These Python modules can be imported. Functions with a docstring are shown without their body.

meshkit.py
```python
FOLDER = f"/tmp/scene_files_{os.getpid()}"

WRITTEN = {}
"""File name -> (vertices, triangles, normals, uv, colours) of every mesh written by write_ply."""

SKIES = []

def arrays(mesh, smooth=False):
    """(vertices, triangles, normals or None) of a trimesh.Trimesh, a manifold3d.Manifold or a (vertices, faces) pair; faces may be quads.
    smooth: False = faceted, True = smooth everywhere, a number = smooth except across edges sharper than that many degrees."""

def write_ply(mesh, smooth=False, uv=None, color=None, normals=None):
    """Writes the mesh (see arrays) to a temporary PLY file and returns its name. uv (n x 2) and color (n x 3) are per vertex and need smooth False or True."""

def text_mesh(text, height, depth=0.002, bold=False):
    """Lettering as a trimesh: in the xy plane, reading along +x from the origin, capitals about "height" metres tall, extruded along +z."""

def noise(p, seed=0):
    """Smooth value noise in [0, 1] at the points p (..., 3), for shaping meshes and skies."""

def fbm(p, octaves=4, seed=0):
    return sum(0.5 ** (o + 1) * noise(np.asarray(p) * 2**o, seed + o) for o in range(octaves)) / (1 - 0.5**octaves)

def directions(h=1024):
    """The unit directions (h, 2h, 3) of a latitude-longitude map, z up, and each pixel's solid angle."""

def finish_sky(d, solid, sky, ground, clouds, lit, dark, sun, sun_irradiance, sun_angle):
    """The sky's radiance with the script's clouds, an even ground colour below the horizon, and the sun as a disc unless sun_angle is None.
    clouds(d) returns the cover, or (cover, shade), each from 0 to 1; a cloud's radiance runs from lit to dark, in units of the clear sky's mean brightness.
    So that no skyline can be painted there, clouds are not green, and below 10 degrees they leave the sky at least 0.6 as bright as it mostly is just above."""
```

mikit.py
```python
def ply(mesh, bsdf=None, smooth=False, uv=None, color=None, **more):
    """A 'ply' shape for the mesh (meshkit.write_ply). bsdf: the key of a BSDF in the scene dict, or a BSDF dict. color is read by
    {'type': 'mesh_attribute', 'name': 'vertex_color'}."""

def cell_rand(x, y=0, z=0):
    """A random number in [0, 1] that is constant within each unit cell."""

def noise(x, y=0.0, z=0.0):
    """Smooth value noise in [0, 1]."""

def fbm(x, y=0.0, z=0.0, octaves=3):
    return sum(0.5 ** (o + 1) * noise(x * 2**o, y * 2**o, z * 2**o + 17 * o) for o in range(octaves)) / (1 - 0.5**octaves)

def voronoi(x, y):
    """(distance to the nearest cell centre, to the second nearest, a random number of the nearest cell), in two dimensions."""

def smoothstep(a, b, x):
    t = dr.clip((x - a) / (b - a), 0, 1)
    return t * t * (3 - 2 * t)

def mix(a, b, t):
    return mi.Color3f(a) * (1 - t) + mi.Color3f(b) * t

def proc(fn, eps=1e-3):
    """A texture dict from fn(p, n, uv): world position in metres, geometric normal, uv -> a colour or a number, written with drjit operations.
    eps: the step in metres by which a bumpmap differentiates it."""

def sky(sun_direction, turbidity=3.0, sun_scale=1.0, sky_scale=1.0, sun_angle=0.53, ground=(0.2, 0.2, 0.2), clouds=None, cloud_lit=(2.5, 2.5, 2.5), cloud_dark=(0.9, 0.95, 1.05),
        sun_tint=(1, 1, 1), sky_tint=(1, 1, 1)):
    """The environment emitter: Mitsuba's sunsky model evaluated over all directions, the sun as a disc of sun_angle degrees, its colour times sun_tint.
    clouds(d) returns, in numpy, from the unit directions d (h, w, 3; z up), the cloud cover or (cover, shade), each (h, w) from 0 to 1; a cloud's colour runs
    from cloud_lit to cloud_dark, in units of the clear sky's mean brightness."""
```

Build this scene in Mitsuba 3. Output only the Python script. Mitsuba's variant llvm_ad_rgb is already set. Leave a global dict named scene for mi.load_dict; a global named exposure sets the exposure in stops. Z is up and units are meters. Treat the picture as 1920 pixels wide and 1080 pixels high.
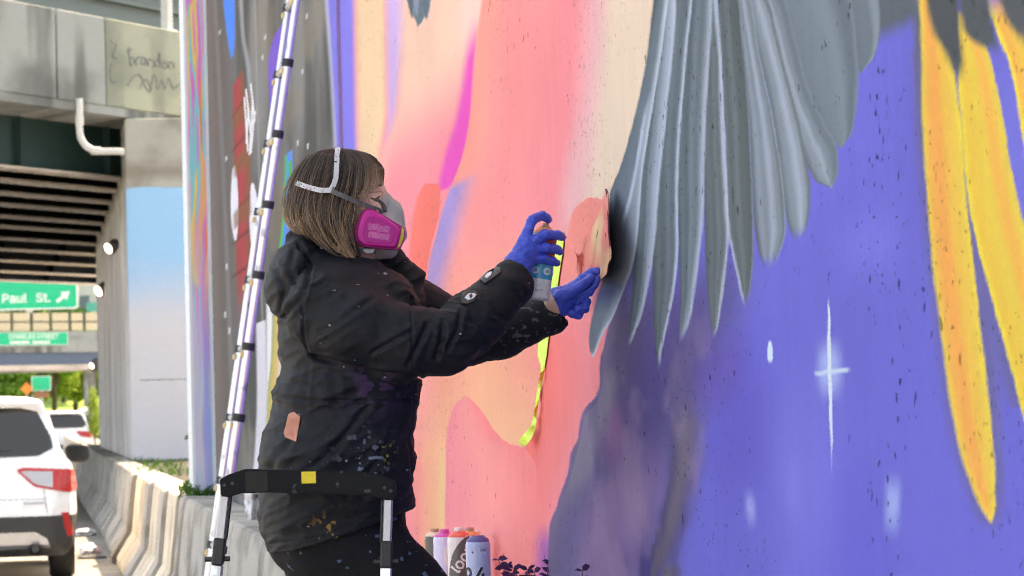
import math, random
import numpy as np, trimesh, manifold3d as m3, shapely
from shapely.geometry import Polygon, LineString
import drjit as dr, mitsuba as mi
import mikit, meshkit
from mikit import proc, noise, fbm, voronoi, cell_rand, smoothstep, mix
from scipy.interpolate import PchipInterpolator, CubicSpline

T = mi.ScalarTransform4f
scene, labels = {}, {}
rng = np.random.default_rng(7)

# ------------------------------------------------------------------ camera
FPX, PITCH, ROLL, CAMZ = 5444.0, math.radians(2.32), math.radians(1.5), 1.47
CAM = np.array([0.0, 0.0, CAMZ])
_f = np.array([0, math.cos(PITCH), math.sin(PITCH)])
_r0, _u0 = np.array([1.0, 0, 0]), np.array([0, -math.sin(PITCH), math.cos(PITCH)])
UP = math.cos(ROLL) * _u0 + math.sin(ROLL) * _r0
RIGHT = math.cos(ROLL) * _r0 - math.sin(ROLL) * _u0
scene['camera'] = {'type': 'thinlens', 'fov': 2 * math.degrees(math.atan(960 / FPX)), 'fov_axis': 'x',
                   'to_world': T().look_at(origin=CAM.tolist(), target=(CAM + _f).tolist(), up=UP.tolist()),
                   'near_clip': 0.1, 'far_clip': 2000.0, 'aperture_radius': 0.0038, 'focus_distance': 6.5}
# ------------------------------------------------------------------ daylight
SUN = (0.36, 0.80, 1.0)


def _clouds(d):
    q = d / np.maximum(d[..., 2:], 0.08)
    n = meshkit.noise(q * 1.3, 3) * 0.55 + meshkit.noise(q * 2.9, 4) * 0.3 + meshkit.noise(q * 6.1, 5) * 0.15
    near_sun = np.clip((d @ (np.array(SUN) / np.linalg.norm(SUN)) - 0.94) / 0.04, 0, 1)
    return np.clip((n - 0.40) / 0.22, 0, 1) * (1 - near_sun), np.clip((n - 0.5) / 0.3, 0, 1)


scene['sky'] = mikit.sky(SUN, turbidity=3.2, sun_scale=1.0, sun_tint=(1.06, 0.98, 0.84), sky_tint=(1.22, 1.0, 0.79), ground=(0.25, 0.25, 0.24),
                         clouds=_clouds, cloud_lit=(2.0, 2.0, 2.0), cloud_dark=(1.1, 1.12, 1.16))
exposure = 3.42
WALLK = np.array([1.0, 1.0, 1.0])      # how a photograph value of the paint relates to its reflectance


def ray(px, py):
    d = _f + (px - 960) / FPX * RIGHT - (py - 540) / FPX * UP
    return d


def at(px, py, Y):
    """The point at depth Y seen at a pixel of the photograph."""
    d = ray(px, py)
    return CAM + d * (Y / d[1])


def lin(c):
    c = np.asarray(c, float) / 255
    return np.where(c <= 0.04045, c / 12.92, ((c + 0.055) / 1.055) ** 2.4)


# ------------------------------------------------------------------ naming helpers
def numbered(key):
    if key not in scene and key not in labels and not any(k.startswith(key + '__') for k in scene):
        return key
    i = 1
    while True:
        k = f'{key}_{i:03d}'
        if k not in scene and k not in labels and not any(q.startswith(k + '__') for q in scene):
            return k
        i += 1


def put(name, mesh, bsdf, parent=None, smooth=30, label=None, **more):
    """One mesh as one entry; a part when parent is given."""
    key = numbered(f'{parent}__{name}' if parent else name)
    if isinstance(mesh, dict):
        scene[key] = mesh
    else:
        scene[key] = mikit.ply(mesh, bsdf, smooth=smooth, **more)
    if label:
        labels[key] = {'label': label}
    return key


def thing(name, label, cat, group=None):
    key = numbered(name)
    labels[key] = {'label': label, 'category': cat}
    if group:
        labels[key]['group'] = group
    return key


def struct(name, mesh, bsdf, smooth=30, kind='structure', label=None, **more):
    key = put(name, mesh, bsdf, smooth=smooth, **more)
    labels[key] = {'kind': kind}
    if label:
        labels[key]['label'] = label
    return key


# ------------------------------------------------------------------ mesh helpers
cat = trimesh.util.concatenate


def tm(man):
    m = man.to_mesh()
    return trimesh.Trimesh(m.vert_properties[:, :3], m.tri_verts, process=False)


def box(x0, x1, y0, y1, z0, z1, bev=0.0):
    b = m3.Manifold.cube([x1 - x0, y1 - y0, z1 - z0]).translate([x0, y0, z0])
    if bev > 0:
        pts = []
        for x, sx in ((x0, 1), (x1, -1)):
            for y, sy in ((y0, 1), (y1, -1)):
                for z, sz in ((z0, 1), (z1, -1)):
                    pts += [[x + sx * bev, y + sy * bev, z], [x + sx * bev, y, z + sz * bev], [x, y + sy * bev, z + sz * bev]]
        b = m3.Manifold.hull_points(np.array(pts))
    return tm(b)


def frame(o, ex, ey, ez=(0, 0, 1)):
    m = np.eye(4)
    m[:3, 0], m[:3, 1], m[:3, 2], m[:3, 3] = ex, ey, ez, o
    return m


def xf(mesh, m):
    c = mesh.copy()
    c.apply_transform(m)
    return c


def tube(pts, r, n=12, cap=True):
    p = np.asarray(pts, float)
    r = np.broadcast_to(r, (len(p),))
    t = np.gradient(p, axis=0)
    t /= np.linalg.norm(t, axis=1, keepdims=True) + 1e-12
    a = np.cross(t, [0.123, 0.37, 0.92] if abs(t[0] @ np.array([0.123, 0.37, 0.92])) < 0.9 else [1.0, 0.1, 0])
    a /= np.linalg.norm(a, axis=1, keepdims=True)
    b = np.cross(t, a)
    ang = np.arange(n) * 2 * np.pi / n
    v = (p[:, None] + r[:, None, None] * (np.cos(ang)[None, :, None] * a[:, None] + np.sin(ang)[None, :, None] * b[:, None])).reshape(-1, 3)
    i, j = np.meshgrid(np.arange(len(p) - 1), np.arange(n), indexing='ij')
    q = np.stack([i * n + j, i * n + (j + 1) % n, (i + 1) * n + (j + 1) % n, (i + 1) * n + j], -1).reshape(-1, 4)
    f = [q[:, [0, 1, 2]], q[:, [0, 2, 3]]]
    if cap:
        v = np.vstack([v, p[:1], p[-1:]])
        k = np.arange(n)
        f += [np.stack([k * 0 + len(v) - 2, (k + 1) % n, k], 1), np.stack([k * 0 + len(v) - 1, k + (len(p) - 1) * n, (k + 1) % n + (len(p) - 1) * n], 1)]
    return trimesh.Trimesh(v, np.vstack(f), process=False)


def smooth_path(pts, n):
    p = np.asarray(pts, float)
    u = np.r_[0, np.cumsum(np.linalg.norm(np.diff(p, axis=0), axis=1))]
    return CubicSpline(u, p)(np.linspace(0, u[-1], n))


def lathe(profile, n=32):
    """Profile of (radius, height) turned about z, from bottom to top."""
    pr = np.asarray(profile, float)
    ang = np.arange(n) * 2 * np.pi / n
    v = np.stack([pr[:, None, 0] * np.cos(ang), pr[:, None, 0] * np.sin(ang), np.broadcast_to(pr[:, None, 1], (len(pr), n))], -1).reshape(-1, 3)
    i, j = np.meshgrid(np.arange(len(pr) - 1), np.arange(n), indexing='ij')
    q = np.stack([i * n + j, i * n + (j + 1) % n, (i + 1) * n + (j + 1) % n, (i + 1) * n + j], -1).reshape(-1, 4)
    return trimesh.Trimesh(v, np.vstack([q[:, [0, 1, 2]], q[:, [0, 2, 3]]]), process=False)


def prism(poly, depth):
    """Polygon (list of 2-D points or shapely) extruded along +z."""
    if not hasattr(poly, 'exterior'):
        poly = Polygon(poly)
    return trimesh.creation.extrude_polygon(poly.buffer(0), depth, engine='earcut')


# ------------------------------------------------------------------ implicit surfaces (surface nets)
def surface_net(fn, lo, hi, h):
    lo, hi = np.asarray(lo, float), np.asarray(hi, float)
    n = np.ceil((hi - lo) / h).astype(int) + 1
    ax = [lo[k] + h * np.arange(n[k]) for k in range(3)]
    # coarse blocks first; only those near the surface are sampled finely
    B = 8
    nb = -(-n // B)
    F = np.empty(nb * B, np.float32)
    cc = [lo[k] + h * (np.arange(nb[k]) * B + (B - 1) / 2) for k in range(3)]
    C = np.stack(np.meshgrid(*cc, indexing='ij'), -1)
    D = fn(C)
    F.reshape(nb[0], B, nb[1], B, nb[2], B)[:] = np.where(D < 0, -1.0, 1.0)[:, None, :, None, :, None]
    act = np.argwhere(np.abs(D) < h * B * 1.5)
    loc = np.stack(np.meshgrid(*[np.arange(B)] * 3, indexing='ij'), -1).reshape(-1, 3)
    for i in range(0, len(act), 600):
        I = (act[i:i + 600, None] * B + loc[None]).reshape(-1, 3)
        F[tuple(I.T)] = fn(lo + h * I)
    F = F[:n[0], :n[1], :n[2]]
    ins = F < 0
    c = [ins[a:n[0] - 1 + a, b:n[1] - 1 + b, d:n[2] - 1 + d] for a in (0, 1) for b in (0, 1) for d in (0, 1)]
    s = sum(x.astype(np.int8) for x in c)
    cell = np.argwhere((s > 0) & (s < 8))
    idx = -np.ones(n - 1, np.int64)
    idx[tuple(cell.T)] = np.arange(len(cell))
    acc, cnt = np.zeros((len(cell), 3)), np.zeros(len(cell))
    corners = np.array([[a, b, d] for a in (0, 1) for b in (0, 1) for d in (0, 1)])
    for i in range(8):
        for j in range(i + 1, 8):
            if np.abs(corners[i] - corners[j]).sum() != 1:
                continue
            A, B = cell + corners[i], cell + corners[j]
            fa, fb = F[tuple(A.T)], F[tuple(B.T)]
            m = (fa < 0) != (fb < 0)
            t = np.where(m, fa / np.where(m, fa - fb, 1), 0)
            acc += np.where(m[:, None], A + t[:, None] * (B - A), 0)
            cnt += m
    V = lo + h * acc / cnt[:, None]
    faces = []
    for d in range(3):
        e, g = (d + 1) % 3, (d + 2) % 3
        lowslice = [slice(None)] * 3
        hislice = [slice(None)] * 3
        lowslice[d], hislice[d] = slice(0, -1), slice(1, None)
        a, b = ins[tuple(lowslice)], ins[tuple(hislice)]
        q = np.argwhere(a != b)
        q = q[(q[:, e] > 0) & (q[:, g] > 0) & (q[:, e] < n[e] - 1) & (q[:, g] < n[g] - 1)]
        de, dg = np.eye(3, dtype=int)[e], np.eye(3, dtype=int)[g]
        quad = np.stack([idx[tuple((q - x).T)] for x in (de + dg, dg, 0 * de, de)], 1)
        flip = ~a[tuple(q.T)]
        quad[flip] = quad[flip][:, ::-1]
        faces.append(quad)
    Q = np.vstack(faces)
    Q = Q[(Q >= 0).all(1)]
    return trimesh.Trimesh(V, np.vstack([Q[:, [0, 1, 2]], Q[:, [0, 2, 3]]]), process=False)


def s_cap(P, a, b, ra, rb):
    """Distance to a round cone (approximately)."""
    a, b = np.asarray(a, float), np.asarray(b, float)
    ab = b - a
    t = np.clip(((P - a) @ ab) / max(ab @ ab, 1e-12), 0, 1)
    return np.linalg.norm(P - a - t[..., None] * ab, axis=-1) - (ra + (rb - ra) * t)


def s_ell(P, c, r, R=None):
    q = P - np.asarray(c, float)
    if R is not None:
        q = q @ R
    r = np.asarray(r, float)
    k0 = np.linalg.norm(q / r, axis=-1)
    k1 = np.linalg.norm(q / r ** 2, axis=-1)
    return k0 * (k0 - 1) / np.maximum(k1, 1e-9)


def smin(a, b, k):
    h = np.clip(0.5 + 0.5 * (b - a) / k, 0, 1)
    return b * (1 - h) + a * h - k * h * (1 - h)


def chain(P, pts, rad, k=0.01):
    d = None
    for i in range(len(pts) - 1):
        e = s_cap(P, pts[i], pts[i + 1], rad[i], rad[i + 1])
        d = e if d is None else smin(d, e, k)
    return d


# ------------------------------------------------------------------ wall frame
P0 = at(1110, 520, 6.9)
P0[2] = 0
WD = np.array([-(960 - 50) / FPX, 1.0, 0])
WD /= np.linalg.norm(WD)               # along the wall, away from the camera
ES = -WD                                # s grows towards the camera
WN = np.array([-WD[1], WD[0], 0])       # out of the wall, towards the road


def wall(px, py, off=0.0):
    """(s, z) where the pixel meets the wall plane (moved out by off)."""
    d = ray(px, py)
    o = P0 + WN * off
    t = ((o - CAM) @ WN) / (d @ WN)
    p = CAM + d * t
    return np.array([(p - P0) @ ES, p[2]])


def wpt(s, z, off=0.0):
    return P0 + ES * s + WN * off + np.array([0, 0, z])
# ------------------------------------------------------------------ the mural's paint, in wall coordinates (s along the wall, z up)
TAB = []          # all curve tables, end to end
NT = 48


class Curve:
    def __init__(self, pts):
        q = np.array([wall(*p) for p in pts])
        o = np.argsort(q[:, 1])
        q = q[o]
        z = q[:, 1] + np.arange(len(q)) * 1e-6
        self.lo, self.hi = float(z[0]), float(z[-1])
        zz = np.linspace(self.lo, self.hi, NT)
        self.at = len(TAB) * NT
        TAB.append(PchipInterpolator(z, q[:, 0])(zz) if len(q) > 2 else np.interp(zz, z, q[:, 0]))
        self.ytop, self.ybot = min(p[1] for p in pts), max(p[1] for p in pts)
        m = pts[len(pts) // 2]
        self.px = float(wall(m[0] + 1, m[1])[0] - wall(m[0], m[1])[0])      # metres of wall per pixel here

    def __call__(self, z):
        u = dr.clip((z - self.lo) / (self.hi - self.lo), 0, 1) * (NT - 1.001)
        i = mi.UInt32(u)
        t = u - mi.Float(i)
        a = dr.gather(mi.Float, TABLE, i + self.at)
        b = dr.gather(mi.Float, TABLE, i + (self.at + 1))
        return a + (b - a) * t


def paint(c):
    return mi.Color3f(*[float(x) for x in np.clip(lin(c) / WALLK, 0.012, 0.88)])


LAYERS = []


def band(L, R, c, wl=3, wr=3, top=None, bot=None, grad=None, hl=None, hr=None, op=1.0, gl=None):
    """Paint between two curves. c: colour (at the left); grad: list of (share, colour) from left to right; hl / hr: (width px, colour, strength)
    of a light line along the edge; top / bot: (y, softness px) limits; gl: opacity falling from 1 at the left."""
    L, R = (Curve(L) if L else None), (Curve(R) if R else None)
    x0 = 1100
    e = dict(L=L, R=R, c=c, grad=grad, hl=hl, hr=hr, op=op, wl=wl * (L.px if L else 0), wr=wr * (R.px if R else 0))
    for nm, v in (('top', top), ('bot', bot)):
        if v:
            x, y, w = v
            za, zb = wall(x, y - w)[1], wall(x, y + w)[1]
            e[nm] = (float(zb), float(za))
    cs = [q for q in (L, R) if q]
    if cs and not top:
        hi = min(q.hi for q in cs)
        e['top'] = None if min(q.ytop for q in cs) <= 5 else (hi, hi + 0.004)
    if cs and not bot:
        lo = max(q.lo for q in cs)
        e['bot'] = None if max(q.ybot for q in cs) >= 1075 else (lo - 0.004, lo)
    LAYERS.append(e)


def col(pts):
    return pts


# --- soft background fields, from the joint (640) to the grey wing (1235)
BASE = (243, 150, 155)
band([(560, -40), (560, 1100)], [(664, 0), (668, 240), (690, 500)], (140, 134, 236), 1, 9)                          # lavender beside the joint
band([(612, -40), (626, 170), (632, 300), (640, 420)], [(621, -40), (633, 170), (638, 300), (645, 420)], (214, 214, 246), 3, 5, op=0.8)
band([(666, -40), (671, 240), (672, 500)], [(722, 0), (724, 200), (706, 330), (700, 500)], (233, 205, 172), 9, 10)    # beige
band([(724, 0), (728, 200), (712, 320)], [(765, 0), (752, 120), (745, 200), (735, 320)], (205, 180, 232), 9, 12, bot=(735, 270, 60))
band([(752, 0), (745, 200), (715, 300), (705, 420)], [(905, 0), (893, 60), (885, 330), (875, 420)], (240, 202, 184), 12, 14)
band([(735, 130), (720, 260), (705, 420), (700, 560)], [(900, 130), (880, 330), (860, 470), (850, 560)], (244, 150, 164), 26, 10, top=(800, 215, 95))
band([(862, -20), (858, 60)], [(905, -20), (898, 60)], (243, 206, 196), 10, 10, bot=(880, 70, 40))
band([(878, 30), (868, 150), (853, 230), (832, 300), (822, 352)], [(893, 30), (889, 150), (880, 230), (862, 310), (846, 348)], (228, 96, 192), 11, 2, top=(880, 75, 50), bot=(840, 352, 6))
band([(905, 0), (889, 110), (880, 230), (862, 310), (846, 348), (822, 425), (800, 520), (790, 600), (783, 700), (780, 1090)],
     [(1128, 0), (1120, 120), (1100, 240), (1082, 330), (1078, 400), (1082, 560), (1090, 700), (1090, 1090)], (246, 150, 158), 4, 26,
     grad=[(0, (246, 160, 150)), (0.45, (245, 150, 155)), (1, (250, 148, 160))])                                                                              # the big pink field
band([(1098, -30), (1085, 200), (1062, 330), (1045, 480)], [(1190, -30), (1160, 200), (1130, 330), (1110, 480)], (232, 194, 200), 28, 26, bot=(1080, 440, 70), op=0.8)
band([(1140, -30), (1122, 190), (1106, 330), (1085, 470)], [(1300, -30), (1300, 480)], (233, 214, 196), 22, 3, bot=(1110, 420, 70))
# salmon and peach below
band([(846, 348), (822, 425), (800, 520), (790, 600), (783, 700), (778, 1090)], [(1040, 340), (1040, 560), (1022, 660), (1010, 760), (985, 838), (900, 845), (840, 1090)],
     (246, 162, 148), 2, 34, top=(900, 520, 120), grad=[(0, (243, 160, 160)), (0.25, (247, 165, 148)), (0.6, (250, 178, 148)), (1, (246, 158, 148))])
band([(780, 700), (778, 1090)], [(1018, 640), (1012, 730), (985, 836), (836, 850), (832, 1090)], (246, 182, 150), 12, 3, top=(900, 745, 90),
     grad=[(0, (246, 165, 155)), (0.35, (247, 182, 150)), (0.8, (246, 186, 152))])
band([(1012, 570), (1020, 700), (1004, 800), (985, 840), (960, 1090)], [(1090, 570), (1105, 700), (1075, 850), (1040, 970), (1010, 1090)], (249, 132, 132), 2, 26, top=(1050, 610, 50),
     grad=[(0, (250, 128, 126)), (0.6, (246, 140, 142)), (1, (242, 150, 160))])
band([(836, 1100), (834, 900), (836, 830), (845, 775), (862, 749), (869, 744)], [(1030, 1100), (1010, 900), (985, 842), (965, 836), (940, 822), (912, 785), (893, 757), (873, 743)],
     (243, 152, 158), 2, 2, grad=[(0, (240, 148, 160)), (0.5, (244, 156, 156)), (1, (247, 142, 145))])                 # arch
band([(778, 840), (776, 1090)], [(836, 840), (832, 1090)], (243, 176, 148), 6, 2, top=(800, 850, 40), grad=[(0, (244, 150, 150)), (0.5, (243, 176, 148)), (1, (240, 198, 152))])
# lavender seam beside the coral tongue, then the tongue
band([(846, 346), (822, 425), (803, 510), (797, 600)], [(880, 346), (858, 425), (835, 510), (815, 600)], (176, 152, 205), 1, 24, top=(846, 350, 8), bot=(800, 585, 30))
band([(796, 344), (783, 370), (772, 420), (766, 500), (762, 700)], [(800, 344), (826, 352), (823, 400), (806, 470), (797, 540), (790, 700)], (250, 130, 122), 5, 1.5, bot=(790, 590, 60))
band([(1098, 372), (1075, 395), (1063, 440), (1056, 500), (1050, 560)], [(1112, 370), (1140, 380), (1140, 470), (1120, 520), (1100, 565)], (245, 152, 146), 2, 4, bot=(1090, 530, 26))   # disc behind the paper
band([(1088, 505), (1068, 560), (1070, 586)], [(1118, 505), (1110, 560), (1085, 586)], (190, 180, 180), 8, 6, bot=(1085, 578, 8), op=0.7)
# small grey wing tip at the top
band([(752, -30), (763, 0), (770, 20), (780, 40), (783, 52)], [(815, -30), (806, 4), (800, 26), (790, 42), (784, 52)], (112, 126, 132), 2, 2, hr=(5, (150, 168, 178), 0.7))
band([(770, -30), (774, 0), (778, 18), (781, 30)], [(786, -30), (786, 0), (784, 18), (782, 30)], (140, 154, 162), 2, 2)
band([(765, 0), (768, 20), (772, 34)], [(778, 0), (777, 20), (774, 34)], (98, 112, 118), 2, 2, hr=(3, (150, 168, 178), 0.7))
band([(792, 0), (795, 20), (799, 36)], [(808, 0), (805, 20), (801, 36)], (104, 118, 124), 2, 2, hr=(3, (150, 168, 178), 0.7))
# --- dark smoke and violet ground on the right
PUR = (114, 112, 210)
band([(1265, -40), (1236, 130), (1205, 260), (1178, 350), (1165, 400), (1150, 560), (1135, 640), (1118, 680), (1113, 754), (1099, 763), (1089, 800), (1086, 824), (1073, 843), (1066, 887), (1054, 917), (1043, 954), (1031, 985), (1027, 1090)], None,
     PUR, 2, 0)
band([(1020, 960), (1008, 1020), (1006, 1090)], [(1070, 960), (1070, 1090)], (150, 105, 190), 14, 10, top=(1020, 1000, 30), op=0.75)
band([(1160, 400), (1150, 560), (1135, 640), (1118, 680), (1113, 754), (1099, 763), (1089, 800), (1086, 824), (1073, 843), (1066, 887), (1054, 917), (1043, 954), (1031, 985), (1028, 1090)],
     [(1425, 420), (1410, 520), (1392, 600), (1350, 680), (1320, 760), (1318, 860), (1290, 960), (1255, 1090)], (104, 96, 152), 3.0, 34, top=(1250, 505, 90),
     grad=[(0, (122, 112, 142)), (0.12, (112, 104, 142)), (0.5, (98, 88, 148)), (0.8, (98, 92, 148)), (1, (104, 102, 172))])
band([(1330, 600), (1310, 700), (1290, 800)], [(1400, 600), (1390, 700), (1360, 800)], (108, 90, 160), 30, 30, top=(1350, 640, 40), bot=(1330, 770, 40), op=0.7)
band([(1136, 760), (1130, 850), (1090, 930), (1062, 1000), (1058, 1090)], [(1250, 760), (1247, 902), (1232, 980), (1215, 1090)], (140, 124, 172), 26, 8, top=(1190, 850, 80),
     grad=[(0, (112, 104, 150)), (0.45, (150, 128, 172)), (0.8, (142, 122, 178)), (1, (132, 118, 178))], op=0.9)
band([(1135, 730), (1130, 900)], [(1168, 730), (1172, 900)], (146, 112, 158), 14, 14, top=(1150, 760, 30), bot=(1150, 860, 50), op=0.75)
band([(1180, 880), (1175, 1000)], [(1212, 880), (1205, 1000)], (172, 148, 190), 14, 14, top=(1190, 910, 40), bot=(1190, 1000, 50), op=0.7)
band([(1262, 700), (1256, 773), (1250, 900), (1236, 976), (1224, 1030), (1216, 1090)], [(1330, 700), (1318, 791), (1306, 890), (1285, 970), (1258, 1040), (1245, 1090)], (116, 108, 132), 2, 22, top=(1290, 760, 60),
     grad=[(0, (100, 94, 132)), (0.4, (118, 110, 132)), (1, (104, 96, 146))])
band([(1205, 1040), (1202, 1090)], [(1224, 1020), (1222, 1090)], (92, 86, 152), 4, 2, top=(1214, 1045, 12))
band([(1245, 1060), (1243, 1090)], [(1275, 1050), (1265, 1090)], (118, 112, 128), 1, 14, top=(1255, 1060, 14))
band([(1120, 690), (1117, 754), (1104, 770), (1094, 806), (1088, 830), (1074, 880), (1055, 950)], [(1152, 690), (1148, 754), (1136, 800), (1118, 860), (1090, 930)], (138, 134, 156), 1, 18, top=(1130, 700, 30), bot=(1080, 920, 50), op=0.75)
band([(1320, 520), (1330, 700), (1330, 1000)], [(1420, 520), (1450, 700), (1400, 1000)], (98, 92, 190), 40, 50, top=(1370, 640, 120), bot=(1370, 940, 120), op=0.6)
band([(1560, 820), (1560, 1090)], [(1660, 820), (1660, 1090)], (102, 98, 202), 40, 40, top=(1600, 900, 80), op=0.5)
band([(1560, 380), (1570, 560)], [(1690, 380), (1690, 560)], (128, 126, 226), 40, 40, top=(1600, 420, 50), bot=(1600, 520, 50), op=0.5)
# --- stars and mist on the violet
band([(1442, 640), (1439, 660), (1441, 682)], [(1446, 640), (1449, 660), (1447, 682)], (205, 222, 255), 1.5, 1.5, top=(1444, 642, 4), bot=(1444, 680, 6))
band([(1538, 600), (1535, 700), (1540, 770)], [(1572, 600), (1576, 690), (1572, 770)], (172, 186, 246), 14, 14, top=(1555, 650, 30), bot=(1555, 735, 32), op=0.85)
band([(1553, 556), (1551.5, 690), (1557, 874)], [(1555, 556), (1558.5, 690), (1559, 874)], (214, 228, 255), 1, 1, top=(1555, 566, 14), bot=(1555, 850, 60))
band([(1529, 688), (1529, 706)], [(1592, 688), (1592, 706)], (206, 222, 255), 5, 6, top=(1556, 693, 3), bot=(1556, 701, 4), op=0.9)
band([(1398, 910), (1402, 1000)], [(1415, 910), (1418, 1000)], (170, 176, 240), 7, 6, top=(1405, 930, 22), bot=(1405, 975, 26), op=0.7)
band([(1664, 880), (1660, 1010)], [(1690, 880), (1684, 1010)], (168, 184, 244), 9, 9, top=(1675, 905, 32), bot=(1675, 985, 36), op=0.75)
band([(1480, 840), (1480, 1000)], [(1500, 840), (1500, 1000)], (130, 130, 226), 14, 14, top=(1490, 870, 40), bot=(1490, 970, 40), op=0.6)
# --- the big grey wing: feathers from the right to the left, each over its neighbour
G0, G1, HL = (104, 116, 126), (136, 146, 160), (190, 204, 226)
band([(1590, -40), (1600, 30), (1610, 60)], [(1760, -40), (1745, 20), (1728, 60)], (98, 106, 116), 6, 20, bot=(1690, 50, 24))
band([(1712, -20), (1716, 100), (1724, 220), (1732, 330)], [(1745, -20), (1738, 100), (1738, 220), (1739, 330)], (104, 108, 124), 9, 3, bot=(1730, 290, 50))
band([(1400, -40), (1560, 60), (1590, 110), (1612, 135)], [(1646, -40), (1649, 40), (1647, 74), (1638, 104), (1616, 134)], G0, 2, 2.5, grad=[(0, (104, 114, 126)), (0.75, (112, 122, 134)), (0.9, (134, 146, 160)), (1, (122, 132, 146))])
R10 = [(1585, -40), (1602, 60), (1608, 130), (1607, 170), (1604, 205), (1597, 250), (1580, 274)]
band([(1350, -40), (1480, 90), (1530, 200), (1556, 255), (1578, 274)], R10, G0, 2, 4, grad=[(0, (114, 126, 138)), (0.45, (120, 132, 145)), (0.65, (126, 138, 152)), (0.9, (106, 116, 128)), (1, (110, 122, 134))], hr=(3.5, (140, 154, 170), 0.4))
R9 = [(1455, -40), (1475, 10), (1492, 80), (1522, 180), (1552, 240), (1573, 285), (1574, 318), (1562, 350)]
band([(1400, -40), (1440, 90), (1470, 200), (1512, 305), (1530, 338), (1558, 352)], R9, G0, 2, 2.5, grad=[(0, (104, 114, 126)), (0.3, (134, 145, 160)), (0.5, (150, 162, 178)), (0.62, (128, 139, 153)), (0.85, (112, 122, 134)), (1, (106, 116, 128))], hr=(4, (150, 164, 180), 0.35))
R8 = [(1422, -40), (1440, 0), (1462, 90), (1490, 200), (1512, 290), (1521, 358), (1516, 418), (1507, 443), (1497, 456)]
band([(1380, -40), (1420, 90), (1450, 240), (1468, 380), (1474, 410), (1484, 440), (1495, 456)], R8, G0, 3.2, 3.6, bot=(1497, 438, 18), grad=[(0, (104, 114, 124)), (0.35, (132, 144, 158)), (0.62, (160, 172, 190)), (0.8, (142, 152, 166)), (1, (100, 108, 114))],
     hr=(3, (120, 130, 138), 0.4))
R7 = [(1392, -40), (1408, 0), (1425, 100), (1450, 230), (1468, 350), (1473, 421), (1465, 467), (1453, 494), (1442, 506)]
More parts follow.
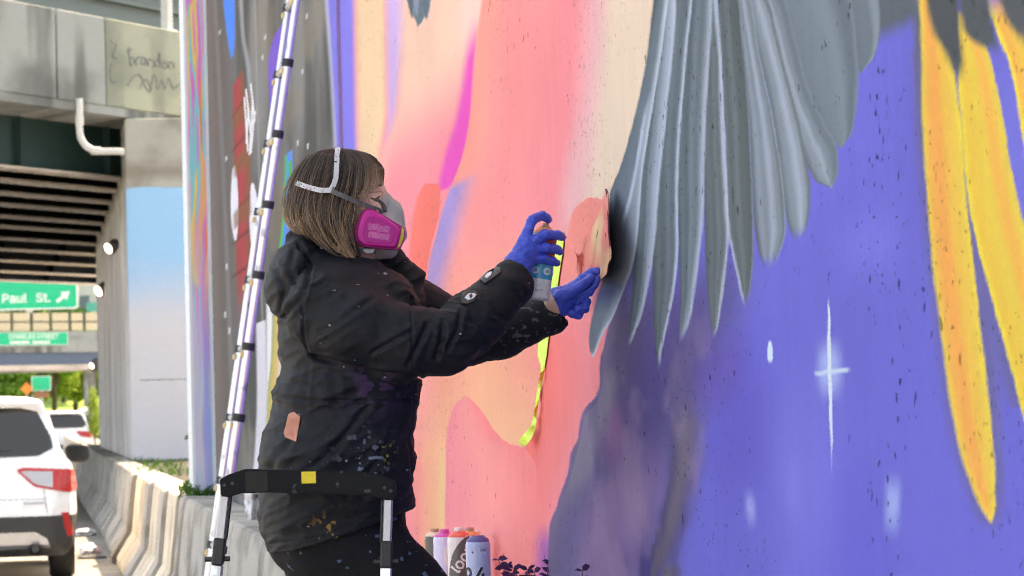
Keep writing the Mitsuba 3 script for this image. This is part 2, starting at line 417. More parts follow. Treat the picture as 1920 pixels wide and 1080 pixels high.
band([(1360, -40), (1390, 100), (1405, 259), (1412, 411), (1417, 440), (1425, 482), (1440, 506)], R7, G0, 3.2, 3.6, bot=(1442, 488, 18), grad=[(0, (92, 101, 110)), (0.25, (138, 148, 164)), (0.42, (128, 139, 153)), (0.6, (154, 166, 184)), (0.82, (128, 138, 150)), (1, (96, 104, 108))],
     hr=(2.5, HL, 0.45))
R6 = [(1376, -40), (1386, 0), (1397, 111), (1407, 259), (1412, 400), (1413, 457), (1410, 517), (1404, 556), (1398, 580)]
band([(1340, -40), (1350, 111), (1358, 259), (1365, 425), (1377, 492), (1386, 538), (1397, 580)], R6, (98, 108, 114), 3.2, 3.6, bot=(1398, 562, 18), grad=[(0, (112, 122, 132)), (0.25, (98, 108, 114)), (0.45, (110, 120, 126)), (0.65, (96, 105, 110)), (1, (88, 97, 101))], hl=(3, HL, 0.9), hr=(3, (170, 184, 200), 0.35))
R5 = [(1338, -40), (1343, 0), (1352, 111), (1358, 259), (1364, 380), (1367, 430), (1359, 517), (1346, 606), (1335, 640)]
band([(1310, -40), (1318, 111), (1318, 300), (1321, 429), (1327, 552), (1334, 640)], R5, (96, 106, 116), 3.2, 3.6, bot=(1335, 622, 18), grad=[(0, (88, 97, 104)), (0.25, (104, 113, 121)), (0.45, (98, 107, 114)), (0.6, (110, 120, 128)), (0.75, (102, 112, 120)), (1, (124, 132, 138))], hr=(4.5, (196, 208, 230), 0.7))
R4 = [(1337, -40), (1335, 37), (1326, 185), (1320, 340), (1318, 411), (1309, 499), (1295, 595), (1283, 647)]
band([(1282, -40), (1272, 111), (1266, 300), (1273, 464), (1277, 606), (1282, 647)], R4, G0, 3.2, 3.6, bot=(1283, 629, 18), grad=[(0, (84, 95, 104)), (0.2, (104, 116, 126)), (0.38, (96, 107, 117)), (0.55, (116, 128, 140)), (0.7, (108, 119, 131)), (1, (134, 146, 160))], hr=(7, (178, 192, 216), 0.75))
R3 = [(1301, -40), (1297, 10), (1284, 130), (1273, 296), (1271, 400), (1272, 446), (1256, 588), (1241, 659), (1232, 696)]
band([(1240, -40), (1228, 111), (1222, 300), (1224, 500), (1228, 600), (1231, 696)], R3, G0, 3.2, 3.6, bot=(1232, 678, 18), grad=[(0, (86, 96, 102)), (0.25, (106, 117, 124)), (0.42, (98, 109, 118)), (0.62, (112, 123, 134)), (0.78, (104, 115, 127)), (1, (116, 128, 142))], hr=(4, (200, 214, 236), 0.9))
R2 = [(1270, -40), (1265, 50), (1242, 290), (1236, 345), (1229, 446), (1210, 567), (1195, 616), (1177, 657)]
band([(1230, -40), (1205, 180), (1190, 340), (1188, 470), (1182, 590), (1176, 657)], R2, G0, 3.2, 3.6, bot=(1177, 639, 18), grad=[(0, (84, 95, 102)), (0.3, (108, 120, 130)), (0.45, (104, 115, 126)), (0.6, (130, 142, 156)), (0.82, (160, 172, 192)), (1, (140, 150, 166))], hr=(5, (198, 210, 234), 0.85))
R1 = [(1258, -40), (1240, 100), (1220, 222), (1203, 340), (1192, 464), (1164, 560), (1135, 620), (1107, 670)]
L1 = [(1243, -40), (1233, 0), (1209, 130), (1184, 240), (1160, 320), (1143, 362), (1140, 440), (1128, 530), (1114, 580), (1106, 620), (1102, 650), (1105, 670)]
band(L1, R1, G0, 2.5, 2.5, grad=[(0, (108, 120, 132)), (0.5, (116, 128, 142)), (0.85, (146, 158, 174)), (1, (128, 138, 150))], hr=(5, (206, 218, 238), 0.8))
band([(1222, 160), (1212, 190), (1186, 333), (1165, 415)], [(1226, 160), (1218, 190), (1192, 333), (1172, 415)], (190, 204, 228), 3, 3, top=(1214, 200, 40), bot=(1170, 410, 30), op=0.8)
band([(1140, 362), (1138, 440), (1126, 520), (1112, 580)], [(1146, 362), (1153, 410), (1153, 500), (1141, 560)], (30, 33, 40), 4, 12, top=(1150, 370, 14), bot=(1140, 520, 44), op=0.96)
band([(1122, 520), (1108, 575)], [(1168, 520), (1150, 590)], (66, 66, 120), 8, 16, top=(1140, 530, 20), bot=(1130, 570, 26), op=0.7)
# --- the yellow feathers at the right edge
band([(1712, 60), (1722, 300), (1738, 480), (1756, 620), (1778, 780), (1806, 900), (1846, 1000)], [(1800, 60), (1812, 300), (1850, 540), (1872, 720), (1880, 900), (1866, 1000)], (112, 108, 150), 16, 14, bot=(1850, 985, 26), op=0.75)
band([(1786, 200), (1812, 400), (1850, 580), (1892, 760)], [(1860, 200), (1900, 400), (1960, 600), (1990, 760)], (112, 108, 150), 14, 14, op=0.7)
YRIM, YO, YL = (238, 214, 82), (238, 172, 94), (228, 198, 88)
band([(1722, -20), (1728, 80), (1731, 200), (1740, 380), (1748, 480), (1765, 620), (1786, 770), (1810, 880), (1838, 955), (1853, 980)],
     [(1745, -20), (1790, 130), (1803, 250), (1812, 360), (1833, 540), (1850, 700), (1863, 850), (1866, 940), (1857, 980)], YO, 5, 3.5,
     grad=[(0, (222, 196, 84)), (0.1, (236, 176, 96)), (0.42, (240, 172, 94)), (0.66, (234, 192, 90)), (0.9, (230, 200, 92)), (1, (240, 222, 80))], hl=(10, YRIM, 0.65), hr=(7, YRIM, 0.7))
band([(1796, 20), (1797, 140), (1803, 250), (1818, 380), (1860, 560), (1902, 720), (1935, 850)], [(1800, 20), (1852, 100), (1900, 330), (1960, 600), (1990, 850)], YO, 3, 3,
     grad=[(0, (236, 222, 84)), (0.15, (232, 196, 84)), (0.45, (230, 202, 88)), (0.7, (238, 184, 92)), (1, (226, 206, 90))], hl=(7, YRIM, 0.75))
band([(1838, -40), (1852, 20), (1866, 60), (1890, 120), (1930, 330), (1980, 560)], [(1900, -40), (1925, 110), (1990, 400), (2010, 560)], (236, 196, 90), 3, 3,
     grad=[(0, (240, 224, 80)), (0.3, (238, 182, 92)), (1, (230, 200, 86))], hl=(6, YRIM, 0.7), top=(1860, 10, 40))
band([(1732, -40), (1750, 60), (1775, 100), (1800, 165)], [(1800, -40), (1800, 60), (1806, 130), (1803, 165)], (88, 93, 98), 9, 8, bot=(1800, 140, 26))
band([(1796, -40), (1806, 50), (1835, 85), (1868, 110)], [(1850, -40), (1862, 60), (1874, 100), (1870, 112)], (92, 97, 102), 9, 8, bot=(1866, 92, 20))
band([(1862, -40), (1880, 30), (1905, 70), (1940, 120)], None, (92, 97, 102), 9, 0, bot=(1905, 80, 28))

# --- the far panel's grey ground, beyond the joint
SJ = float(wall(640, 300)[0])
FAR = []


def band_far(*a, **k):
    n = len(LAYERS)
    band(*a, **k)
    FAR.append(LAYERS.pop())


band_far([(384, -10), (396, 400), (408, 930)], [(437, -10), (450, 400), (455, 930)], (112, 108, 108), 2, 10, grad=[(0, (122, 116, 116)), (0.5, (108, 104, 104)), (1, (118, 116, 118))])
band_far([(418, -10), (428, 80), (434, 110)], [(440, -10), (440, 80), (436, 118)], (92, 140, 240), 2, 2)
band_far([(436, 130), (438, 300), (440, 420), (446, 620)], [(456, 130), (470, 300), (474, 420), (472, 620)], (166, 84, 88), 3, 3, grad=[(0, (150, 92, 86)), (0.4, (168, 84, 90)), (1, (132, 100, 84))], bot=(455, 560, 60))
for y in (190, 258, 300, 380, 440, 505):
    band_far([(434, y - 6), (434, y + 8)], [(474, y - 6), (476, y + 8)], (96, 72, 70), 3, 3, top=(455, y - 2, 3), bot=(455, y + 4, 3), op=0.7)
band_far([(437, 310), (433, 400), (440, 452)], [(441, 310), (447, 400), (443, 452)], (222, 224, 240), 1, 1)
band_far([(471, 342), (468, 420), (477, 494)], [(475, 342), (486, 420), (480, 494)], (224, 226, 242), 1, 1)
band_far([(400, -10), (415, 300), (430, 700), (436, 930)], [(404, -10), (420, 300), (436, 700), (442, 930)], (150, 152, 158), 5, 5, op=0.5)
band_far([(448, -10), (452, 60), (462, 130), (470, 250)], [(455, -10), (458, 60), (470, 130), (474, 250)], (168, 172, 182), 3, 3, op=0.7, bot=(466, 220, 30))
band_far([(476, -10), (486, 400), (492, 700)], [(479, -10), (489, 400), (495, 700)], (160, 162, 168), 1.5, 1.5, op=0.7)
band_far([(532, 20), (510, 80), (503, 120), (506, 200), (512, 262)], [(545, 20), (545, 80), (543, 140), (528, 200), (514, 262)], (128, 104, 206), 1.5, 1.5)
band_far([(510, 160), (511, 240)], [(516, 160), (516, 240)], (196, 140, 96), 1.5, 1.5)
band_far([(534, 280), (530, 400), (522, 470), (505, 560)], [(548, 280), (548, 400), (545, 470), (540, 560)], (96, 140, 226), 1, 1, grad=[(0, (100, 180, 110)), (0.2, (96, 190, 100)), (0.3, (100, 146, 232)), (1, (104, 148, 230))])
band_far([(500, 560), (500, 800)], [(512, 560), (506, 800)], (232, 232, 238), 3, 3)
band_far([(512, 560), (510, 640), (500, 760), (495, 900)], [(530, 560), (528, 680), (522, 800), (515, 900)], (202, 190, 150), 2, 3, grad=[(0, (170, 178, 120)), (0.5, (214, 186, 120)), (1, (224, 220, 214))])
band_far([(480, 600), (482, 720), (470, 930)], [(498, 600), (500, 720), (492, 930)], (224, 222, 236), 3, 3, op=0.9)
band_far([(540, 300), (545, 400)], [(546, 300), (551, 400)], (90, 180, 100), 1, 1)
for y in (210, 300, 400):
    band_far([(436, y - 22), (438, y + 20)], [(470, y - 22), (473, y + 20)], (136, 104, 82), 4, 4, top=(455, y - 18, 6), bot=(455, y + 16, 6), op=0.75)
band_far([(611, -40), (625, 170), (632, 300), (641, 420), (655, 700)], None, (142, 138, 236), 2, 0)
band_far([(606, -40), (621, 170), (628, 300), (638, 420)], [(612, -40), (626, 170), (633, 300), (642, 420)], (206, 208, 244), 5, 3, op=0.8)
TABLE = None
EPI = 1.0


def stroke_far(px0, py0, px1, py1, w, c, op=1.0):
    band_far([(px0 - w, py0), (px1 - w, py1)], [(px0 + w, py0), (px1 + w, py1)], c, 0.8, 0.8, op=op)


for i, (a, b, c_, d) in enumerate([(461, 165, 470, 250), (470, 155, 478, 230), (458, 180, 465, 285), (474, 190, 468, 292), (480, 205, 473, 235), (456, 205, 478, 212), (462, 232, 480, 222), (459, 255, 477, 262), (466, 200, 462, 270), (476, 225, 470, 290)]):
    stroke_far(a, b, c_, d, 1.5, (226, 228, 238))
for x, y in [(412, 60), (424, 297), (497, 70), (567, 134), (577, 274), (450, 760), (425, 500), (430, 620), (558, 268), (422, 590), (492, 108), (575, 30)]:
    band_far([(x - 1.6, y - 6), (x - 1.2, y + 6)], [(x + 1.8, y - 6), (x + 1.6, y + 6)], (214, 218, 226), 0.8, 0.8, op=0.8)


def flat(a):
    return mi.Float(np.ascontiguousarray(a, np.float32))


def run_layers(layers, c, s, z):
    for e in layers:
        m = mi.Float(1) if e['op'] == 1 else mi.Float(e['op'])
        L = e['L'](z) if e['L'] else None
        R = e['R'](z) if e['R'] else None
        if L is not None:
            m = m * smoothstep(-e['wl'], e['wl'], s - L)
        if R is not None:
            m = m * smoothstep(-e['wr'], e['wr'], R - s)
        if e.get('top'):
            m = m * (1 - smoothstep(e['top'][0], e['top'][1], z))
        if e.get('bot'):
            m = m * smoothstep(e['bot'][0], e['bot'][1], z)
        k = paint(e['c'])
        if e['grad'] and L is not None and R is not None:
            t = dr.clip((s - L) / dr.maximum(R - L, 1e-4), 0, 1)
            g = e['grad']
            k = paint(g[0][1])
            for (t0, _), (t1, c1) in zip(g, g[1:]):
                k = mix(k, paint(c1), smoothstep(t0, t1, t))
        for which, X in (('hl', L), ('hr', R)):
            if e[which] and X is not None:
                w, hc, st = e[which]
                u = (s - X) / (w * (e['L'] or e['R']).px)
                k = mix(k, paint(hc), st * dr.exp(-u * u))
        c = mix(c, k, m)
    return c


def pits(s, z, f, keep, r, seed):
    """Small holes in the concrete: (mask)."""
    d1, d2, w = voronoi(s * f + seed, z * f * 0.8 + seed * 1.7)
    n = noise(s * 2.3 + seed, z * 2.9)
    rr = r * (0.45 + 0.9 * cell_rand(w * 4096, seed, 3))
    return (1 - smoothstep(rr * 0.6, rr, d1)) * dr.select(w < keep * smoothstep(0.35, 0.8, n), 1.0, 0.0)


def sz(p):
    return (p.x - float(P0[0])) * float(ES[0]) + (p.y - float(P0[1])) * float(ES[1]), p.z


def hole_mask(s, z):
    a = pits(s, z, 44, 0.055, 0.26, 3.0)
    b = pits(s, z, 105, 0.12, 0.30, 11.0)
    zone = smoothstep(2.0, 2.4, s)                       # the rough patch near the yellow feathers
    c2 = pits(s, z, 66, 0.45, 0.33, 23.0) * smoothstep(0.6, 0.7, noise(s * 6 + 5, z * 4.1 + 2)) * zone * (1 - smoothstep(2.55, 2.75, s))
    return dr.clip(a * 0.8 + b * 0.8 + c2, 0, 1)


def weather(c, s, z):
    """Streaks of the brush and roller, chalky wear, little holes darkened to show their own shade."""
    g = fbm(s * 38, z * 5.5, 3.0, 3)
    v = noise(s * 1.7, z * 1.3, 4.0)
    fine = noise(s * 260, z * 210, 1.0)
    k = 1 + 0.06 * (g - 0.5) + 0.05 * (v - 0.5) + 0.07 * (fine - 0.5)
    c = mi.Color3f(c) * k
    s0_, z0_ = s, z
    s = s + 0.012 * (noise(s * 90, z * 70, 5.0) - 0.5)
    z = z + 0.016 * (noise(s * 80, z * 60, 8.0) - 0.5)
    h = hole_mask(s, z)
    return mix(c, c * 0.22 + mi.Color3f(0.006, 0.006, 0.008), h * 0.85)  # paint darkened inside the holes in place of their self-shadow


def mural(p, n, uv):
    s, z = sz(p)
    w = 0.005 * (noise(s * 30, z * 30) - 0.5) + 0.012 * (noise(s * 6, z * 7) - 0.5) + 0.007 * (noise(s * 330, z * 330) - 0.5) + 0.006 * (noise(s * 140, z * 45) - 0.5)
    smoke = smoothstep(-0.5, 0.1, s) * (1 - smoothstep(1.0, 1.5, s)) * (1 - smoothstep(1.52, 1.72, z))
    w = w + smoke * (0.16 * (fbm(s * 3.2, z * 6.5, 5.0, 4) - 0.5))
    c = run_layers(LAYERS, paint(BASE), s + w, z + 0.006 * (noise(s * 25, z * 20, 9.0) - 0.5))
    # uneven coats: thin and thick passes of the spray can
    coat = fbm(s * 1.9 + 4, z * 2.6, 7.0, 4)
    c = c * (0.90 + 0.20 * coat)
    v = smoothstep(0.5, 0.72, fbm(s * 1.1 + 2, z * 1.5, 3.0, 3)) * smoothstep(0.0, 0.25, c.z - c.x)
    c = mix(c, paint((140, 140, 232)), 0.30 * v)
    vio = smooth_vio = smoothstep(0.01, 0.06, c.z - c.x) * (1 - smoothstep(0.42, 0.6, c.z)) * smoke
    c = mix(c, paint((156, 138, 176)), 0.42 * vio * smoothstep(0.46, 0.72, fbm(s * 4.5, z * 7.5, 15.0, 4)))
    c = mix(c, paint((84, 78, 124)), 0.40 * vio * smoothstep(0.48, 0.72, fbm(s * 5.5 + 8, z * 4.5, 25.0, 4)))
    return weather(c, s, z)


def mural_far(p, n, uv):
    s, z = sz(p)
    g = fbm(s * 1.6, z * 1.2, 2.0, 3)
    g2 = fbm(s * 0.9 + 9, z * 4, 2.0, 3)
    c = mix(paint((96, 97, 96)), paint((138, 138, 140)), smoothstep(0.3, 0.72, g))
    c = mix(c, paint((146, 138, 126)), 0.5 * smoothstep(0.45, 0.7, g2))
    c = run_layers(FAR, c, s, z)
    return weather(c, s, z)


def relief(p, n, uv):
    s, z = sz(p)
    return 0.0011 * fbm(s * 34, z * 7, 3.0, 3) + 0.0007 * noise(s * 150, z * 130, 1.0) + 0.0016 * fbm(s * 8, z * 7, 6.0, 2) - 0.0030 * hole_mask(s, z)


TABLE = flat(np.concatenate(TAB))
dr.eval(TABLE)


def bumped(name, colour, relief_fn, rough=0.55, scale=1.0, spec=0.5, eps=1e-3, **kw):
    tex = proc(colour) if callable(colour) else {'type': 'rgb', 'value': list(map(float, colour))}
    base = {'type': 'diffuse', 'reflectance': tex} if rough is None else {'type': 'principled', 'base_color': tex, 'roughness': rough, 'specular': spec, **kw}
    if relief_fn:
        base = {'type': 'bumpmap', 'arbitrary': {**proc(relief_fn, eps)}, 'scale': scale, 'bsdf': base}
    scene[name] = {'type': 'twosided', 'bsdf': base}
    return name


def plain(name, c, rough=0.5, srgb=False, **kw):
    if srgb:
        c = lin(c)
    scene[name] = {'type': 'twosided', 'bsdf': {'type': 'principled', 'base_color': {'type': 'rgb', 'value': list(map(float, c))}, 'roughness': rough, **kw}}
    return name


bumped('m_mural', mural, relief, None, eps=1.5e-3)
bumped('m_mural_far', mural_far, relief, None, eps=1.5e-3)
# the end pilaster's bright stripe: colour runs down its narrow face


def pilaster_paint(p, n, uv):
    s, z = sz(p)
    u = (p.x - float(P0[0])) * float(WN[0]) + (p.y - float(P0[1])) * float(WN[1])      # distance out of the wall
    t = u / 0.17
    w = t + 0.35 * (noise(z * 2.2, t * 1.5, 7.0) - 0.5)
    f = fbm(w * 5.0, z * 1.1, 5.0, 3)
    c = mix(paint((240, 168, 214)), paint((250, 186, 140)), smoothstep(0.35, 0.6, noise(w * 7.5, z * 2.1, 2.0)))
    c = mix(c, paint((250, 214, 130)), smoothstep(0.52, 0.72, noise(w * 9 + 3, z * 1.9, 8.0)))
    c = mix(c, paint((150, 214, 226)), smoothstep(0.58, 0.7, noise(w * 9 + 11, z * 2.3, 3.0)))
    c = mix(c, paint((232, 130, 220)), smoothstep(0.6, 0.72, noise(w * 10 + 5, z * 2.6, 12.0)))
    c = mix(c, paint((250, 140, 80)), smoothstep(0.62, 0.75, f))
    low = 1 - smoothstep(1.4, 3.0, z + 0.6 * (f - 0.5))
    c = mix(c, mix(paint((206, 214, 244)), paint((150, 176, 244)), smoothstep(0.5, 0.7, noise(w * 5 + 1, z * 1.1, 20.0))), low * 0.85)
    edge = (1 - smoothstep(0.08, 0.2, t)) + smoothstep(0.82, 0.93, t)
    return mix(c, paint((224, 232, 252)), dr.clip(edge, 0, 1))


bumped('m_pilaster', pilaster_paint, None, None)
plain('m_joint', (0.11, 0.045, 0.24), 0.6)

mw = thing('mural_wall', 'tall concrete wall painted with grey wings and a pink, violet and yellow mural', 'wall')
WALL_H = 6.4
SN = float(wall(1950, 500)[0]) + 5.0
SPIL = float(wall(396, 450)[0])
gap = 0.085


def wall_box(s0, s1, z0, z1, off0, off1, bev=0.0):
    return xf(box(s0, s1, off0, off1, z0, z1, bev), frame(P0, ES, WN))


put('panel', wall_box(SJ + gap, SN, 0.0, WALL_H, -0.5, 0, 0.006), 'm_mural', mw, smooth=False)
put('panel', wall_box(SPIL, SJ - gap, 0.0, WALL_H, -0.5, 0, 0.006), 'm_mural_far', mw, smooth=False)
put('joint_seal', wall_box(SJ - gap, SJ + gap, 0.0, WALL_H, -0.4, -0.004), 'm_joint', mw, smooth=False)
put('end_pilaster', wall_box(SPIL - 0.5, SPIL, 0.0, WALL_H, -0.5, 0.17, 0.004), 'm_pilaster', mw, smooth=False, label='narrow rainbow striped end face of the wall')
# ------------------------------------------------------------------ procedural materials of the place
def concrete(c, dark, sx=1.0, streak=0.5):
    def fn(p, n, uv):
        u = p.x * 0.8 + p.y * 0.6
        a = fbm(p.x * 1.1 * sx, p.y * 1.1 * sx, p.z * 1.6 * sx, 4)
        st = fbm(u * 3.1 * sx, p.z * 0.35, 4.0, 3)
        g = noise(p.x * 60, p.y * 60, p.z * 60)
        k = mix(c, dark, smoothstep(0.42, 0.75, a) * 0.7)
        k = mix(k, dark, streak * smoothstep(0.5, 0.78, st))
        return k * (0.93 + 0.14 * g)
    return fn


def rough_bump(p, n, uv):
    return 0.004 * fbm(p.x * 9, p.y * 9, p.z * 9, 3) + 0.0012 * noise(p.x * 70, p.y * 70, p.z * 70)


bumped('m_barrier', concrete((0.40, 0.375, 0.34), (0.13, 0.12, 0.11), 2.0, 0.8), rough_bump, 0.8, spec=0.3)
bumped('m_barrier_sunlit', concrete((0.62, 0.545, 0.44), (0.34, 0.29, 0.23), 1.8, 0.5), rough_bump, 0.8, spec=0.3)  # warm pale tone stands in for bands of sun on the barrier
bumped('m_concrete', concrete((0.34, 0.355, 0.34), (0.11, 0.115, 0.11), 0.75, 0.85), rough_bump, 0.85, spec=0.2)
bumped('m_concrete_patch', concrete((0.36, 0.38, 0.30), (0.19, 0.20, 0.165), 0.8, 0.5), rough_bump, 0.85, spec=0.2)


def road_paint(p, n, uv):
    a = fbm(p.x * 0.7, p.y * 0.25, 1.0, 4)
    g = noise(p.x * 45, p.y * 45, 2.0)
    c = mix((0.22, 0.215, 0.205), (0.34, 0.33, 0.31), smoothstep(0.3, 0.75, a))
    off = (p.x - float(P0[0])) * float(WN[0]) + (p.y - float(P0[1])) * float(WN[1])
    grit = (1 - smoothstep(0.5, 1.2, off)) * smoothstep(0.3, 0.6, fbm(p.x * 3, p.y * 3, 5.0, 3))
    c = mix(c, (0.24, 0.21, 0.18), grit * 0.7)
    return c * (0.8 + 0.4 * g)


bumped('m_road', road_paint, lambda p, n, uv: 0.004 * noise(p.x * 55, p.y * 55, 1.0), 0.75, spec=0.3)


def pier_paint(p, n, uv):
    """Bare, stained concrete above, a painted patch below that runs from sky blue to pale lilac grey."""
    a = fbm(p.x * 1.5, p.y * 1.5, p.z * 1.8, 4)
    st = fbm((p.x + p.y) * 2.3, p.z * 0.5, 3.0, 3)
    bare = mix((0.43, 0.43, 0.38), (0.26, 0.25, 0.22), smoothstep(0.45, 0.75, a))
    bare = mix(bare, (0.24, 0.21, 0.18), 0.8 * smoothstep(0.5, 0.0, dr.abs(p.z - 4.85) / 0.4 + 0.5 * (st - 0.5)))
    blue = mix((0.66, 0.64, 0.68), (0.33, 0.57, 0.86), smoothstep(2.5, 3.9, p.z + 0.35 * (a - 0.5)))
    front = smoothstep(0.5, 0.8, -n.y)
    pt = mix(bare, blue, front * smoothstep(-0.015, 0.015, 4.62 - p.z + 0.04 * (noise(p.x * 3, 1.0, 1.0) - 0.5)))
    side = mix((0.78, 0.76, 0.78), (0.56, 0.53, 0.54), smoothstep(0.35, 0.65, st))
    return mix(pt, side, (1 - front) * smoothstep(4.9, 3.5, p.z) * 0.8) * (0.96 + 0.08 * noise(p.x * 40, p.y * 40, p.z * 40))


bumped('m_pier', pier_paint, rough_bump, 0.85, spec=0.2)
plain('m_green_steel', (0.016, 0.045, 0.042), 0.55)
plain('m_under_shade', (0.003, 0.0034, 0.0034), 0.8, specular=0.1)  # near-black: the shade under the bridge is put into the colour
bumped('m_flange', concrete((0.66, 0.58, 0.50), (0.40, 0.34, 0.30), 0.5, 0.4), None, 0.7, spec=0.2)  # pale tone carries the light bounced up from the road
plain('m_grey_green', (0.17, 0.20, 0.185), 0.55)
plain('m_blue_steel', (0.10, 0.135, 0.20), 0.6)
plain('m_pipe', (0.62, 0.62, 0.60), 0.45)
plain('m_sign_green', (0.01, 0.50, 0.24), 0.45)
plain('m_sign_white', (0.8, 0.8, 0.78), 0.45)
plain('m_sign_orange', (0.75, 0.25, 0.03), 0.5)
plain('m_sign_brown', (0.26, 0.12, 0.05), 0.5)
plain('m_fence_panel', (0.62, 0.54, 0.36), 0.6)
plain('m_dark_metal', (0.05, 0.05, 0.055), 0.5, metallic=0.4)
plain('m_galv', (0.5, 0.5, 0.5), 0.45, metallic=0.6)
plain('m_black_rubber', (0.012, 0.012, 0.013), 0.7)
plain('m_black_plastic', (0.02, 0.02, 0.022), 0.45)
scene['m_lamp'] = {'type': 'diffuse', 'reflectance': {'type': 'rgb', 'value': [0.8, 0.78, 0.7]}}

# ------------------------------------------------------------------ ground, road, slope
struct('ground', box(-400, 500, -60, 900, -1.5, -0.25), 'm_road', smooth=False)


def rwall(s, off, z):
    return P0 + ES * s + WN * off + np.array([0, 0, z])


struct('road', xf(box(-260, 30, 0.2, 16, -0.5, 0.0), frame(P0, ES, WN)), 'm_road', smooth=False, label='grey asphalt carriageway running beside the concrete barrier')


def soil(p, n, uv):
    return mix((0.06, 0.055, 0.045), (0.14, 0.13, 0.115), fbm(p.x * 3, p.y * 3, p.z * 3, 3)) * (0.8 + 0.4 * noise(p.x * 40, p.y * 40, 1.0))


bumped('m_soil', soil, lambda p, n, uv: 0.02 * fbm(p.x * 9, p.y * 9, 1.0, 3), 0.9, spec=0.1)


def grass_far(p, n, uv):
    return mix((0.20, 0.30, 0.05), (0.32, 0.40, 0.10), fbm(p.x * 0.5, p.y * 0.5, 1.0, 4)) * (0.75 + 0.5 * noise(p.x * 6, p.y * 6, 2.0))


bumped('m_grass', grass_far, None, 0.9, spec=0.1)
struct('verge', xf(box(-58, SPIL - 0.5, -5.0, 0.0, -0.3, 0.855), frame(P0, ES, WN)), 'm_soil', smooth=False)
# the grassy slope beyond the second overpass
gx, gy = np.meshgrid(np.linspace(-120, 40, 50), np.linspace(225, 420, 40), indexing='ij')
gz = np.clip((gy - 228 - 0.35 * np.maximum(0, -gx - 48)) * 0.05, 0, 9) + 0.5 * (meshkit.noise(np.stack([gx * 0.1, gy * 0.1, gx * 0], -1)) - 0.5)
gi = np.arange(50 * 40).reshape(50, 40)
struct('grass_slope', (np.stack([gx, gy, gz], -1).reshape(-1, 3), np.stack([gi[:-1, :-1], gi[1:, :-1], gi[1:, 1:], gi[:-1, 1:]], -1).reshape(-1, 4)), 'm_grass', smooth=True)

# ------------------------------------------------------------------ the concrete barrier, section by section
BT = 0.88


def barrier_prof(d=0.0, t=0.0):
    """(distance from the wall, z) of a safety-shape barrier."""
    return [(0.004, 0.0), (0.47 + d, 0.0), (0.47 + d, 0.07), (0.315 + d, 0.32), (0.265 + d, 0.80 + t), (0.25 + d, 0.868 + t), (0.23 + d, BT + t), (0.004, BT + t)]


def barrier_mesh(s0, s1, d=0.0, t=0.0):
    pr = [(a, b) for a, b in barrier_prof(d, t)]
    m = prism([(a, b) for a, b in pr], s1 - s0)            # local x = off, y = z, z = s
    return xf(m, np.array([[ES[0], 0, 0, 0], [ES[1], 0, 0, 0], [0, 0, 1, 0], [0, 0, 0, 1.0]]) @ np.eye(4) if False else frame(P0 + ES * s0, WN, (0, 0, 1), ES))


jb = thing('jersey_barrier', 'long weathered grey concrete barrier along the foot of the painted wall', 'barrier')
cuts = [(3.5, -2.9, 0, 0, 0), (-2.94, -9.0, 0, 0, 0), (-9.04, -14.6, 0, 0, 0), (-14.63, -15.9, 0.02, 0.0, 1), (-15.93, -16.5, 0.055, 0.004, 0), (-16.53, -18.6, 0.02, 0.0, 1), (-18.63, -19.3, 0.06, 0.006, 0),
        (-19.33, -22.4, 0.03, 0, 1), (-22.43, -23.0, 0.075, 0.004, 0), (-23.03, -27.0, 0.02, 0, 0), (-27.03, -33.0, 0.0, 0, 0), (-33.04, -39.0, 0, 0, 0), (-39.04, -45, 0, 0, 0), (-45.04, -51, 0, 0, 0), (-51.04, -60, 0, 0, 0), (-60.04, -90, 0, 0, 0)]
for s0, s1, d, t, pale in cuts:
    put('section', barrier_mesh(s1, s0, d, t), 'm_barrier_sunlit' if pale else 'm_barrier', jb, smooth=20)

# ------------------------------------------------------------------ overpass: frame along the bridge
BD = np.array([0.507, 1.0, 0])
BD /= np.linalg.norm(BD)
BP = np.array([-BD[1], BD[0], 0])        # under the bridge, away from the camera
OB = at(245, 300, 40.2)
OB[2] = 0


def bridge(px, py, off=0.0):
    d = ray(px, py)
    o = OB + BP * off
    t = ((o - CAM) @ BP) / (d @ BP)
    p = CAM + d * t
    return (p - OB) @ BD, p[2]


def bridge_box(u0, u1, v0, v1, z0, z1, bev=0.0):
    return xf(box(min(u0, u1), max(u0, u1), v0, v1, z0, z1, bev), frame(OB, BD, BP))


ov = thing('overpass', 'stained concrete and dark green steel road bridge crossing overhead at left', 'bridge')
z_bot, z_top = bridge(120, 187)[1], bridge(120, 19)[1]
ua, ub, uc = bridge(0, 100)[0], bridge(107, 110)[0], bridge(199, 120)[0]
for a, b, m in ((ua - 6, ub - 0.02, 'm_concrete'), (ub + 0.02, uc - 0.012, 'm_concrete'), (uc + 0.012, uc + 9, 'm_concrete_patch')):
    put('parapet_panel', bridge_box(a, b, 0.0, 0.35, z_bot, z_top, 0.012), m, ov, smooth=False)
put('deck', bridge_box(ua - 6, uc + 24, 0.36, 24, z_bot + 0.32, z_top - 0.5), 'm_under_shade', ov, smooth=False)  # concrete deck, coloured dark for the shade beneath it
put('deck_edge', bridge_box(ua - 6, uc + 9, 0.02, 1.2, z_bot - 0.12, z_bot - 0.004), 'm_concrete', ov, smooth=False)
u_end = bridge(232, 300, 1.3)[0]
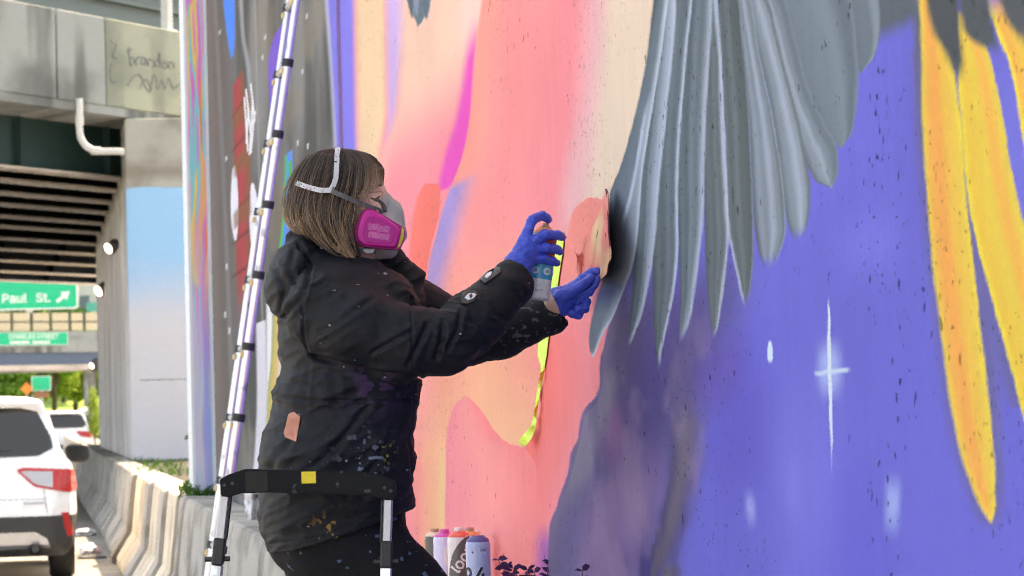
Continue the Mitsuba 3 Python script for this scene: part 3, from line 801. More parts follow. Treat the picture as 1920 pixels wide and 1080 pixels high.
# girders; each bottom flange seen at these heights at the left edge of the photograph
zf = bridge(0, 318, 1.2)[1]
v = 1.2
rows = [316, 340, 364, 385, 407, 426, 448, 469, 490, 510, 527]
for i, yy in enumerate(rows):
    lo_, hi_ = 0.5, 40.0
    for _ in range(40):
        mid = (lo_ + hi_) / 2
        if bridge(0, yy, mid)[1] > zf:
            hi_ = mid
        else:
            lo_ = mid
    v = mid
    u0, u1 = bridge(-60, yy, v)[0], ((P0 - WN * 1.0 - OB - BP * v) @ WN) / (BD @ WN)
    g = put('girder', bridge_box(u0, u1, v - 0.02, v + 0.02, zf + 0.04, z_bot + 0.3), 'm_green_steel' if i == 0 else 'm_under_shade', ov, smooth=False)  # inner girders coloured darker for the shade under the deck
    put('flange', bridge_box(u0, u1, v - 0.17, v + 0.17, zf, zf + 0.035), 'm_flange', g, smooth=False)
    for k in range(6):
        uu = u0 + 1.0 + k * 2.1
        if uu < u1:
            put('stiffener', bridge_box(uu, uu + 0.02, v - 0.14, v - 0.021, zf + 0.04, z_bot + 0.28), 'm_green_steel' if i == 0 else 'm_under_shade', g, smooth=False)
gr_ = []
# scribbled tag on the last parapet panel
tags = []
u0, z0 = bridge(240, 122)
lineq = [[(241, 90), (242, 105), (243, 121), (243, 112), (248, 107), (252, 113), (249, 120), (243, 120)], [(256, 123), (256, 110), (258, 108), (262, 107)], [(272, 112), (267, 109), (264, 116), (268, 122), (273, 116), (273, 111), (275, 124)],
         [(279, 124), (279, 112), (284, 111), (287, 117), (287, 125)], [(298, 118), (293, 114), (291, 121), (295, 126), (299, 120), (299, 103), (300, 127)], [(308, 117), (304, 120), (306, 127), (312, 125), (311, 118), (307, 117)], [(317, 127), (316, 119), (321, 117), (325, 121), (326, 128)],
         [(238, 97), (247, 92)], [(240, 160), (250, 146), (262, 142), (268, 156), (280, 172), (285, 150), (290, 140), (296, 168), (304, 150), (308, 168), (318, 146), (322, 166), (334, 158), (345, 166)], [(262, 164), (275, 150), (281, 170)], [(208, 75), (216, 92), (210, 104), (219, 108)], [(208, 120), (209, 152), (218, 154)]]
for q in lineq:
    pts = np.array([OB + BD * bridge(*p)[0] + BP * (-0.002) + np.array([0, 0, bridge(*p)[1]]) for p in q])
    pts = pts + np.random.default_rng(len(tags)).normal(0, 0.006, pts.shape) * [1, 1, 1]
    pts = pts - BP * ((pts - OB) @ BP + 0.002)[:, None]
    tags.append(tube(smooth_path(pts, 40), 0.009 + 0.005 * np.abs(np.sin(np.arange(40) * 0.37 + len(tags))), 6))
plain('m_tag', (0.17, 0.18, 0.18), 0.8)
put('graffiti', cat(tags), 'm_tag', ov, smooth=False, label='dark scribbled tag on the right parapet panel')

# pier and abutment below it
pier_top = z_bot - 0.13
s41 = (OB - P0) @ ES
ab = thing('bridge_pier', 'concrete bridge pier with a sky blue painted front', 'pier')
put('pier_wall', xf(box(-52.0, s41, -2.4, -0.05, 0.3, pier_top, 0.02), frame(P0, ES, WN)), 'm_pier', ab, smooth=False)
put('joint_line', xf(box(s41 + 0.001, s41 + 0.004, -2.3, -0.2, 1.95, 1.965), frame(P0, ES, WN)), 'm_concrete', ab, smooth=False)

# drain pipe
pp = [at(x, y, 38.6) for x, y in ((148, 185), (149, 215), (149, 245), (153, 262), (164, 276), (182, 283), (205, 284), (232, 285))]
dp = thing('drain_pipe', 'white elbow drain pipe under the bridge edge beside the pier', 'pipe')
put('pipe', tube(smooth_path(pp, 40), 0.047, 14), 'm_pipe', dp, smooth=60)
for q in ((149, 226), (180, 283)):
    c = at(*q, 38.6)
    put('coupling', tube([c + (np.array([0, 0, 0.06]) if q[0] < 160 else np.array([-0.06, 0.0, 0])), c - (np.array([0, 0, 0.06]) if q[0] < 160 else np.array([-0.06, 0.0, 0]))], 0.056, 14), 'm_pipe', dp, smooth=60)

# the higher ramp behind and its post
rp = thing('upper_ramp', 'grey green steel girder of a higher ramp at the top left', 'bridge')
zr = bridge(200, 26, 2.5)[1]
put('girder', bridge_box(ua - 9, uc + 16, 2.5, 2.54, zr - 0.2, zr + 1.9), 'm_grey_green', rp, smooth=False)
for k, (dz, w, h) in enumerate(((-0.2, 0.3, 0.06), (0.18, 0.12, 0.05), (0.52, 0.2, 0.05))):
    put('flange', bridge_box(ua - 9, uc + 16, 2.5 - w, 2.495, zr + dz, zr + dz + h), 'm_grey_green', rp, smooth=False)
put('deck', bridge_box(ua - 9, uc + 16, 2.6, 9, zr + 1.5, zr + 1.95), 'm_concrete', rp, smooth=False)
ps = thing('bridge_post', 'pale steel post standing on the parapet at the top left', 'post')
u0 = bridge(311, 30, 0.2)[0]
put('shaft', bridge_box(u0 - 0.065, u0 + 0.065, 0.12, 0.25, z_top, z_top + 1.7, 0.01), 'm_pipe', ps, smooth=False)
put('base_plate', bridge_box(u0 - 0.11, u0 + 0.11, 0.08, 0.29, z_top + 0.001, z_top + 0.03, 0.004), 'm_pipe', ps, smooth=False)

# lamps along the abutment
for i, (px, py, Y) in enumerate(((203, 466, 43.5), (184, 546, 52.0), (172, 686, 150.0))):
    c = at(px, py, Y)
    sc_ = Y / 43.5
    k = thing('wall_lamp', ('lit lamp nearest the camera on the bridge pier side', 'lit lamp second along the bridge pier, beside the big green sign', 'small lit lamp farthest away under the second bridge')[i], 'lamp')
    lens = trimesh.creation.icosphere(subdivisions=2, radius=1.0)
    lens.apply_scale(np.array([0.046, 0.05, 0.080]) * sc_ * (0.55 if i == 2 else 1))
    lens.apply_transform(trimesh.transformations.rotation_matrix(-0.45, [0, 1, 0]))
    lens.apply_translation(c)
    scene[f'{k}__lens'] = mikit.ply(lens, 'm_lamp', smooth=True, emitter={'type': 'area', 'radiance': {'type': 'rgb', 'value': [1.1, 0.85, 0.55]}})
    hs = trimesh.creation.icosphere(subdivisions=2, radius=1.0)
    hs.apply_scale([0.085 * sc_, 0.08 * sc_, 0.13 * sc_])
    hs.apply_transform(trimesh.transformations.rotation_matrix(0.5, [0, 1, 0]))
    hs.apply_translation(c + np.array([0.055, 0.075, 0.03]) * sc_)
    put('housing', hs, 'm_dark_metal', k, smooth=60)
    put('bracket', box(c[0] + 0.06 * sc_, c[0] + 0.3 * sc_, c[1] - 0.02, c[1] + 0.02 + 0.03 * sc_, c[2] + 0.02 * sc_, c[2] + 0.06 * sc_), 'm_dark_metal', k, smooth=False)

# ------------------------------------------------------------------ guide signs
def sign_board(name, label, c0, c1, ztop, zbot, board, rows_, parent_extra=None, border=0.05, depth=0.06):
    """A flat board facing the camera between two points; rows_: (text, height, x share, z share)."""
    c0, c1 = np.asarray(c0, float), np.asarray(c1, float)
    ex = (c1 - c0) * np.array([1, 1, 0])
    w = np.linalg.norm(ex)
    ex /= w
    nrm = np.array([ex[1], -ex[0], 0])
    h = ztop - zbot
    base = np.array([c0[0], c0[1], zbot])
    k = thing(name, label, 'sign')
    fr = frame(base, ex, (0, 0, 1), nrm)
    def rr(a, r):
        return shapely.box(a, a, w - a, h - a).buffer(-r).buffer(r)
    put('rim', xf(prism(rr(0, 0.12), depth), fr), 'm_sign_white', k, smooth=False)
    fr2 = frame(base + nrm * (depth - 0.02), ex, (0, 0, 1), nrm)
    put('face', xf(prism(rr(border, 0.10), 0.024), fr2), board, k, smooth=False)
    tx = []
    for r in rows_:
        if isinstance(r[0], str):
            t = meshkit.text_mesh(r[0], r[1], 0.006, True)
            t.apply_scale([r[4] if len(r) > 4 else 1, 1, 1])
            tx.append(xf(t, frame(base + ex * r[2] + np.array([0, 0, r[3]]) + nrm * (depth + 0.004), ex, (0, 0, 1), nrm)))
        else:
            tx.append(xf(prism(r[0], 0.006), frame(base + nrm * (depth + 0.004), ex, (0, 0, 1), nrm)))
    if tx:
        [put('lettering', t, 'm_sign_white', k, smooth=False) for t in tx]
    return k


Y1 = 105.0
a, b = at(-60, 590, Y1), at(147, 582, Y1)
zt, zb = at(60, 505, Y1)[2], at(60, 581, Y1)[2]
mpp = Y1 / FPX
wd = np.linalg.norm((b - a)[:2])
tz = zt - zb


def sg(px, py):
    p = at(px, py, Y1)
    return (p - a)[0] / (b - a)[0] * wd, p[2] - zb


lx, lz = sg(3, 568)
ax0, az0 = sg(107, 566)
ax1, az1 = sg(130, 547)
dirv = np.array([ax1 - ax0, az1 - az0]) / math.hypot(ax1 - ax0, az1 - az0)
nv = np.array([-dirv[1], dirv[0]])
A0, A1 = np.array([ax0, az0]), np.array([ax1, az1])
arrow = [A0 + nv * 0.06, A1 - dirv * 0.24 + nv * 0.06, A1 - dirv * 0.30 + nv * 0.2, A1 + nv * 0.0, A1 - dirv * 0.30 - nv * 0.2, A1 - dirv * 0.24 - nv * 0.06, A0 - nv * 0.06]
arrow = [A0 + nv * 0.06, A1 - dirv * 0.26 + nv * 0.06, A1 - dirv * 0.26 + nv * 0.19, A1 + dirv * 0.03, A1 - dirv * 0.26 - nv * 0.19, A1 - dirv * 0.26 - nv * 0.06, A0 - nv * 0.06]
gs = sign_board('guide_sign', 'big green overhead sign reading Paul St. with a white arrow', a, b, zt, zb, 'm_sign_green',
                [('St.', 0.31, lx - 0.95, lz), ('Paul', 0.31, lx, lz, 1.05), ('St.', 0.31, sg(67, 566)[0], lz, 1.05), (arrow,)])
hg = a + (b - a) * 0.55
put('hanger', box(hg[0] - 0.1, hg[0] + 0.1, hg[1] + 0.02, hg[1] + 0.2, zb - 0.1, zt + 1.5), 'm_galv', gs, smooth=False)
put('hanger', box(a[0] + 0.8, a[0] + 1.0, hg[1] + 0.02, hg[1] + 0.2, zb - 0.1, zt + 1.5), 'm_galv', gs, smooth=False)
put('gantry_beam', box(a[0] - 6, b[0] + 5, hg[1] + 0.2, hg[1] + 0.5, zt + 0.9, zt + 1.25), 'm_galv', gs, smooth=False)

# second overpass, far
Y2 = 190.0
D2 = np.array([0.8, 0.6, 0])
D2P = np.array([-0.6, 0.8, 0])
O2 = at(100, 690, Y2)
O2[2] = 0


def far_pt(px, py):
    d = ray(px, py)
    t = ((O2 - CAM) @ D2P) / (d @ D2P)
    p = CAM + d * t
    return (p - O2) @ D2, p[2]


def far_box(u0, u1, v0, v1, z0, z1, bev=0):
    return xf(box(u0, u1, v0, v1, z0, z1, bev), frame(O2, D2, D2P))


f2 = thing('far_overpass', 'second bridge farther away with a blue grey beam and fenced deck', 'bridge')
uL, uR = far_pt(-60, 690)[0], far_pt(230, 690)[0]
zz = [far_pt(80, y)[1] for y in (694, 684, 661, 622, 585)]
put('beam', far_box(uL, uR, 0, 0.5, zz[1], zz[2]), 'm_blue_steel', f2, smooth=False)
put('soffit', far_box(uL, uR, 0.51, 9, zz[0], zz[1] + 0.3), 'm_concrete', f2, smooth=False)
put('flange', far_box(uL, uR, -0.1, 0.5, zz[0], zz[1] - 0.004), 'm_flange', f2, smooth=False)
put('parapet', far_box(uL, uR, -0.15, 0.2, zz[2] + 0.004, zz[3]), 'm_concrete', f2, smooth=False)
for px in (-16, 22, 59, 95, 131, 158):
    u = far_pt(px, 610)[0]
    put('fence_post', far_box(u - 0.05, u + 0.05, -0.05, 0.05, zz[3], zz[4]), 'm_dark_metal', f2, smooth=False)
for pa, pb in ((-16, 22), (22, 59), (59, 95), (95, 131), (131, 158), (158, 190)):
    u, u2 = far_pt(pa, 610)[0], far_pt(pb, 610)[0]
    pn = put('fence_panel', far_box(u + 0.12, u2 - 0.1, 0.0, 0.04, zz[3] + 0.06, zz[4] - 0.06), 'm_fence_panel', f2, smooth=False)
    put('rail', far_box(u + 0.06, u2 - 0.06, -0.05, -0.004, (zz[3] + zz[4]) / 2 - 0.04, (zz[3] + zz[4]) / 2 + 0.04), 'm_dark_metal', pn, smooth=False)
put('pier', far_box(far_pt(170, 700)[0], far_pt(188, 700)[0], 0.6, 1.0, 0, zz[0]), 'm_concrete', f2, smooth=False)
p0_, p1_ = far_pt(-40, 640), far_pt(124, 640)
A = O2 + D2 * p0_[0] - D2P * 0.24
B = O2 + D2 * p1_[0] - D2P * 0.24
zt2, zb2 = far_pt(60, 623)[1], far_pt(60, 648)[1]
hh = zt2 - zb2
off_l = far_pt(12, 640)[0] - p0_[0]
sign_board('street_sign', 'wide green CHARLES STREET sign fixed to the far bridge parapet', A, B, zt2, zb2, 'm_sign_green',
           [('CHARLES STREET', hh * 0.3, off_l, hh * 0.55, 1.05), ('EXIT ONLY 1/4 MI', hh * 0.22, off_l + 0.2, hh * 0.14, 1.05)] if False else [('CHARLES STREET', hh * 0.36, off_l, hh * 0.5, 0.98), (shapely.box(off_l + 0.1, hh * 0.15, off_l + 1.5, hh * 0.33),), (shapely.box(off_l + 1.7, hh * 0.15, off_l + 3.0, hh * 0.33),)], border=0.04, depth=0.05)

# buildings behind the second overpass, so that the air under the bridge closes
plain('m_build', (0.50, 0.50, 0.52), 0.7)
plain('m_build_glass', (0.10, 0.13, 0.17), 0.2)
plain('m_teal', (0.08, 0.34, 0.30), 0.5)
bl = thing('office_block', 'pale grey city building behind the far bridge', 'building')
bx0, bx1 = at(-220, 600, 300)[0], at(260, 600, 300)[0]
put('wall', box(bx0, bx1, 300, 320, 0, 26), 'm_build', bl, smooth=False)
for i in range(14):
    for j in range(5):
        x = bx0 + 1.2 + i * (bx1 - bx0 - 2) / 14
        put('window', box(x, x + 1.0, 299.9, 300.05, 9 + j * 3.2, 10.8 + j * 3.2), 'm_build_glass', bl, smooth=False)
cb = thing('teal_sign', 'small teal sign above the far bridge fence', 'sign')
c = at(172, 575, 240)
put('panel', box(c[0] - 0.45, c[0] + 0.45, 240, 240.06, c[2] - 0.4, c[2] + 0.35, 0.01), 'm_teal', cb, smooth=False)
put('post', box(c[0] - 0.06, c[0] + 0.06, 240.07, 240.2, 0, c[2] + 0.3), 'm_galv', cb, smooth=False)
for i, (nm, lab, px0, px1, y0, y1, mt, Y) in enumerate((('exit_sign', 'small green sign in front of the trees under the far bridge', 60, 94, 706, 732, 'm_sign_green', 225),
                                                  ('works_sign', 'orange warning sign beyond the white car roof', 42, 58, 718, 740, 'm_sign_orange', 224),
                                                  ('brown_sign', 'brown sign below the small green sign', 64, 92, 735, 746, 'm_sign_brown', 224.5))):
    q0, q1 = at(px0, y1, Y), at(px1, y0, Y)
    k = thing(nm, lab, 'sign')
    if nm == 'works_sign':
        cx, cz, r_ = (q0[0] + q1[0]) / 2, (q0[2] + q1[2]) / 2, 0.5
        put('panel', xf(prism([(-r_, 0), (0, -r_), (r_, 0), (0, r_)], 0.05), frame((cx, Y, cz), (1, 0, 0), (0, 0, 1), (0, -1, 0))), mt, k, smooth=False)
    else:
        put('panel', box(q0[0], q1[0], Y, Y + 0.06, q0[2], q1[2], 0.01), mt, k, smooth=False)
        if nm == 'exit_sign':
            put('border', box(q0[0] - 0.05, q1[0] + 0.05, Y + 0.03, Y + 0.05, q0[2] - 0.05, q1[2] + 0.05), 'm_sign_white', k, smooth=False)
    put('post', box((q0[0] + q1[0]) / 2 - 0.06, (q0[0] + q1[0]) / 2 + 0.06, Y + 0.07, Y + 0.18, 0, q1[2] - 0.1), 'm_galv', k, smooth=False)

# guard rail down the slope
gr2 = thing('guard_rail', 'pale guard rail curving down beside the grass slope', 'guardrail')
gp = smooth_path([at(165, 765, 190), at(150, 772, 180), at(125, 780, 165), at(100, 786, 150)], 30)
put('rail', tube(gp, 0.14, 8), 'm_galv', gr2)
for q in gp[::5]:
    put('post', box(q[0] - 0.07, q[0] + 0.07, q[1] + 0.12, q[1] + 0.26, 0, q[2] + 0.1), 'm_galv', gr2, smooth=False)

# ------------------------------------------------------------------ foliage
def leaf_cloud(blobs, n, size, seed):
    """Many leaf-shaped pairs of triangles through the volume of some ellipsoids."""
    r = np.random.default_rng(seed)
    vols = np.array([b[1][0] * b[1][1] * b[1][2] for b in blobs])
    w = r.choice(len(blobs), n, p=vols / vols.sum())
    d = r.normal(size=(n, 3))
    d /= np.linalg.norm(d, axis=1, keepdims=True)
    rad = r.uniform(0.35, 1.0, n) ** 0.6
    c = np.array([blobs[i][0] for i in w]) + d * rad[:, None] * np.array([blobs[i][1] for i in w]) * (1 + 0.25 * r.normal(size=(n, 1)) * 0.5)
    a = r.normal(size=(n, 3))
    a /= np.linalg.norm(a, axis=1, keepdims=True)
    b = np.cross(a, r.normal(size=(n, 3)))
    b /= np.linalg.norm(b, axis=1, keepdims=True)
    sz_ = size * r.uniform(0.6, 1.4, n)[:, None]
    v = np.stack([c - a * sz_, c + b * sz_ * 0.45, c + a * sz_, c - b * sz_ * 0.45], 1).reshape(-1, 3)
    q = np.arange(n * 4).reshape(n, 4)
    return trimesh.Trimesh(v, np.vstack([q[:, [0, 1, 2]], q[:, [0, 2, 3]]]), process=False)


def leaf_bsdf(name, c, t=0.7):
    scene[name] = {'type': 'principledthin', 'base_color': {'type': 'rgb', 'value': list(c)}, 'roughness': 0.6, 'diff_trans': t}


leaf_bsdf('m_leaf', (0.17, 0.28, 0.05))
leaf_bsdf('m_leaf_b', (0.27, 0.36, 0.06))
leaf_bsdf('m_leaf_c', (0.07, 0.14, 0.03))
plain('m_bark', (0.07, 0.05, 0.035), 0.8)


def tree(x, y, h, r_, mat, label, seed, group=None):
    r = np.random.default_rng(seed)
    k = thing('tree', label, 'tree', group)
    z0 = float(np.interp(y, [228, 400], [0, 8]))
    blobs = [(np.array([x + r.uniform(-0.7, 0.7) * r_, y + r.uniform(-0.5, 0.5) * r_, z0 + h * r.uniform(0.28, 0.85)]), np.array([1, 1, 0.8]) * r_ * r.uniform(0.35, 0.6)) for _ in range(9)]
    put('crown', leaf_cloud(blobs, 5200, 0.32, seed), mat, k, smooth=False)
    tr = [tube(smooth_path([(x, y, z0 - 0.5), (x + 0.1, y, z0 + h * 0.25), (x + 0.2, y, z0 + h * 0.55)], 8), np.linspace(0.28, 0.12, 8), 8)]
    for b in blobs[:5]:
        tr.append(tube(smooth_path([(x + 0.05, y, z0 + h * 0.25), (np.array([x, y, z0 + h * 0.3]) + b[0]) / 2, b[0]], 8), np.linspace(0.14, 0.04, 8), 6))
    put('trunk', cat(tr), 'm_bark', k)


for i, (px, Y, h, r_, mt, lab) in enumerate(((8, 246, 9, 3.4, 'm_leaf', 'broad green tree farthest left under the far bridge'), (52, 256, 10, 3.6, 'm_leaf_b', 'yellow green tree behind the small green sign'),
                                             (100, 250, 9, 3.2, 'm_leaf', 'green tree right of the small green sign'), (140, 262, 9, 3.0, 'm_leaf_b', 'yellow green tree beside the far bridge pier'),
                                             (-30, 250, 9, 3.6, 'm_leaf_c', 'dark tree at the left picture edge'), (28, 285, 11, 4.2, 'm_leaf_c', 'dark green tree behind the others, left'), (118, 285, 11, 4.2, 'm_leaf_c', 'dark green tree behind the others, right'))):
    tree(at(px, 720, Y)[0], Y, h, r_, mt, lab, 40 + i)
# shrub by the pier, and the lush bit at its foot far off
sh = thing('shrub', 'bright green shrub at the far end of the barrier', 'shrub')
c = at(178, 800, 74)
put('foliage', leaf_cloud([(at(176, 770, 74), np.array([0.16, 0.4, 0.32])), (at(179, 800, 74), np.array([0.2, 0.4, 0.25])), (at(174, 745, 74), np.array([0.1, 0.3, 0.3]))], 900, 0.05, 9), 'm_leaf_b', sh, smooth=False)
put('stem', tube([c - [0, 0, 1.0], c + [0, 0, 0.6]], 0.02, 6), 'm_bark', sh)


def blade_tuft(points, h, n, seed, spread=0.03, width=0.006):
    r = np.random.default_rng(seed)
    out = []
    for i in range(n):
        b = np.asarray(points[r.integers(len(points))]) + np.append(r.normal(0, spread, 2), 0)
        d = np.append(r.normal(0, 0.5, 2), 1.0)
        L_ = h * r.uniform(0.5, 1.2)
        side = np.cross(d, r.normal(size=3))
        side /= np.linalg.norm(side)
        c_ = [b, b + d * L_ * 0.5 + 0, b + d * L_ * 0.8 + np.append(d[:2] * L_ * 0.6, 0)]
        w = [width, width * 0.8, 0]
        v = [c_[0] - side * w[0], c_[0] + side * w[0], c_[1] - side * w[1], c_[1] + side * w[1], c_[2]]
        out.append(trimesh.Trimesh(v, [[0, 1, 3], [0, 3, 2], [2, 3, 4]], process=False))
    return cat(out)


pts = [rwall(s_, o_, 0.85) for s_, o_ in zip(np.random.default_rng(3).uniform(-33.0, -21.5, 60), np.random.default_rng(4).uniform(-0.5, 0.12, 60))]
key = struct('ledge_grass', blade_tuft(pts, 0.085, 260, 5, 0.12, 0.009), 'm_leaf_c', smooth=False, kind='stuff', label='thin green weeds growing on the ledge before the blue pier')
wd_ = thing('weed', 'low dark green weed at the foot of the rainbow wall end', 'plant')
put('foliage', blade_tuft([rwall(-14.9 + 0.2 * i, 0.05 + 0.02 * i, BT - 0.01) for i in range(4)], 0.12, 160, 6, 0.07, 0.008), 'm_leaf_c', wd_, smooth=False)
put('leaves', leaf_cloud([(rwall(-14.8, 0.10, BT + 0.06), np.array([0.16, 0.35, 0.06]))], 260, 0.022, 8), 'm_leaf_c', wd_, smooth=False)
tw = thing('twig', 'dead dark twig rising beside the rainbow wall end', 'plant')
b0 = at(362, 862, 30.5)
tws = [tube(smooth_path([b0, at(360, 835, 30.5), at(357, 822, 30.5), at(352, 815, 30.5)], 10), 0.018, 5), tube(smooth_path([at(360, 840, 30.5), at(364, 822, 30.5), at(363, 800, 30.5)], 10), 0.014, 5)]
put('stem', cat(tws), 'm_bark', tw)
put('leaves', leaf_cloud([(at(355, 820, 30.5), np.array([0.05, 0.05, 0.03])), (at(362, 828, 30.5), np.array([0.03, 0.05, 0.03]))], 24, 0.03, 12), 'm_leaf_c', tw, smooth=False)
# ------------------------------------------------------------------ telescopic ladder leaning on the wall
scene['m_alu'] = {'type': 'twosided', 'bsdf': {'type': 'principled', 'base_color': proc(lambda p, n, uv: mix((0.82, 0.82, 0.83), (0.34, 0.33, 0.33), 0.8 * smoothstep(0.62, 0.75, fbm(p.x * 30, p.y * 30, p.z * 14, 4)))),
                   'roughness': proc(lambda p, n, uv: 0.24 + 0.25 * noise(p.x * 60, p.y * 60, p.z * 8)), 'metallic': 0.9}}
plain('m_alu_dull', (0.52, 0.52, 0.55), 0.40, metallic=0.85)
plain('m_yellow_btn', (0.75, 0.6, 0.25), 0.5)


def off_for(px, py, s):
    lo_, hi_ = -0.5, 2.5
    for _ in range(50):
        mid = (lo_ + hi_) / 2
        # moving the plane out makes the hit nearer, so s grows
        if wall(px, py, mid)[0] > s:
            hi_ = mid
        else:
            lo_ = mid
    return mid, wall(px, py, mid)[1]


SL = -5.35
oa, za = off_for(421, 971, SL)
ob, zb_ = off_for(556, 0, SL)


def lad(z, ds=0.0):
    o = oa + (ob - oa) * (z - za) / (zb_ - za)
    return P0 + ES * (SL - ds) + WN * o + np.array([0, 0, z])


zc = [off_for(x, y, SL)[1] for x, y in ((569, -20), (543, 118), (527, 252), (513, 384), (493, 516), (474, 650), (455, 783), (437, 905), (421, 1030))]
step = float(np.mean(-np.diff(zc)))
z_joint = [zc[1] + step * k for k in range(9, 0, -1)] + zc[1:]
z_joint = [z for z in z_joint if lad(z)[2] > 0.15] + list(np.arange(zc[-1] - step, 0.1, -step))
tl = thing('telescopic_ladder', 'tall silver telescopic ladder with black collars leaning on the wall behind the person', 'ladder')
z_hi = z_joint[0]
zs = sorted(z_joint)
for ds in (0.0, 0.44):
    levels = [0.02] + zs
    for i, (z0_, z1_) in enumerate(zip(levels, levels[1:])):
        r = 0.0245 - 0.0009 * i
        rail = put('rail', tube([lad(z0_, ds), lad(z1_, ds)], r, 18), 'm_alu', tl, smooth=40)
        q = lad(z1_, ds)
        ax = (lad(z1_ + 1, ds) - q) / np.linalg.norm(lad(z1_ + 1, ds) - q)
        put('collar', cat([tube([q - ax * 0.016, q + ax * 0.016], r + 0.0075, 18), xf(box(-0.03, 0.012, -0.014, 0.014, -0.012, 0.012, 0.004), frame(q + WN * 0.012 - ES * 0.0, WN, ES, ax))]), 'm_black_plastic', rail, smooth=40)
        put('button', xf(box(0.0, 0.012, -0.008, 0.008, -0.045, -0.020, 0.003), frame(q + WN * (r - 0.002), WN, ES, ax)), 'm_yellow_btn', rail, smooth=False)
for z in zs:
    put('rung', tube([lad(z, 0.03), lad(z, 0.41)], 0.017, 12), 'm_alu_dull', tl, smooth=40)
for ds in (0.0, 0.44):
    q = lad(0.0, ds)
    put('foot', tube([q, q + np.array([0, 0, 0.05])], [0.034, 0.03], 16), 'm_black_rubber', tl, smooth=40)

# ------------------------------------------------------------------ step ladder with its black top handle
YS = 6.10


def sp(X, Y_, y=YS):
    return at(380 + X / 2.5707, 660 + Y_ / 2.5707, y)


ex_s, _ = np.array([1.0, 0, 0]), 0
st = thing('step_ladder', 'aluminium step ladder with a black handle and small yellow label before the person', 'step ladder')


def scuffed(p, n, uv):
    a = smoothstep(0.74, 0.80, fbm(p.x * 60, p.z * 60, 3.0, 3)) * 0.5
    return mix((0.0075, 0.008, 0.0105), (0.12, 0.11, 0.10), a)


bumped('m_handle', scuffed, lambda p, n, uv: 0.0006 * noise(p.x * 180, p.y * 180, p.z * 180), 0.6, spec=0.2)
hp = [(88, 612), (128, 590), (205, 564), (320, 566), (540, 571), (755, 575), (860, 594), (928, 622), (932, 660), (926, 712), (868, 706), (800, 690), (560, 682), (300, 676), (190, 680), (136, 697), (92, 692)]
P2 = np.array([sp(*q) for q in hp])
poly = Polygon(P2[:, [0, 2]]).buffer(-0.006).buffer(0.006)
hd = prism(poly, 0.045)
hd = xf(hd, frame((0, YS + 0.022, 0), (1, 0, 0), (0, 0, 1), (0, -1, 0)))
hb = m3.Manifold(m3.Mesh(np.asarray(hd.vertices, np.float32), np.asarray(hd.faces, np.uint32)))
inner = [prism(poly.buffer(-b), 0.045 + 2 * (0.004 - b) if False else 0.045 - 0.0 + 2 * 0) for b in (0.0,)]
layers = []
for b, g in ((0.006, 0.0), (0.0018, 0.0018), (0.0, 0.006)):
    pm = prism(poly.buffer(-b), 0.057 - 2 * g)
    layers.append(xf(pm, frame((0, YS + 0.0285 - g, 0), (1, 0, 0), (0, 0, 1), (0, -1, 0))))
put('handle', cat(layers), 'm_handle', st, smooth=False)
plain('m_label_yellow', (0.78, 0.62, 0.02), 0.5)
q0, q1 = sp(482, 632), sp(550, 574)
put('label', box(q0[0], q1[0], YS - 0.0302, YS - 0.027, q0[2], q1[2]), 'm_label_yellow', st, smooth=False, label='small yellow label on the black handle')
for X_, Y_ in ((112, 640), (150, 632), (880, 652), (910, 668)):
    q = sp(X_, Y_)
    put('screw', tube([[q[0], YS - 0.0315, q[2]], [q[0], YS - 0.026, q[2]]], 0.0038, 12), 'm_dark_metal', st, smooth=30)
plain('m_handle_grey', (0.030, 0.027, 0.025), 0.7, specular=0.2)
q0, q1 = sp(214, 672), sp(318, 572)
put('grip_pad', box(q0[0], q1[0], YS - 0.0300, YS - 0.027, q0[2], q1[2]), 'm_handle_grey', st, smooth=False)


def leg(pts, w, d, name, mat, y0=0.0):
    """Rectangular section swept down the points (in the plane of the ladder)."""
    out = []
    for a, b in zip(pts, pts[1:]):
        a, b = np.asarray(a), np.asarray(b)
        ax = b - a
        L_ = np.linalg.norm(ax)
        ax /= L_
        sx = np.cross([0, 1.0, 0], ax)
        sx /= np.linalg.norm(sx)
        out.append(xf(box(-w / 2, w / 2, -d / 2, d / 2, 0, L_, 0.003), frame(a, sx, np.cross(ax, sx), ax)))
    return put(name, cat(out), mat, st, smooth=False)


def down(a, b, z):
    a, b = np.asarray(a), np.asarray(b)
    return a + (b - a) * (z - a[2]) / (b[2] - a[2])


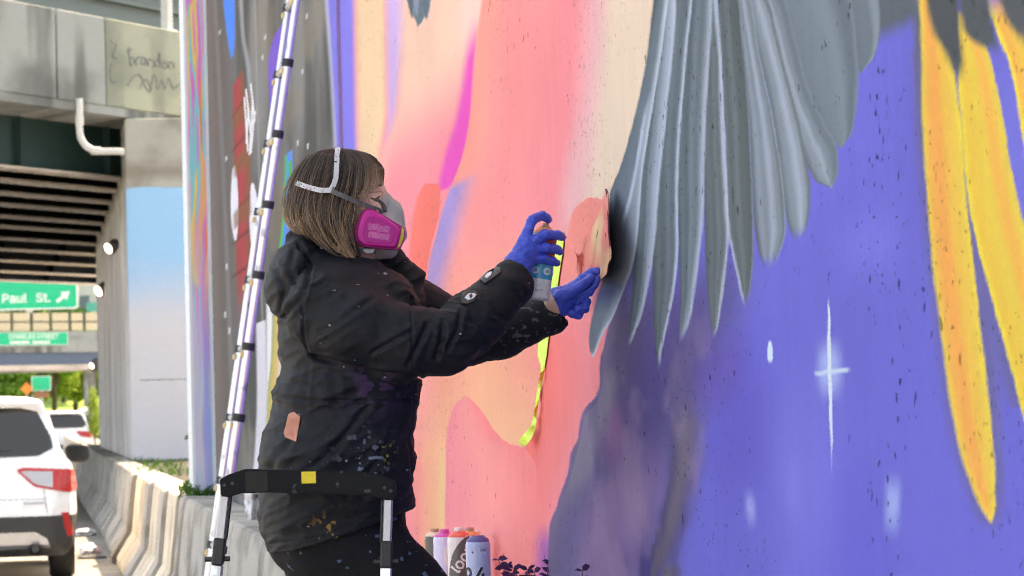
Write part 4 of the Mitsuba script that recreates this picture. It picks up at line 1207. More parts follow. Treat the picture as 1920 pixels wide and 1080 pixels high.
for (t0, t1, t2) in (((109, 690), (85, 905), (68, 1060)), ((894, 706), (887, 918), (884, 1075))):
    a, b, c = sp(*t0), sp(*t1), sp(*t2)
    leg([a, b], 0.020, 0.028, 'upright', 'm_alu_dull')
    # dark groove along the upright's outer edge
    sgn = -1 if t0[0] < 500 else 1
    leg([a + [0.0125 * -sgn, -0.002, 0], b + [0.0125 * -sgn, -0.002, 0]], 0.004, 0.026, 'seal', 'm_black_plastic')
    j0, j1 = b + (b - a) / np.linalg.norm(b - a) * -0.004, down(b, c, b[2] - 0.052)
    leg([j0, j1], 0.024, 0.036, 'joint', 'm_black_plastic')
    put('knob', tube([j1 + [-0.026, 0, 0.012], j1 + [0.026, 0, 0.012]], 0.0055, 10), 'm_black_plastic', st)
    e = down(b, c, 0.03)
    e = e + np.array([0.0, -0.10, 0])
    leg([j1, e], 0.024, 0.030, 'front_leg', 'm_alu')
    r_top = down(b, c, 0.80) + np.array([0, 0.03, 0])
    r_bot = down(b, c, 0.03) + np.array([0, 0.62, 0])
    leg([r_top, r_bot], 0.022, 0.026, 'rear_leg', 'm_alu')
    put('foot', box(e[0] - 0.02, e[0] + 0.02, e[1] - 0.025, e[1] + 0.025, 0.0, 0.04, 0.006), 'm_black_rubber', st, smooth=False)
    put('foot', box(r_bot[0] - 0.02, r_bot[0] + 0.02, r_bot[1] - 0.025, r_bot[1] + 0.025, 0.0, 0.04, 0.006), 'm_black_rubber', st, smooth=False)
xl, xr = sp(80, 1060)[0], sp(884, 1060)[0]
for z, y0_, y1_ in ((0.26, 6.16, 6.40), (0.50, 6.22, 6.95), (0.74, 6.26, 6.50)):
    put('step', box(xl + 0.0, xr - 0.0, y0_, y1_, z - 0.03, z, 0.006), 'm_black_plastic', st, smooth=False)

# ------------------------------------------------------------------ spray cans on the barrier
plain('m_can_blue', (0.42, 0.47, 0.76), 0.3, specular=0.5, clearcoat=0.4)
plain('m_can_lav', (0.62, 0.58, 0.82), 0.3, clearcoat=0.4)
plain('m_can_white', (0.74, 0.68, 0.70), 0.3, clearcoat=0.4)
plain('m_can_dark', (0.10, 0.095, 0.09), 0.35, clearcoat=0.4)
plain('m_cap_navy', (0.10, 0.09, 0.28), 0.4)
plain('m_cap_pink', (0.62, 0.08, 0.38), 0.4)
plain('m_cap_red', (0.80, 0.13, 0.10), 0.4)
plain('m_cap_orange', (0.80, 0.28, 0.12), 0.4)
plain('m_cap_cream', (0.72, 0.58, 0.44), 0.45)
plain('m_noz_white', (0.75, 0.66, 0.66), 0.45)
plain('m_noz_brown', (0.42, 0.24, 0.18), 0.45)
plain('m_ink', (0.02, 0.02, 0.03), 0.5)
plain('m_tin', (0.62, 0.62, 0.62), 0.3, metallic=0.85)


def can_body(r, h):
    return lathe([(0, 0), (r * 0.9, 0.0), (r, 0.004), (r, 0.010), (r * 0.985, 0.013), (r * 0.985, h - 0.020), (r, h - 0.016), (r, h - 0.010), (r * 0.955, h - 0.004), (r * 0.93, h), (0, h)], 40)


def can_dome(r, h0, h):
    return lathe([(r * 0.93, h0 - 0.004), (r * 0.90, h0 + 0.003), (r * 0.80, h0 + h * 0.55), (r * 0.55, h0 + h * 0.85), (r * 0.52, h0 + h), (0, h0 + h)], 36)


def can_at(px, off, top_px=None):
    s, _ = wall(px, 1060, off)
    return s


def curved_label(mesh, r, ang):
    """Flat lettering (x, y up, z out) wrapped round a can of radius r, starting at angle ang."""
    m = mesh.copy()
    m = trimesh.Trimesh(*trimesh.remesh.subdivide_to_size(m.vertices, m.faces, r * 0.25), process=False)
    v = m.vertices
    a = ang + v[:, 0] / r
    rr = r + v[:, 2]
    m.vertices = np.stack([rr * np.cos(a), rr * np.sin(a), v[:, 1]], 1)
    return m


def spray_can(px, off, ytop, lab, body, cap, nozzle, cap_h=0.016, r=0.0325, decor=None, tall=None):
    s = wall(px, 1060, off)[0]
    base = P0 + ES * s + WN * off + np.array([0, 0, BT + 0.001])
    d = np.linalg.norm((base - CAM)[:2])
    ztop = at(px, ytop, base[1])[2]
    H = ztop - base[2]
    nz = 0.010 if nozzle else 0.0
    h = H - cap_h - nz
    k = thing('spray_can', lab, 'spray can', 'spray cans standing on the barrier')
    view = math.atan2(*(CAM - base)[[1, 0]])
    fr = frame(base, (1, 0, 0), (0, 1, 0))
    put('body', xf(can_body(r, h), fr), body, k, smooth=30)
    put('shoulder', xf(can_dome(r, h, cap_h), fr), cap, k, smooth=40)
    if nozzle:
        nzm = cat([lathe([(r * 0.40, h + cap_h - 0.002), (r * 0.40, h + cap_h + 0.004), (r * 0.40, h + cap_h + nz - 0.003), (r * 0.34, h + cap_h + nz), (0, h + cap_h + nz)], 20),
                   xf(box(-0.003, 0.003, -0.005, 0.001, 0, 0.006, 0.001), frame((0, -r * 0.40, h + cap_h + nz - 0.008), (1, 0, 0), (0, 1, 0)))])
        put('nozzle', xf(nzm, fr), nozzle, k, smooth=40)
    if decor:
        for nm, m, mt in decor(r, h, view):
            put(nm, xf(m, fr), mt, k, smooth=False)
    return k


def ang_of(view, frac, r):
    return view + frac


def blue_decor(r, h, view):
    out = [('lettering', curved_label(meshkit.text_mesh('94', 0.042, 0.0006, True), r, view - 1.62).apply_translation([0, 0, h - 0.108]), 'm_ink')]
    out.append(('lettering', curved_label(meshkit.text_mesh('®', 0.006, 0.0005, True), r, view - 0.55).apply_translation([0, 0, h - 0.030]), 'm_ink'))
    out.append(('lettering', curved_label(meshkit.text_mesh('400', 0.006, 0.0005), r, view + 0.15).apply_translation([0, 0, h - 0.024]), 'm_ink'))
    return out


def loop_decor(r, h, view):
    # a dark slanted oval with the word in white outline letters
    ov_ = shapely.affinity.rotate(shapely.affinity.scale(shapely.Point(0, 0).buffer(1, 24), 0.030, 0.075), -22, origin=(0, 0))
    ring = ov_.buffer(0.0022).difference(ov_)
    out = [('oval', curved_label(prism(ov_, 0.0005).apply_translation([0, 0, 0]), r, view + 0.12).apply_translation([0, 0, h - 0.068]), 'm_can_dark'),
           ('oval_rim', curved_label(prism(ring, 0.0009), r, view + 0.12).apply_translation([0, 0, h - 0.068]), 'm_can_white')]
    t = meshkit.text_mesh('loop', 0.026, 0.0012, True)
    t.apply_translation([-0.034, -0.014, 0])
    t.apply_scale([1.15, 1.15, 1])
    t.apply_transform(trimesh.transformations.rotation_matrix(0.95, [0, 0, 1]))
    out.append(('lettering', curved_label(t, r, view + 0.15).apply_translation([0, 0, h - 0.060]), 'm_can_white'))
    return out


def lav_decor(r, h, view):
    return [('stripe', curved_label(prism(shapely.box(-0.004, -0.05, 0.004, 0.0), 0.0005), r, view + 0.05).apply_translation([0, 0, h - 0.028]), 'm_can_white')]


def dark_decor(r, h, view):
    tri = Polygon([(-0.03, -0.1), (0.006, -0.1), (0.03, -0.015), (0.03, -0.1)])
    return [('panel', curved_label(prism(Polygon([(-0.035, -0.14), (0.035, -0.14), (0.035, -0.012), (-0.005, -0.05)]), 0.0005), r, view + 0.1).apply_translation([0, 0, h]), 'm_can_white')]


spray_can(817, 0.165, 991, 'dark can with a cream cap, leftmost of the cans and half hidden by the leg', 'm_can_dark', 'm_cap_cream', 'm_noz_brown', 0.012, 0.031, dark_decor)
spray_can(835, 0.185, 992, 'lavender spray can with a bright magenta cap', 'm_can_lav', 'm_cap_pink', 'm_cap_pink', 0.011, 0.0325, lav_decor)
spray_can(882, 0.085, 989, 'spray can with an orange cap behind the can lettered loop', 'm_can_white', 'm_cap_orange', 'm_noz_brown', 0.014, 0.0325)
spray_can(862, 0.165, 989, 'white and black spray can lettered loop with a red cap', 'm_can_white', 'm_cap_red', 'm_noz_white', 0.016, 0.0330, loop_decor)
spray_can(894, 0.055, 994, 'spray can with a cream nozzle peeking out behind the blue can', 'm_can_white', 'm_cap_cream', 'm_noz_white', 0.012, 0.0300)
spray_can(897, 0.185, 1004, 'pale blue spray can lettered 94 with a dark violet cap, rightmost of the cans', 'm_can_blue', 'm_cap_navy', None, 0.016, 0.0325, blue_decor)

# ------------------------------------------------------------------ weeds painted over at the wall's foot
plain('m_violet_leaf', (0.045, 0.012, 0.075), 0.7)


def sprig(lab, px, py, hpx, n, seed):
    s, _ = wall(px, py, 0.03)
    base = P0 + ES * s + WN * 0.03 + np.array([0, 0, BT - 0.002])
    Yd = base[1]
    top = at(px, py, Yd)[2]
    H = top - base[2]
    r = np.random.default_rng(seed)
    k = thing('painted_weed', lab, 'plant', 'weeds oversprayed with violet paint')
    stems, leaves = [], []
    for i in range(n):
        lean = r.uniform(-0.5, 0.5) if n > 1 else 0.05
        h = H * r.uniform(0.7, 1.0) if i else H
        p = smooth_path([base + ES * r.uniform(-0.02, 0.02), base + np.array([lean * h * 0.3, 0, h * 0.5]), base + np.array([lean * h * 0.8, 0.0, h])], 8)
        stems.append(tube(p, np.linspace(0.0022, 0.0010, 8), 5))
        for j in range(2, 8):
            for sgn in (-1, 1):
                c = p[j]
                d = np.array([sgn * r.uniform(0.5, 1), r.uniform(-0.5, 0.5), r.uniform(0.0, 0.9)])
                d /= np.linalg.norm(d)
                w = np.cross(d, [r.uniform(-.3, .3), 1, r.uniform(-.3, .3)])
                w /= np.linalg.norm(w)
                L_ = r.uniform(0.014, 0.030)
                wf = r.uniform(0.14, 0.30)
                v = np.array([c, c + d * L_ * 0.3 + w * L_ * wf, c + d * L_ * 0.7 + w * L_ * wf * 0.9, c + d * L_ * 1.05 - np.array([0, 0, 0.2 * L_]), c + d * L_ * 0.7 - w * L_ * wf * 0.9, c + d * L_ * 0.3 - w * L_ * wf])
                leaves.append(trimesh.Trimesh(v, [[0, 1, 5], [1, 2, 4], [1, 4, 5], [2, 3, 4]], process=False))
    put('stem', cat(stems), 'm_violet_leaf', k)
    put('leaves', cat(leaves), 'm_violet_leaf', k, smooth=False)


sprig('dark violet weed with rounded leaves just right of the spray cans', 975, 1048, 35, 6, 3)
sprig('spiky dark violet weed at the edge of the violet paint', 1006, 1042, 40, 8, 5)
sprig('tiny violet weed tip at the bottom edge, right of the others', 1086, 1070, 12, 1, 8)

# ------------------------------------------------------------------ tape and paper on the wall
scene['m_tape'] = {'type': 'twosided', 'bsdf': {'type': 'principled', 'base_color': proc(lambda p, n, uv: mix((0.56, 0.80, 0.02), (0.70, 0.84, 0.12), noise(p.x * 40, p.y * 40, p.z * 40))), 'roughness': 0.5}}
tp_ = [(1054, 436, 2), (1051, 450, 6), (1046, 475, 9), (1039, 520, 9), (1031, 580, 9), (1021, 625, 9), (1017, 665, 8.5), (1018, 688, 3.4), (1011, 730, 3.0), (1004, 775, 2.6), (1001, 796, 4), (990, 818, 8), (977, 832, 8)]
offs = [0.004] * 8 + [0.006, 0.010, 0.014, 0.020, 0.030]
vt, NTP = [], 60
uu = np.linspace(0, len(tp_) - 1, NTP)
cx = PchipInterpolator(range(len(tp_)), [q[0] for q in tp_])(uu)
cy = PchipInterpolator(range(len(tp_)), [q[1] for q in tp_])(uu)
cw = np.interp(uu, range(len(tp_)), [q[2] for q in tp_])
co = np.interp(uu, range(len(tp_)), offs)
tx_, ty_ = np.gradient(cx), np.gradient(cy)
tl_ = np.hypot(tx_, ty_)
nx_, ny_ = -ty_ / tl_, tx_ / tl_
rows3 = []
for i in range(NTP):
    row = []
    for sgn in (-1, 1):
        X, Y_ = cx[i] + sgn * nx_[i] * cw[i], cy[i] + sgn * ny_[i] * cw[i]
        curl = 0.006 * (1 + math.sin(i * 0.9)) * (sgn > 0) if uu[i] > 7 else 0.0
        s, z = wall(X, Y_, co[i] + curl)
        row.append(wpt(s, z, co[i] + curl))
    rows3.append(row)
rows3 = np.array(rows3)
a, b = rows3[:, 0], rows3[:, 1]
tape_v = np.stack([a, b, b + WN * 0.0008, a + WN * 0.0008], 1).reshape(-1, 3)
fq = []
for i in range(NTP - 1):
    for j in range(4):
        fq.append([i * 4 + j, i * 4 + (j + 1) % 4, (i + 1) * 4 + (j + 1) % 4, (i + 1) * 4 + j])
k = put('masking_tape', (tape_v, np.array(fq)), 'm_tape', smooth=False)
labels[k] = {'label': 'long lime green strip of masking tape peeling off the pink wall', 'category': 'tape'}


def paper_col(p, n, uv):
    s, z = sz(p)
    a = fbm(s * 3.5, z * 14, 3.0, 3)
    c = mix((0.78, 0.38, 0.27), (0.80, 0.55, 0.34), smoothstep(0.3, 0.6, a))
    c = mix(c, (0.78, 0.28, 0.25), smoothstep(0.52, 0.7, noise(s * 5, z * 12, 9.0)))
    c = mix(c, (0.50, 0.42, 0.36), 0.7 * smoothstep(0.62, 0.74, fbm(s * 6 + 3, z * 10, 5.0, 3)))
    return c


bumped('m_paper', paper_col, lambda p, n, uv: 0.004 * fbm(p.x * 22 + p.y * 9, p.z * 30, 2.0, 2), None, eps=2e-3)
pout = [(1136, 355), (1139, 362), (1140, 400), (1141, 440), (1145, 470), (1145, 485), (1141, 496), (1139, 512), (1128, 524), (1118, 527), (1108, 518), (1092, 526), (1082, 520), (1081, 500), (1082, 484), (1076, 468), (1088, 455), (1104, 437), (1118, 412), (1124, 398), (1130, 372)]
ppoly = Polygon(pout)
gxx, gyy = [], []
PV, PT = trimesh.creation.triangulate_polygon(ppoly.buffer(0), engine='earcut')
ptm = trimesh.Trimesh(np.column_stack([PV, np.zeros(len(PV))]), PT, process=True)
for _ in range(3):
    ptm = ptm.subdivide()
v2 = ptm.vertices
lift = np.clip((v2[:, 0] - 1090) / 55, 0, 1.2) ** 1.6 * np.clip((v2[:, 1] - 350) / 90, 0.05, 1)
fold = meshkit.noise(np.column_stack([v2[:, 0] / 14, v2[:, 1] / 32, v2[:, 0] * 0]), 3) - 0.5
poff = 0.016 + 0.050 * lift + 0.016 * fold + 0.005 * np.sin(v2[:, 0] / 3.4 + v2[:, 1] / 22 + 3 * fold) * np.clip((v2[:, 1] - 380) / 60, 0.2, 1)
front_v, back_v = [], []
for (x, y, _), o in zip(v2, poff):
    o = max(0.006, o)
    s, z = wall(x, y, o)
    front_v.append(wpt(s, z, o))
    back_v.append(wpt(s, z, o - 0.0012))
n_ = len(v2)
edges = trimesh.graph.connected_components
bd = ptm.outline().referenced_vertices if False else None
be = ptm.edges[trimesh.grouping.group_rows(ptm.edges_sorted, require_count=1)]
fcs = np.vstack([ptm.faces, ptm.faces[:, ::-1] + n_, np.stack([be[:, 0], be[:, 0] + n_, be[:, 1]], 1), np.stack([be[:, 1], be[:, 0] + n_, be[:, 1] + n_], 1)])
k = put('stencil_paper', trimesh.Trimesh(np.vstack([front_v, back_v]), fcs, process=False), 'm_paper', smooth=35)
labels[k] = {'label': 'crumpled peach sheet of stencil paper held against the wall by a blue glove', 'category': 'paper'}
plain('m_paper_edge', (0.085, 0.022, 0.025), 0.7)
eg = [(1136, 354, 2.2), (1138.5, 362, 2.6), (1140, 400, 1.6), (1141.5, 440, 1.3), (1145, 468, 1.6), (1145, 486, 1.6), (1141, 497, 1.4), (1139, 513, 1.2), (1127, 525, 1.0)]
eu = np.linspace(0, 8, 46)
ex_, ey_, ew_ = (np.interp(eu, range(9), [q[i] for q in eg]) for i in range(3))
ev = []
for x, y, w in zip(ex_, ey_, ew_):
    lf = np.clip((x - 1090) / 55, 0, 1.2) ** 1.6 * np.clip((y - 350) / 90, 0.05, 1)
    o = 0.022 + 0.050 * lf
    for dx, do in ((-w, 0.0), (w, -0.004), (w, -0.006), (-w, -0.002)):
        s, z = wall(x + dx, y, o + do)
        ev.append(wpt(s, z, o + do))
ef = np.array([[i * 4 + j, i * 4 + (j + 1) % 4, (i + 1) * 4 + (j + 1) % 4, (i + 1) * 4 + j] for i in range(45) for j in range(4)])
put('torn_edge', (np.array(ev), ef), 'm_paper_edge', k, smooth=False)

# ------------------------------------------------------------------ crumpled bag on the ledge, litter on the road
def crumple(c, r, seed, amp=0.35):
    m = trimesh.creation.icosphere(subdivisions=3, radius=1.0)
    n1 = meshkit.noise(m.vertices * 2.2 + 10 * seed, seed) - 0.5
    rd = np.abs(meshkit.noise(m.vertices * 4.5 + 5 * seed, seed + 1) - 0.5)
    m.vertices *= (1 + amp * n1 * 2 - amp * rd)[:, None]
    m.vertices[:, 2] = np.maximum(m.vertices[:, 2], -0.75)
    m.vertices *= np.asarray(r)
    m.vertices += np.asarray(c)
    return m


def bag_col(p, n, uv):
    return mix((0.66, 0.66, 0.70), (0.06, 0.06, 0.07), smoothstep(0.60, 0.66, fbm(p.x * 9, p.y * 9, p.z * 11, 3)))


bumped('m_bag', bag_col, None, 0.5)
s_, z_ = wall(478, 960, 0.10)
c = at(477, 952, wpt(s_, 0, 0.10)[1])
k = put('plastic_bag', crumple((c[0], c[1], BT + 0.095), (0.055, 0.16, 0.13), 4), 'm_bag', smooth=False)
labels[k] = {'label': 'crumpled white plastic bag with dark print on the barrier ledge behind the person', 'category': 'bag'}
plain('m_trash', (0.62, 0.62, 0.66), 0.5)
plain('m_trash_pink', (0.55, 0.35, 0.36), 0.5)
plain('m_trash_dark', (0.10, 0.10, 0.11), 0.6)
for px, py, Y, r, mt, lab in ((164, 993, 31, (0.09, 0.15, 0.07), 'm_trash', 'white crumpled litter on the road by the barrier, nearest the car bumper'),
                              (180, 997, 31.3, (0.05, 0.09, 0.045), 'm_trash_pink', 'pinkish scrap of litter beside the white litter on the road'),
                              (172, 1009, 30.2, (0.15, 0.12, 0.02), 'm_trash_dark', 'flat dark scrap lying in front of the white litter'),
                              (158, 940, 36, (0.14, 0.25, 0.05), 'm_trash', 'pale litter farther up the gutter')):
    q = at(px, py, Y)
    k = put('litter', crumple((q[0], Y, r[2] * 0.75 + 0.002), r, int(px)), mt, smooth=False)
    labels[k] = {'label': lab, 'category': 'litter', 'group': 'litter in the gutter by the barrier'}

# ------------------------------------------------------------------ vehicles
plain('m_white_paint', (0.78, 0.78, 0.80), 0.25, clearcoat=0.8, clearcoat_gloss=0.9)
plain('m_red_paint', (0.50, 0.03, 0.03), 0.25, clearcoat=0.8)
plain('m_grey_paint', (0.30, 0.31, 0.33), 0.25, clearcoat=0.8)
plain('m_car_glass', (0.012, 0.014, 0.016), 0.06, specular=0.7)
plain('m_tail_red', (0.42, 0.008, 0.012), 0.15, clearcoat=0.8)
plain('m_tail_clear', (0.42, 0.42, 0.46), 0.12, clearcoat=0.9)
plain('m_bumper', (0.032, 0.033, 0.036), 0.6)
plain('m_chrome', (0.75, 0.75, 0.76), 0.15, metallic=0.95)


def mani(m):
    return m3.Manifold(m3.Mesh(np.asarray(m.vertices, np.float32), np.asarray(m.faces, np.uint32)))


def ext(poly, lo, hi, axis):
    """Polygon extruded along x (poly in y, z), y (poly in x, z) or z (poly in x, y), from lo to hi."""
    m = prism(poly, hi - lo)
    if axis == 'z':
        return mani(m).translate([0, 0, lo])
    if axis == 'y':
        return mani(xf(m, frame((0, hi, 0), (1, 0, 0), (0, 0, 1), (0, -1, 0))))
    return mani(xf(m, frame((lo, 0, 0), (0, 1, 0), (0, 0, 1), (1, 0, 0))))


def sym(pts):
    return Polygon(pts + [(-x, z) for x, z in pts[::-1]])


def smooth_poly(p, r):
    return p.buffer(-r).buffer(2 * r).buffer(-r).simplify(0.002)


def suv_body():
    rear = smooth_poly(sym([(0.0, 0.22), (0.80, 0.24), (0.90, 0.34), (0.94, 0.62), (0.935, 0.86), (0.90, 1.04), (0.80, 1.18), (0.70, 1.50), (0.61, 1.63), (0.40, 1.675), (0.0, 1.69)]), 0.03)
    side = smooth_poly(Polygon([(0.03, 0.34), (0.0, 0.60), (0.02, 0.72), (0.10, 0.95), (0.13, 1.10), (0.36, 1.52), (0.30, 1.60), (0.36, 1.645), (0.9, 1.685), (1.7, 1.69), (2.35, 1.60), (3.15, 1.14), (4.25, 0.98), (4.5, 0.80), (4.55, 0.45), (4.45, 0.24), (0.2, 0.24)]), 0.02)
    plan = smooth_poly(Polygon([(-0.70, 0.0), (0.70, 0.0), (0.88, 0.16), (0.95, 0.6), (0.95, 3.6), (0.86, 4.3), (0.6, 4.56), (-0.6, 4.56), (-0.86, 4.3), (-0.95, 3.6), (-0.95, 0.6), (-0.88, 0.16)]), 0.05)
    return ext(rear, -0.1, 4.7, 'y') ^ ext(side, -1.0, 1.0, 'x') ^ ext(plan, 0, 2, 'z')


SUV = suv_body()
_t = tm(SUV.refine_to_length(0.07))
_t.merge_vertices()
trimesh.smoothing.filter_taubin(_t, 0.5, 0.52, 14)
arch = [m3.Manifold.cylinder(0.5, 0.37, circular_segments=40).rotate([0, 90, 0]).translate([x - 0.25, y, 0.34]) for x in (-0.87, 0.87) for y in (0.86, 3.55)]
SUVB = mani(_t)
for a_ in arch:
    SUVB = SUVB - a_


def shell(grow, region):
    b = SUVB.bounding_box()
    c = np.array([0, (b[1] + b[4]) / 2, (b[2] + b[5]) / 2])
    h = np.array([b[3], (b[4] - b[1]) / 2, (b[5] - b[2]) / 2])
    s = (h + grow) / h
    big = SUVB.translate((-c).tolist()).scale(s.tolist()).translate(c.tolist())
    return tm(big ^ region)


def car(name, label, origin, paint_, group=None, detail=True, heading=None):
    fy = WD if heading is None else heading
    fx = np.array([fy[1], -fy[0], 0])
    fr = frame(origin, fx, fy)
    k = thing(name, label, 'car', group)

    def P(nm, m, mt, smooth=30, par=k, **kw):
        return put(nm, xf(m if isinstance(m, trimesh.Trimesh) else tm(m), fr), mt, par, smooth=smooth, **kw)

    P('body', SUVB, paint_, 40)
    rw = smooth_poly(sym([(0.0, 1.125), (0.60, 1.13), (0.735, 1.20), (0.715, 1.30), (0.60, 1.53), (0.45, 1.565), (0, 1.575)]), 0.02)
    win = P('rear_window', shell(0.006, ext(rw, -0.1, 0.75, 'y')), 'm_car_glass', 40)
    if detail:
        P('wiper', tube([(-0.02, 0.075, 1.17), (0.10, 0.07, 1.18), (0.36, 0.085, 1.185)], 0.012, 8), 'm_black_plastic', par=win)
        P('wiper_base', tube([(0.0, 0.10, 1.14), (0.0, 0.05, 1.14)], 0.035, 12), 'm_black_plastic', par=win)
    for sgn in (1, -1):
        m_ = lambda pts: Polygon([(sgn * x, z) for x, z in pts]).buffer(0)
        tl_ = P('tail_light', shell(0.012, ext(smooth_poly(m_([(0.40, 1.01), (0.46, 1.03), (0.99, 1.00), (0.99, 0.82), (0.86, 0.80), (0.56, 0.86)]), 0.012), -0.1, 0.55, 'y')), 'm_tail_red', 30)
        if detail:
            P('reversing_lamp', shell(0.016, ext(m_([(0.44, 0.995), (0.50, 1.0), (0.725, 0.99), (0.725, 0.845), (0.57, 0.88)]), -0.1, 0.5, 'y')), 'm_tail_clear', 30, tl_)
            P('reflector', shell(0.012, ext(m_([(0.80, 0.62), (0.86, 0.62), (0.905, 0.42), (0.85, 0.40), (0.82, 0.50)]), -0.1, 0.4, 'y')), 'm_tail_red', 30)
        sw = smooth_poly(Polygon([(0.62, 1.12), (0.52, 1.25), (0.72, 1.50), (1.6, 1.575), (2.2, 1.52), (2.85, 1.14)]), 0.02)
        P('side_window', shell(0.004, ext(sw, 0.3 if sgn > 0 else -1.2, 1.2 if sgn > 0 else -0.3, 'x')), 'm_car_glass', 40)
        for wy in (0.86, 3.55):
            ty = lathe([(0.20, -0.115), (0.31, -0.115), (0.338, -0.085), (0.342, 0.0), (0.338, 0.085), (0.31, 0.115), (0.20, 0.115)], 40)
            ty.apply_transform(trimesh.transformations.rotation_matrix(math.pi / 2, [0, 1, 0]))
            ty.apply_translation([sgn * 0.80, wy, 0.342])
            w = P('wheel', ty, 'm_black_rubber', 40)
            rim = lathe([(0, -0.09), (0.20, -0.10), (0.205, 0.10), (0, 0.09)], 30)
            rim.apply_transform(trimesh.transformations.rotation_matrix(math.pi / 2, [0, 1, 0]))
            rim.apply_translation([sgn * 0.80, wy, 0.342])
            P('rim', rim, 'm_alu_dull', 40, w)
        if detail:
            mr = trimesh.creation.icosphere(subdivisions=3, radius=1)
            mr.vertices = np.sign(mr.vertices) * np.abs(mr.vertices) ** 0.7
            mr.apply_scale([0.125, 0.07, 0.095])
            mr.apply_translation([sgn * 0.985, 2.55, 1.12])
            mi_ = P('mirror', mr, 'm_black_plastic', 40)
            gl = prism(smooth_poly(shapely.box(-0.10, -0.07, 0.10, 0.07), 0.03), 0.01)
            P('mirror_glass', xf(gl, frame((sgn * 0.99, 2.477, 1.12), (1, 0, 0), (0, 0, 1), (0, -1, 0))), 'm_car_glass', 30, mi_)
    P('bumper', shell(0.010, ext(Polygon([(-1.0, 0.595), (1.0, 0.595), (1.0, 0.20), (-1.0, 0.20)]), -0.1, 0.62, 'y') - ext(smooth_poly(sym([(0.0, 0.455), (0.56, 0.455), (0.66, 0.40), (0.70, 0.30), (0.0, 0.30)]), 0.02), -0.2, 0.3, 'y')), 'm_bumper', 30)
    if detail:
        P('lower_trim', shell(0.004, ext(smooth_poly(sym([(0.0, 0.45), (0.55, 0.45), (0.65, 0.40), (0.69, 0.31), (0.0, 0.31)]), 0.02), -0.1, 0.3, 'y')), 'm_alu_dull', 30)
        P('exhaust', cat([tube([(0.56, -0.035, 0.31), (0.56, 0.25, 0.31)], 0.052, 20, cap=False), tube([(0.56, -0.03, 0.31), (0.56, 0.2, 0.31)], 0.036, 20)]), 'm_dark_metal', 40)
        P('number_plate', box(-0.16, 0.16, -0.012, 0.01, 0.46, 0.56, 0.004), 'm_sign_white', False)
        P('badge', box(0.46, 0.66, -0.016 + 0.02, 0.03, 0.705, 0.725, 0.002), 'm_alu_dull', False)
        P('spoiler', shell(0.010, ext(Polygon([(-0.72, 1.585), (0.72, 1.585), (0.66, 1.70), (-0.66, 1.70)]), -0.1, 0.52, 'y')), paint_, 30)
        for gp_ in ([(0.625, 1.0), (0.632, 1.0), (0.672, 0.62), (0.665, 0.62)], [(-0.7, 0.745), (0.66, 0.745), (0.66, 0.750), (-0.7, 0.750)]):
            P('panel_gap', shell(0.0025, ext(Polygon(gp_), -0.1, 0.4, 'y')), 'm_black_plastic', False)
        P('tow_cover', box(0.7, 0.735, 0.05, 0.09, 0.55, 0.64, 0.004), 'm_black_plastic', False)
    return k


org = at(150, 900, 26.0)
org[2] = 0
org = org + WN * 0.965
car('parked_suv', 'white sport utility car with a dark rear window at the left edge, seen from behind', org, 'm_white_paint')
for px, Y, mt, lab in ((94, 118, 'm_red_paint', 'red car far ahead just right of the white car roof'), (118, 92, 'm_white_paint', 'white car driving ahead in the bright stretch of road'), (146, 170, 'm_grey_paint', 'pale grey car far away near the guard rail')):
    o = at(px, 800, Y)
    o[2] = 0
    car('distant_car', lab, o, mt, 'cars far ahead on the road', detail=False)
# ------------------------------------------------------------------ the person: local frame (f forward to the wall, l towards the camera, z up)
PH = at(640, 400, 6.40)
FWD, LAT = -WN, ES
PFR = frame((PH[0], PH[1], 0), FWD, LAT)         # mirrored frame: handled by flipping triangles


def W(px, py, l):
    """Local point seen at a pixel, in the plane l metres towards the camera from the middle of the body."""
    d = ray(px, py)
    t = ((PH + LAT * l - CAM) @ LAT) / (d @ LAT)
    p = CAM + d * t
    return np.array([(p - PH) @ FWD, l, p[2]])


def to_world(m):
    m = m.copy()
    v = m.vertices
    m.vertices = np.array([PH[0], PH[1], 0]) + v[:, :1] * FWD + v[:, 1:2] * LAT + v[:, 2:] * np.array([0, 0, 1.0])
    m.faces = m.faces[:, ::-1]
    return m


def Wp(pts):
    return np.array([W(*q[:3]) for q in pts])


PXM = 1 / 806.0
person = thing('person', 'person in a black hooded jacket, magenta respirator and blue gloves spraying the wall', 'person')

# ---- body (mostly under the clothes): one continuous surface
HC = W(636, 352, 0)


def Q(px, py, l=0.0):
    return W(px, py, l)


ARM_R = [Q(606, 592, 0.165), Q(838, 655, 0.215), Q(952, 523, 0.075)]
ARM_L = [Q(690, 575, -0.165), Q(880, 640, -0.235), Q(1026, 577, -0.150)]
HIP_R, HIP_L = Q(625, 985, 0.10), Q(615, 985, -0.10)
KN_R, KN_L = Q(828, 1165, 0.12), Q(640, 1300, -0.11)
AN_R, AN_L = np.array([Q(740, 1500, 0.12)[0], 0.12, 0.60]), np.array([Q(560, 1600, -0.11)[0], -0.11, 0.60])
AN_R[0] = KN_R[0] - 0.12


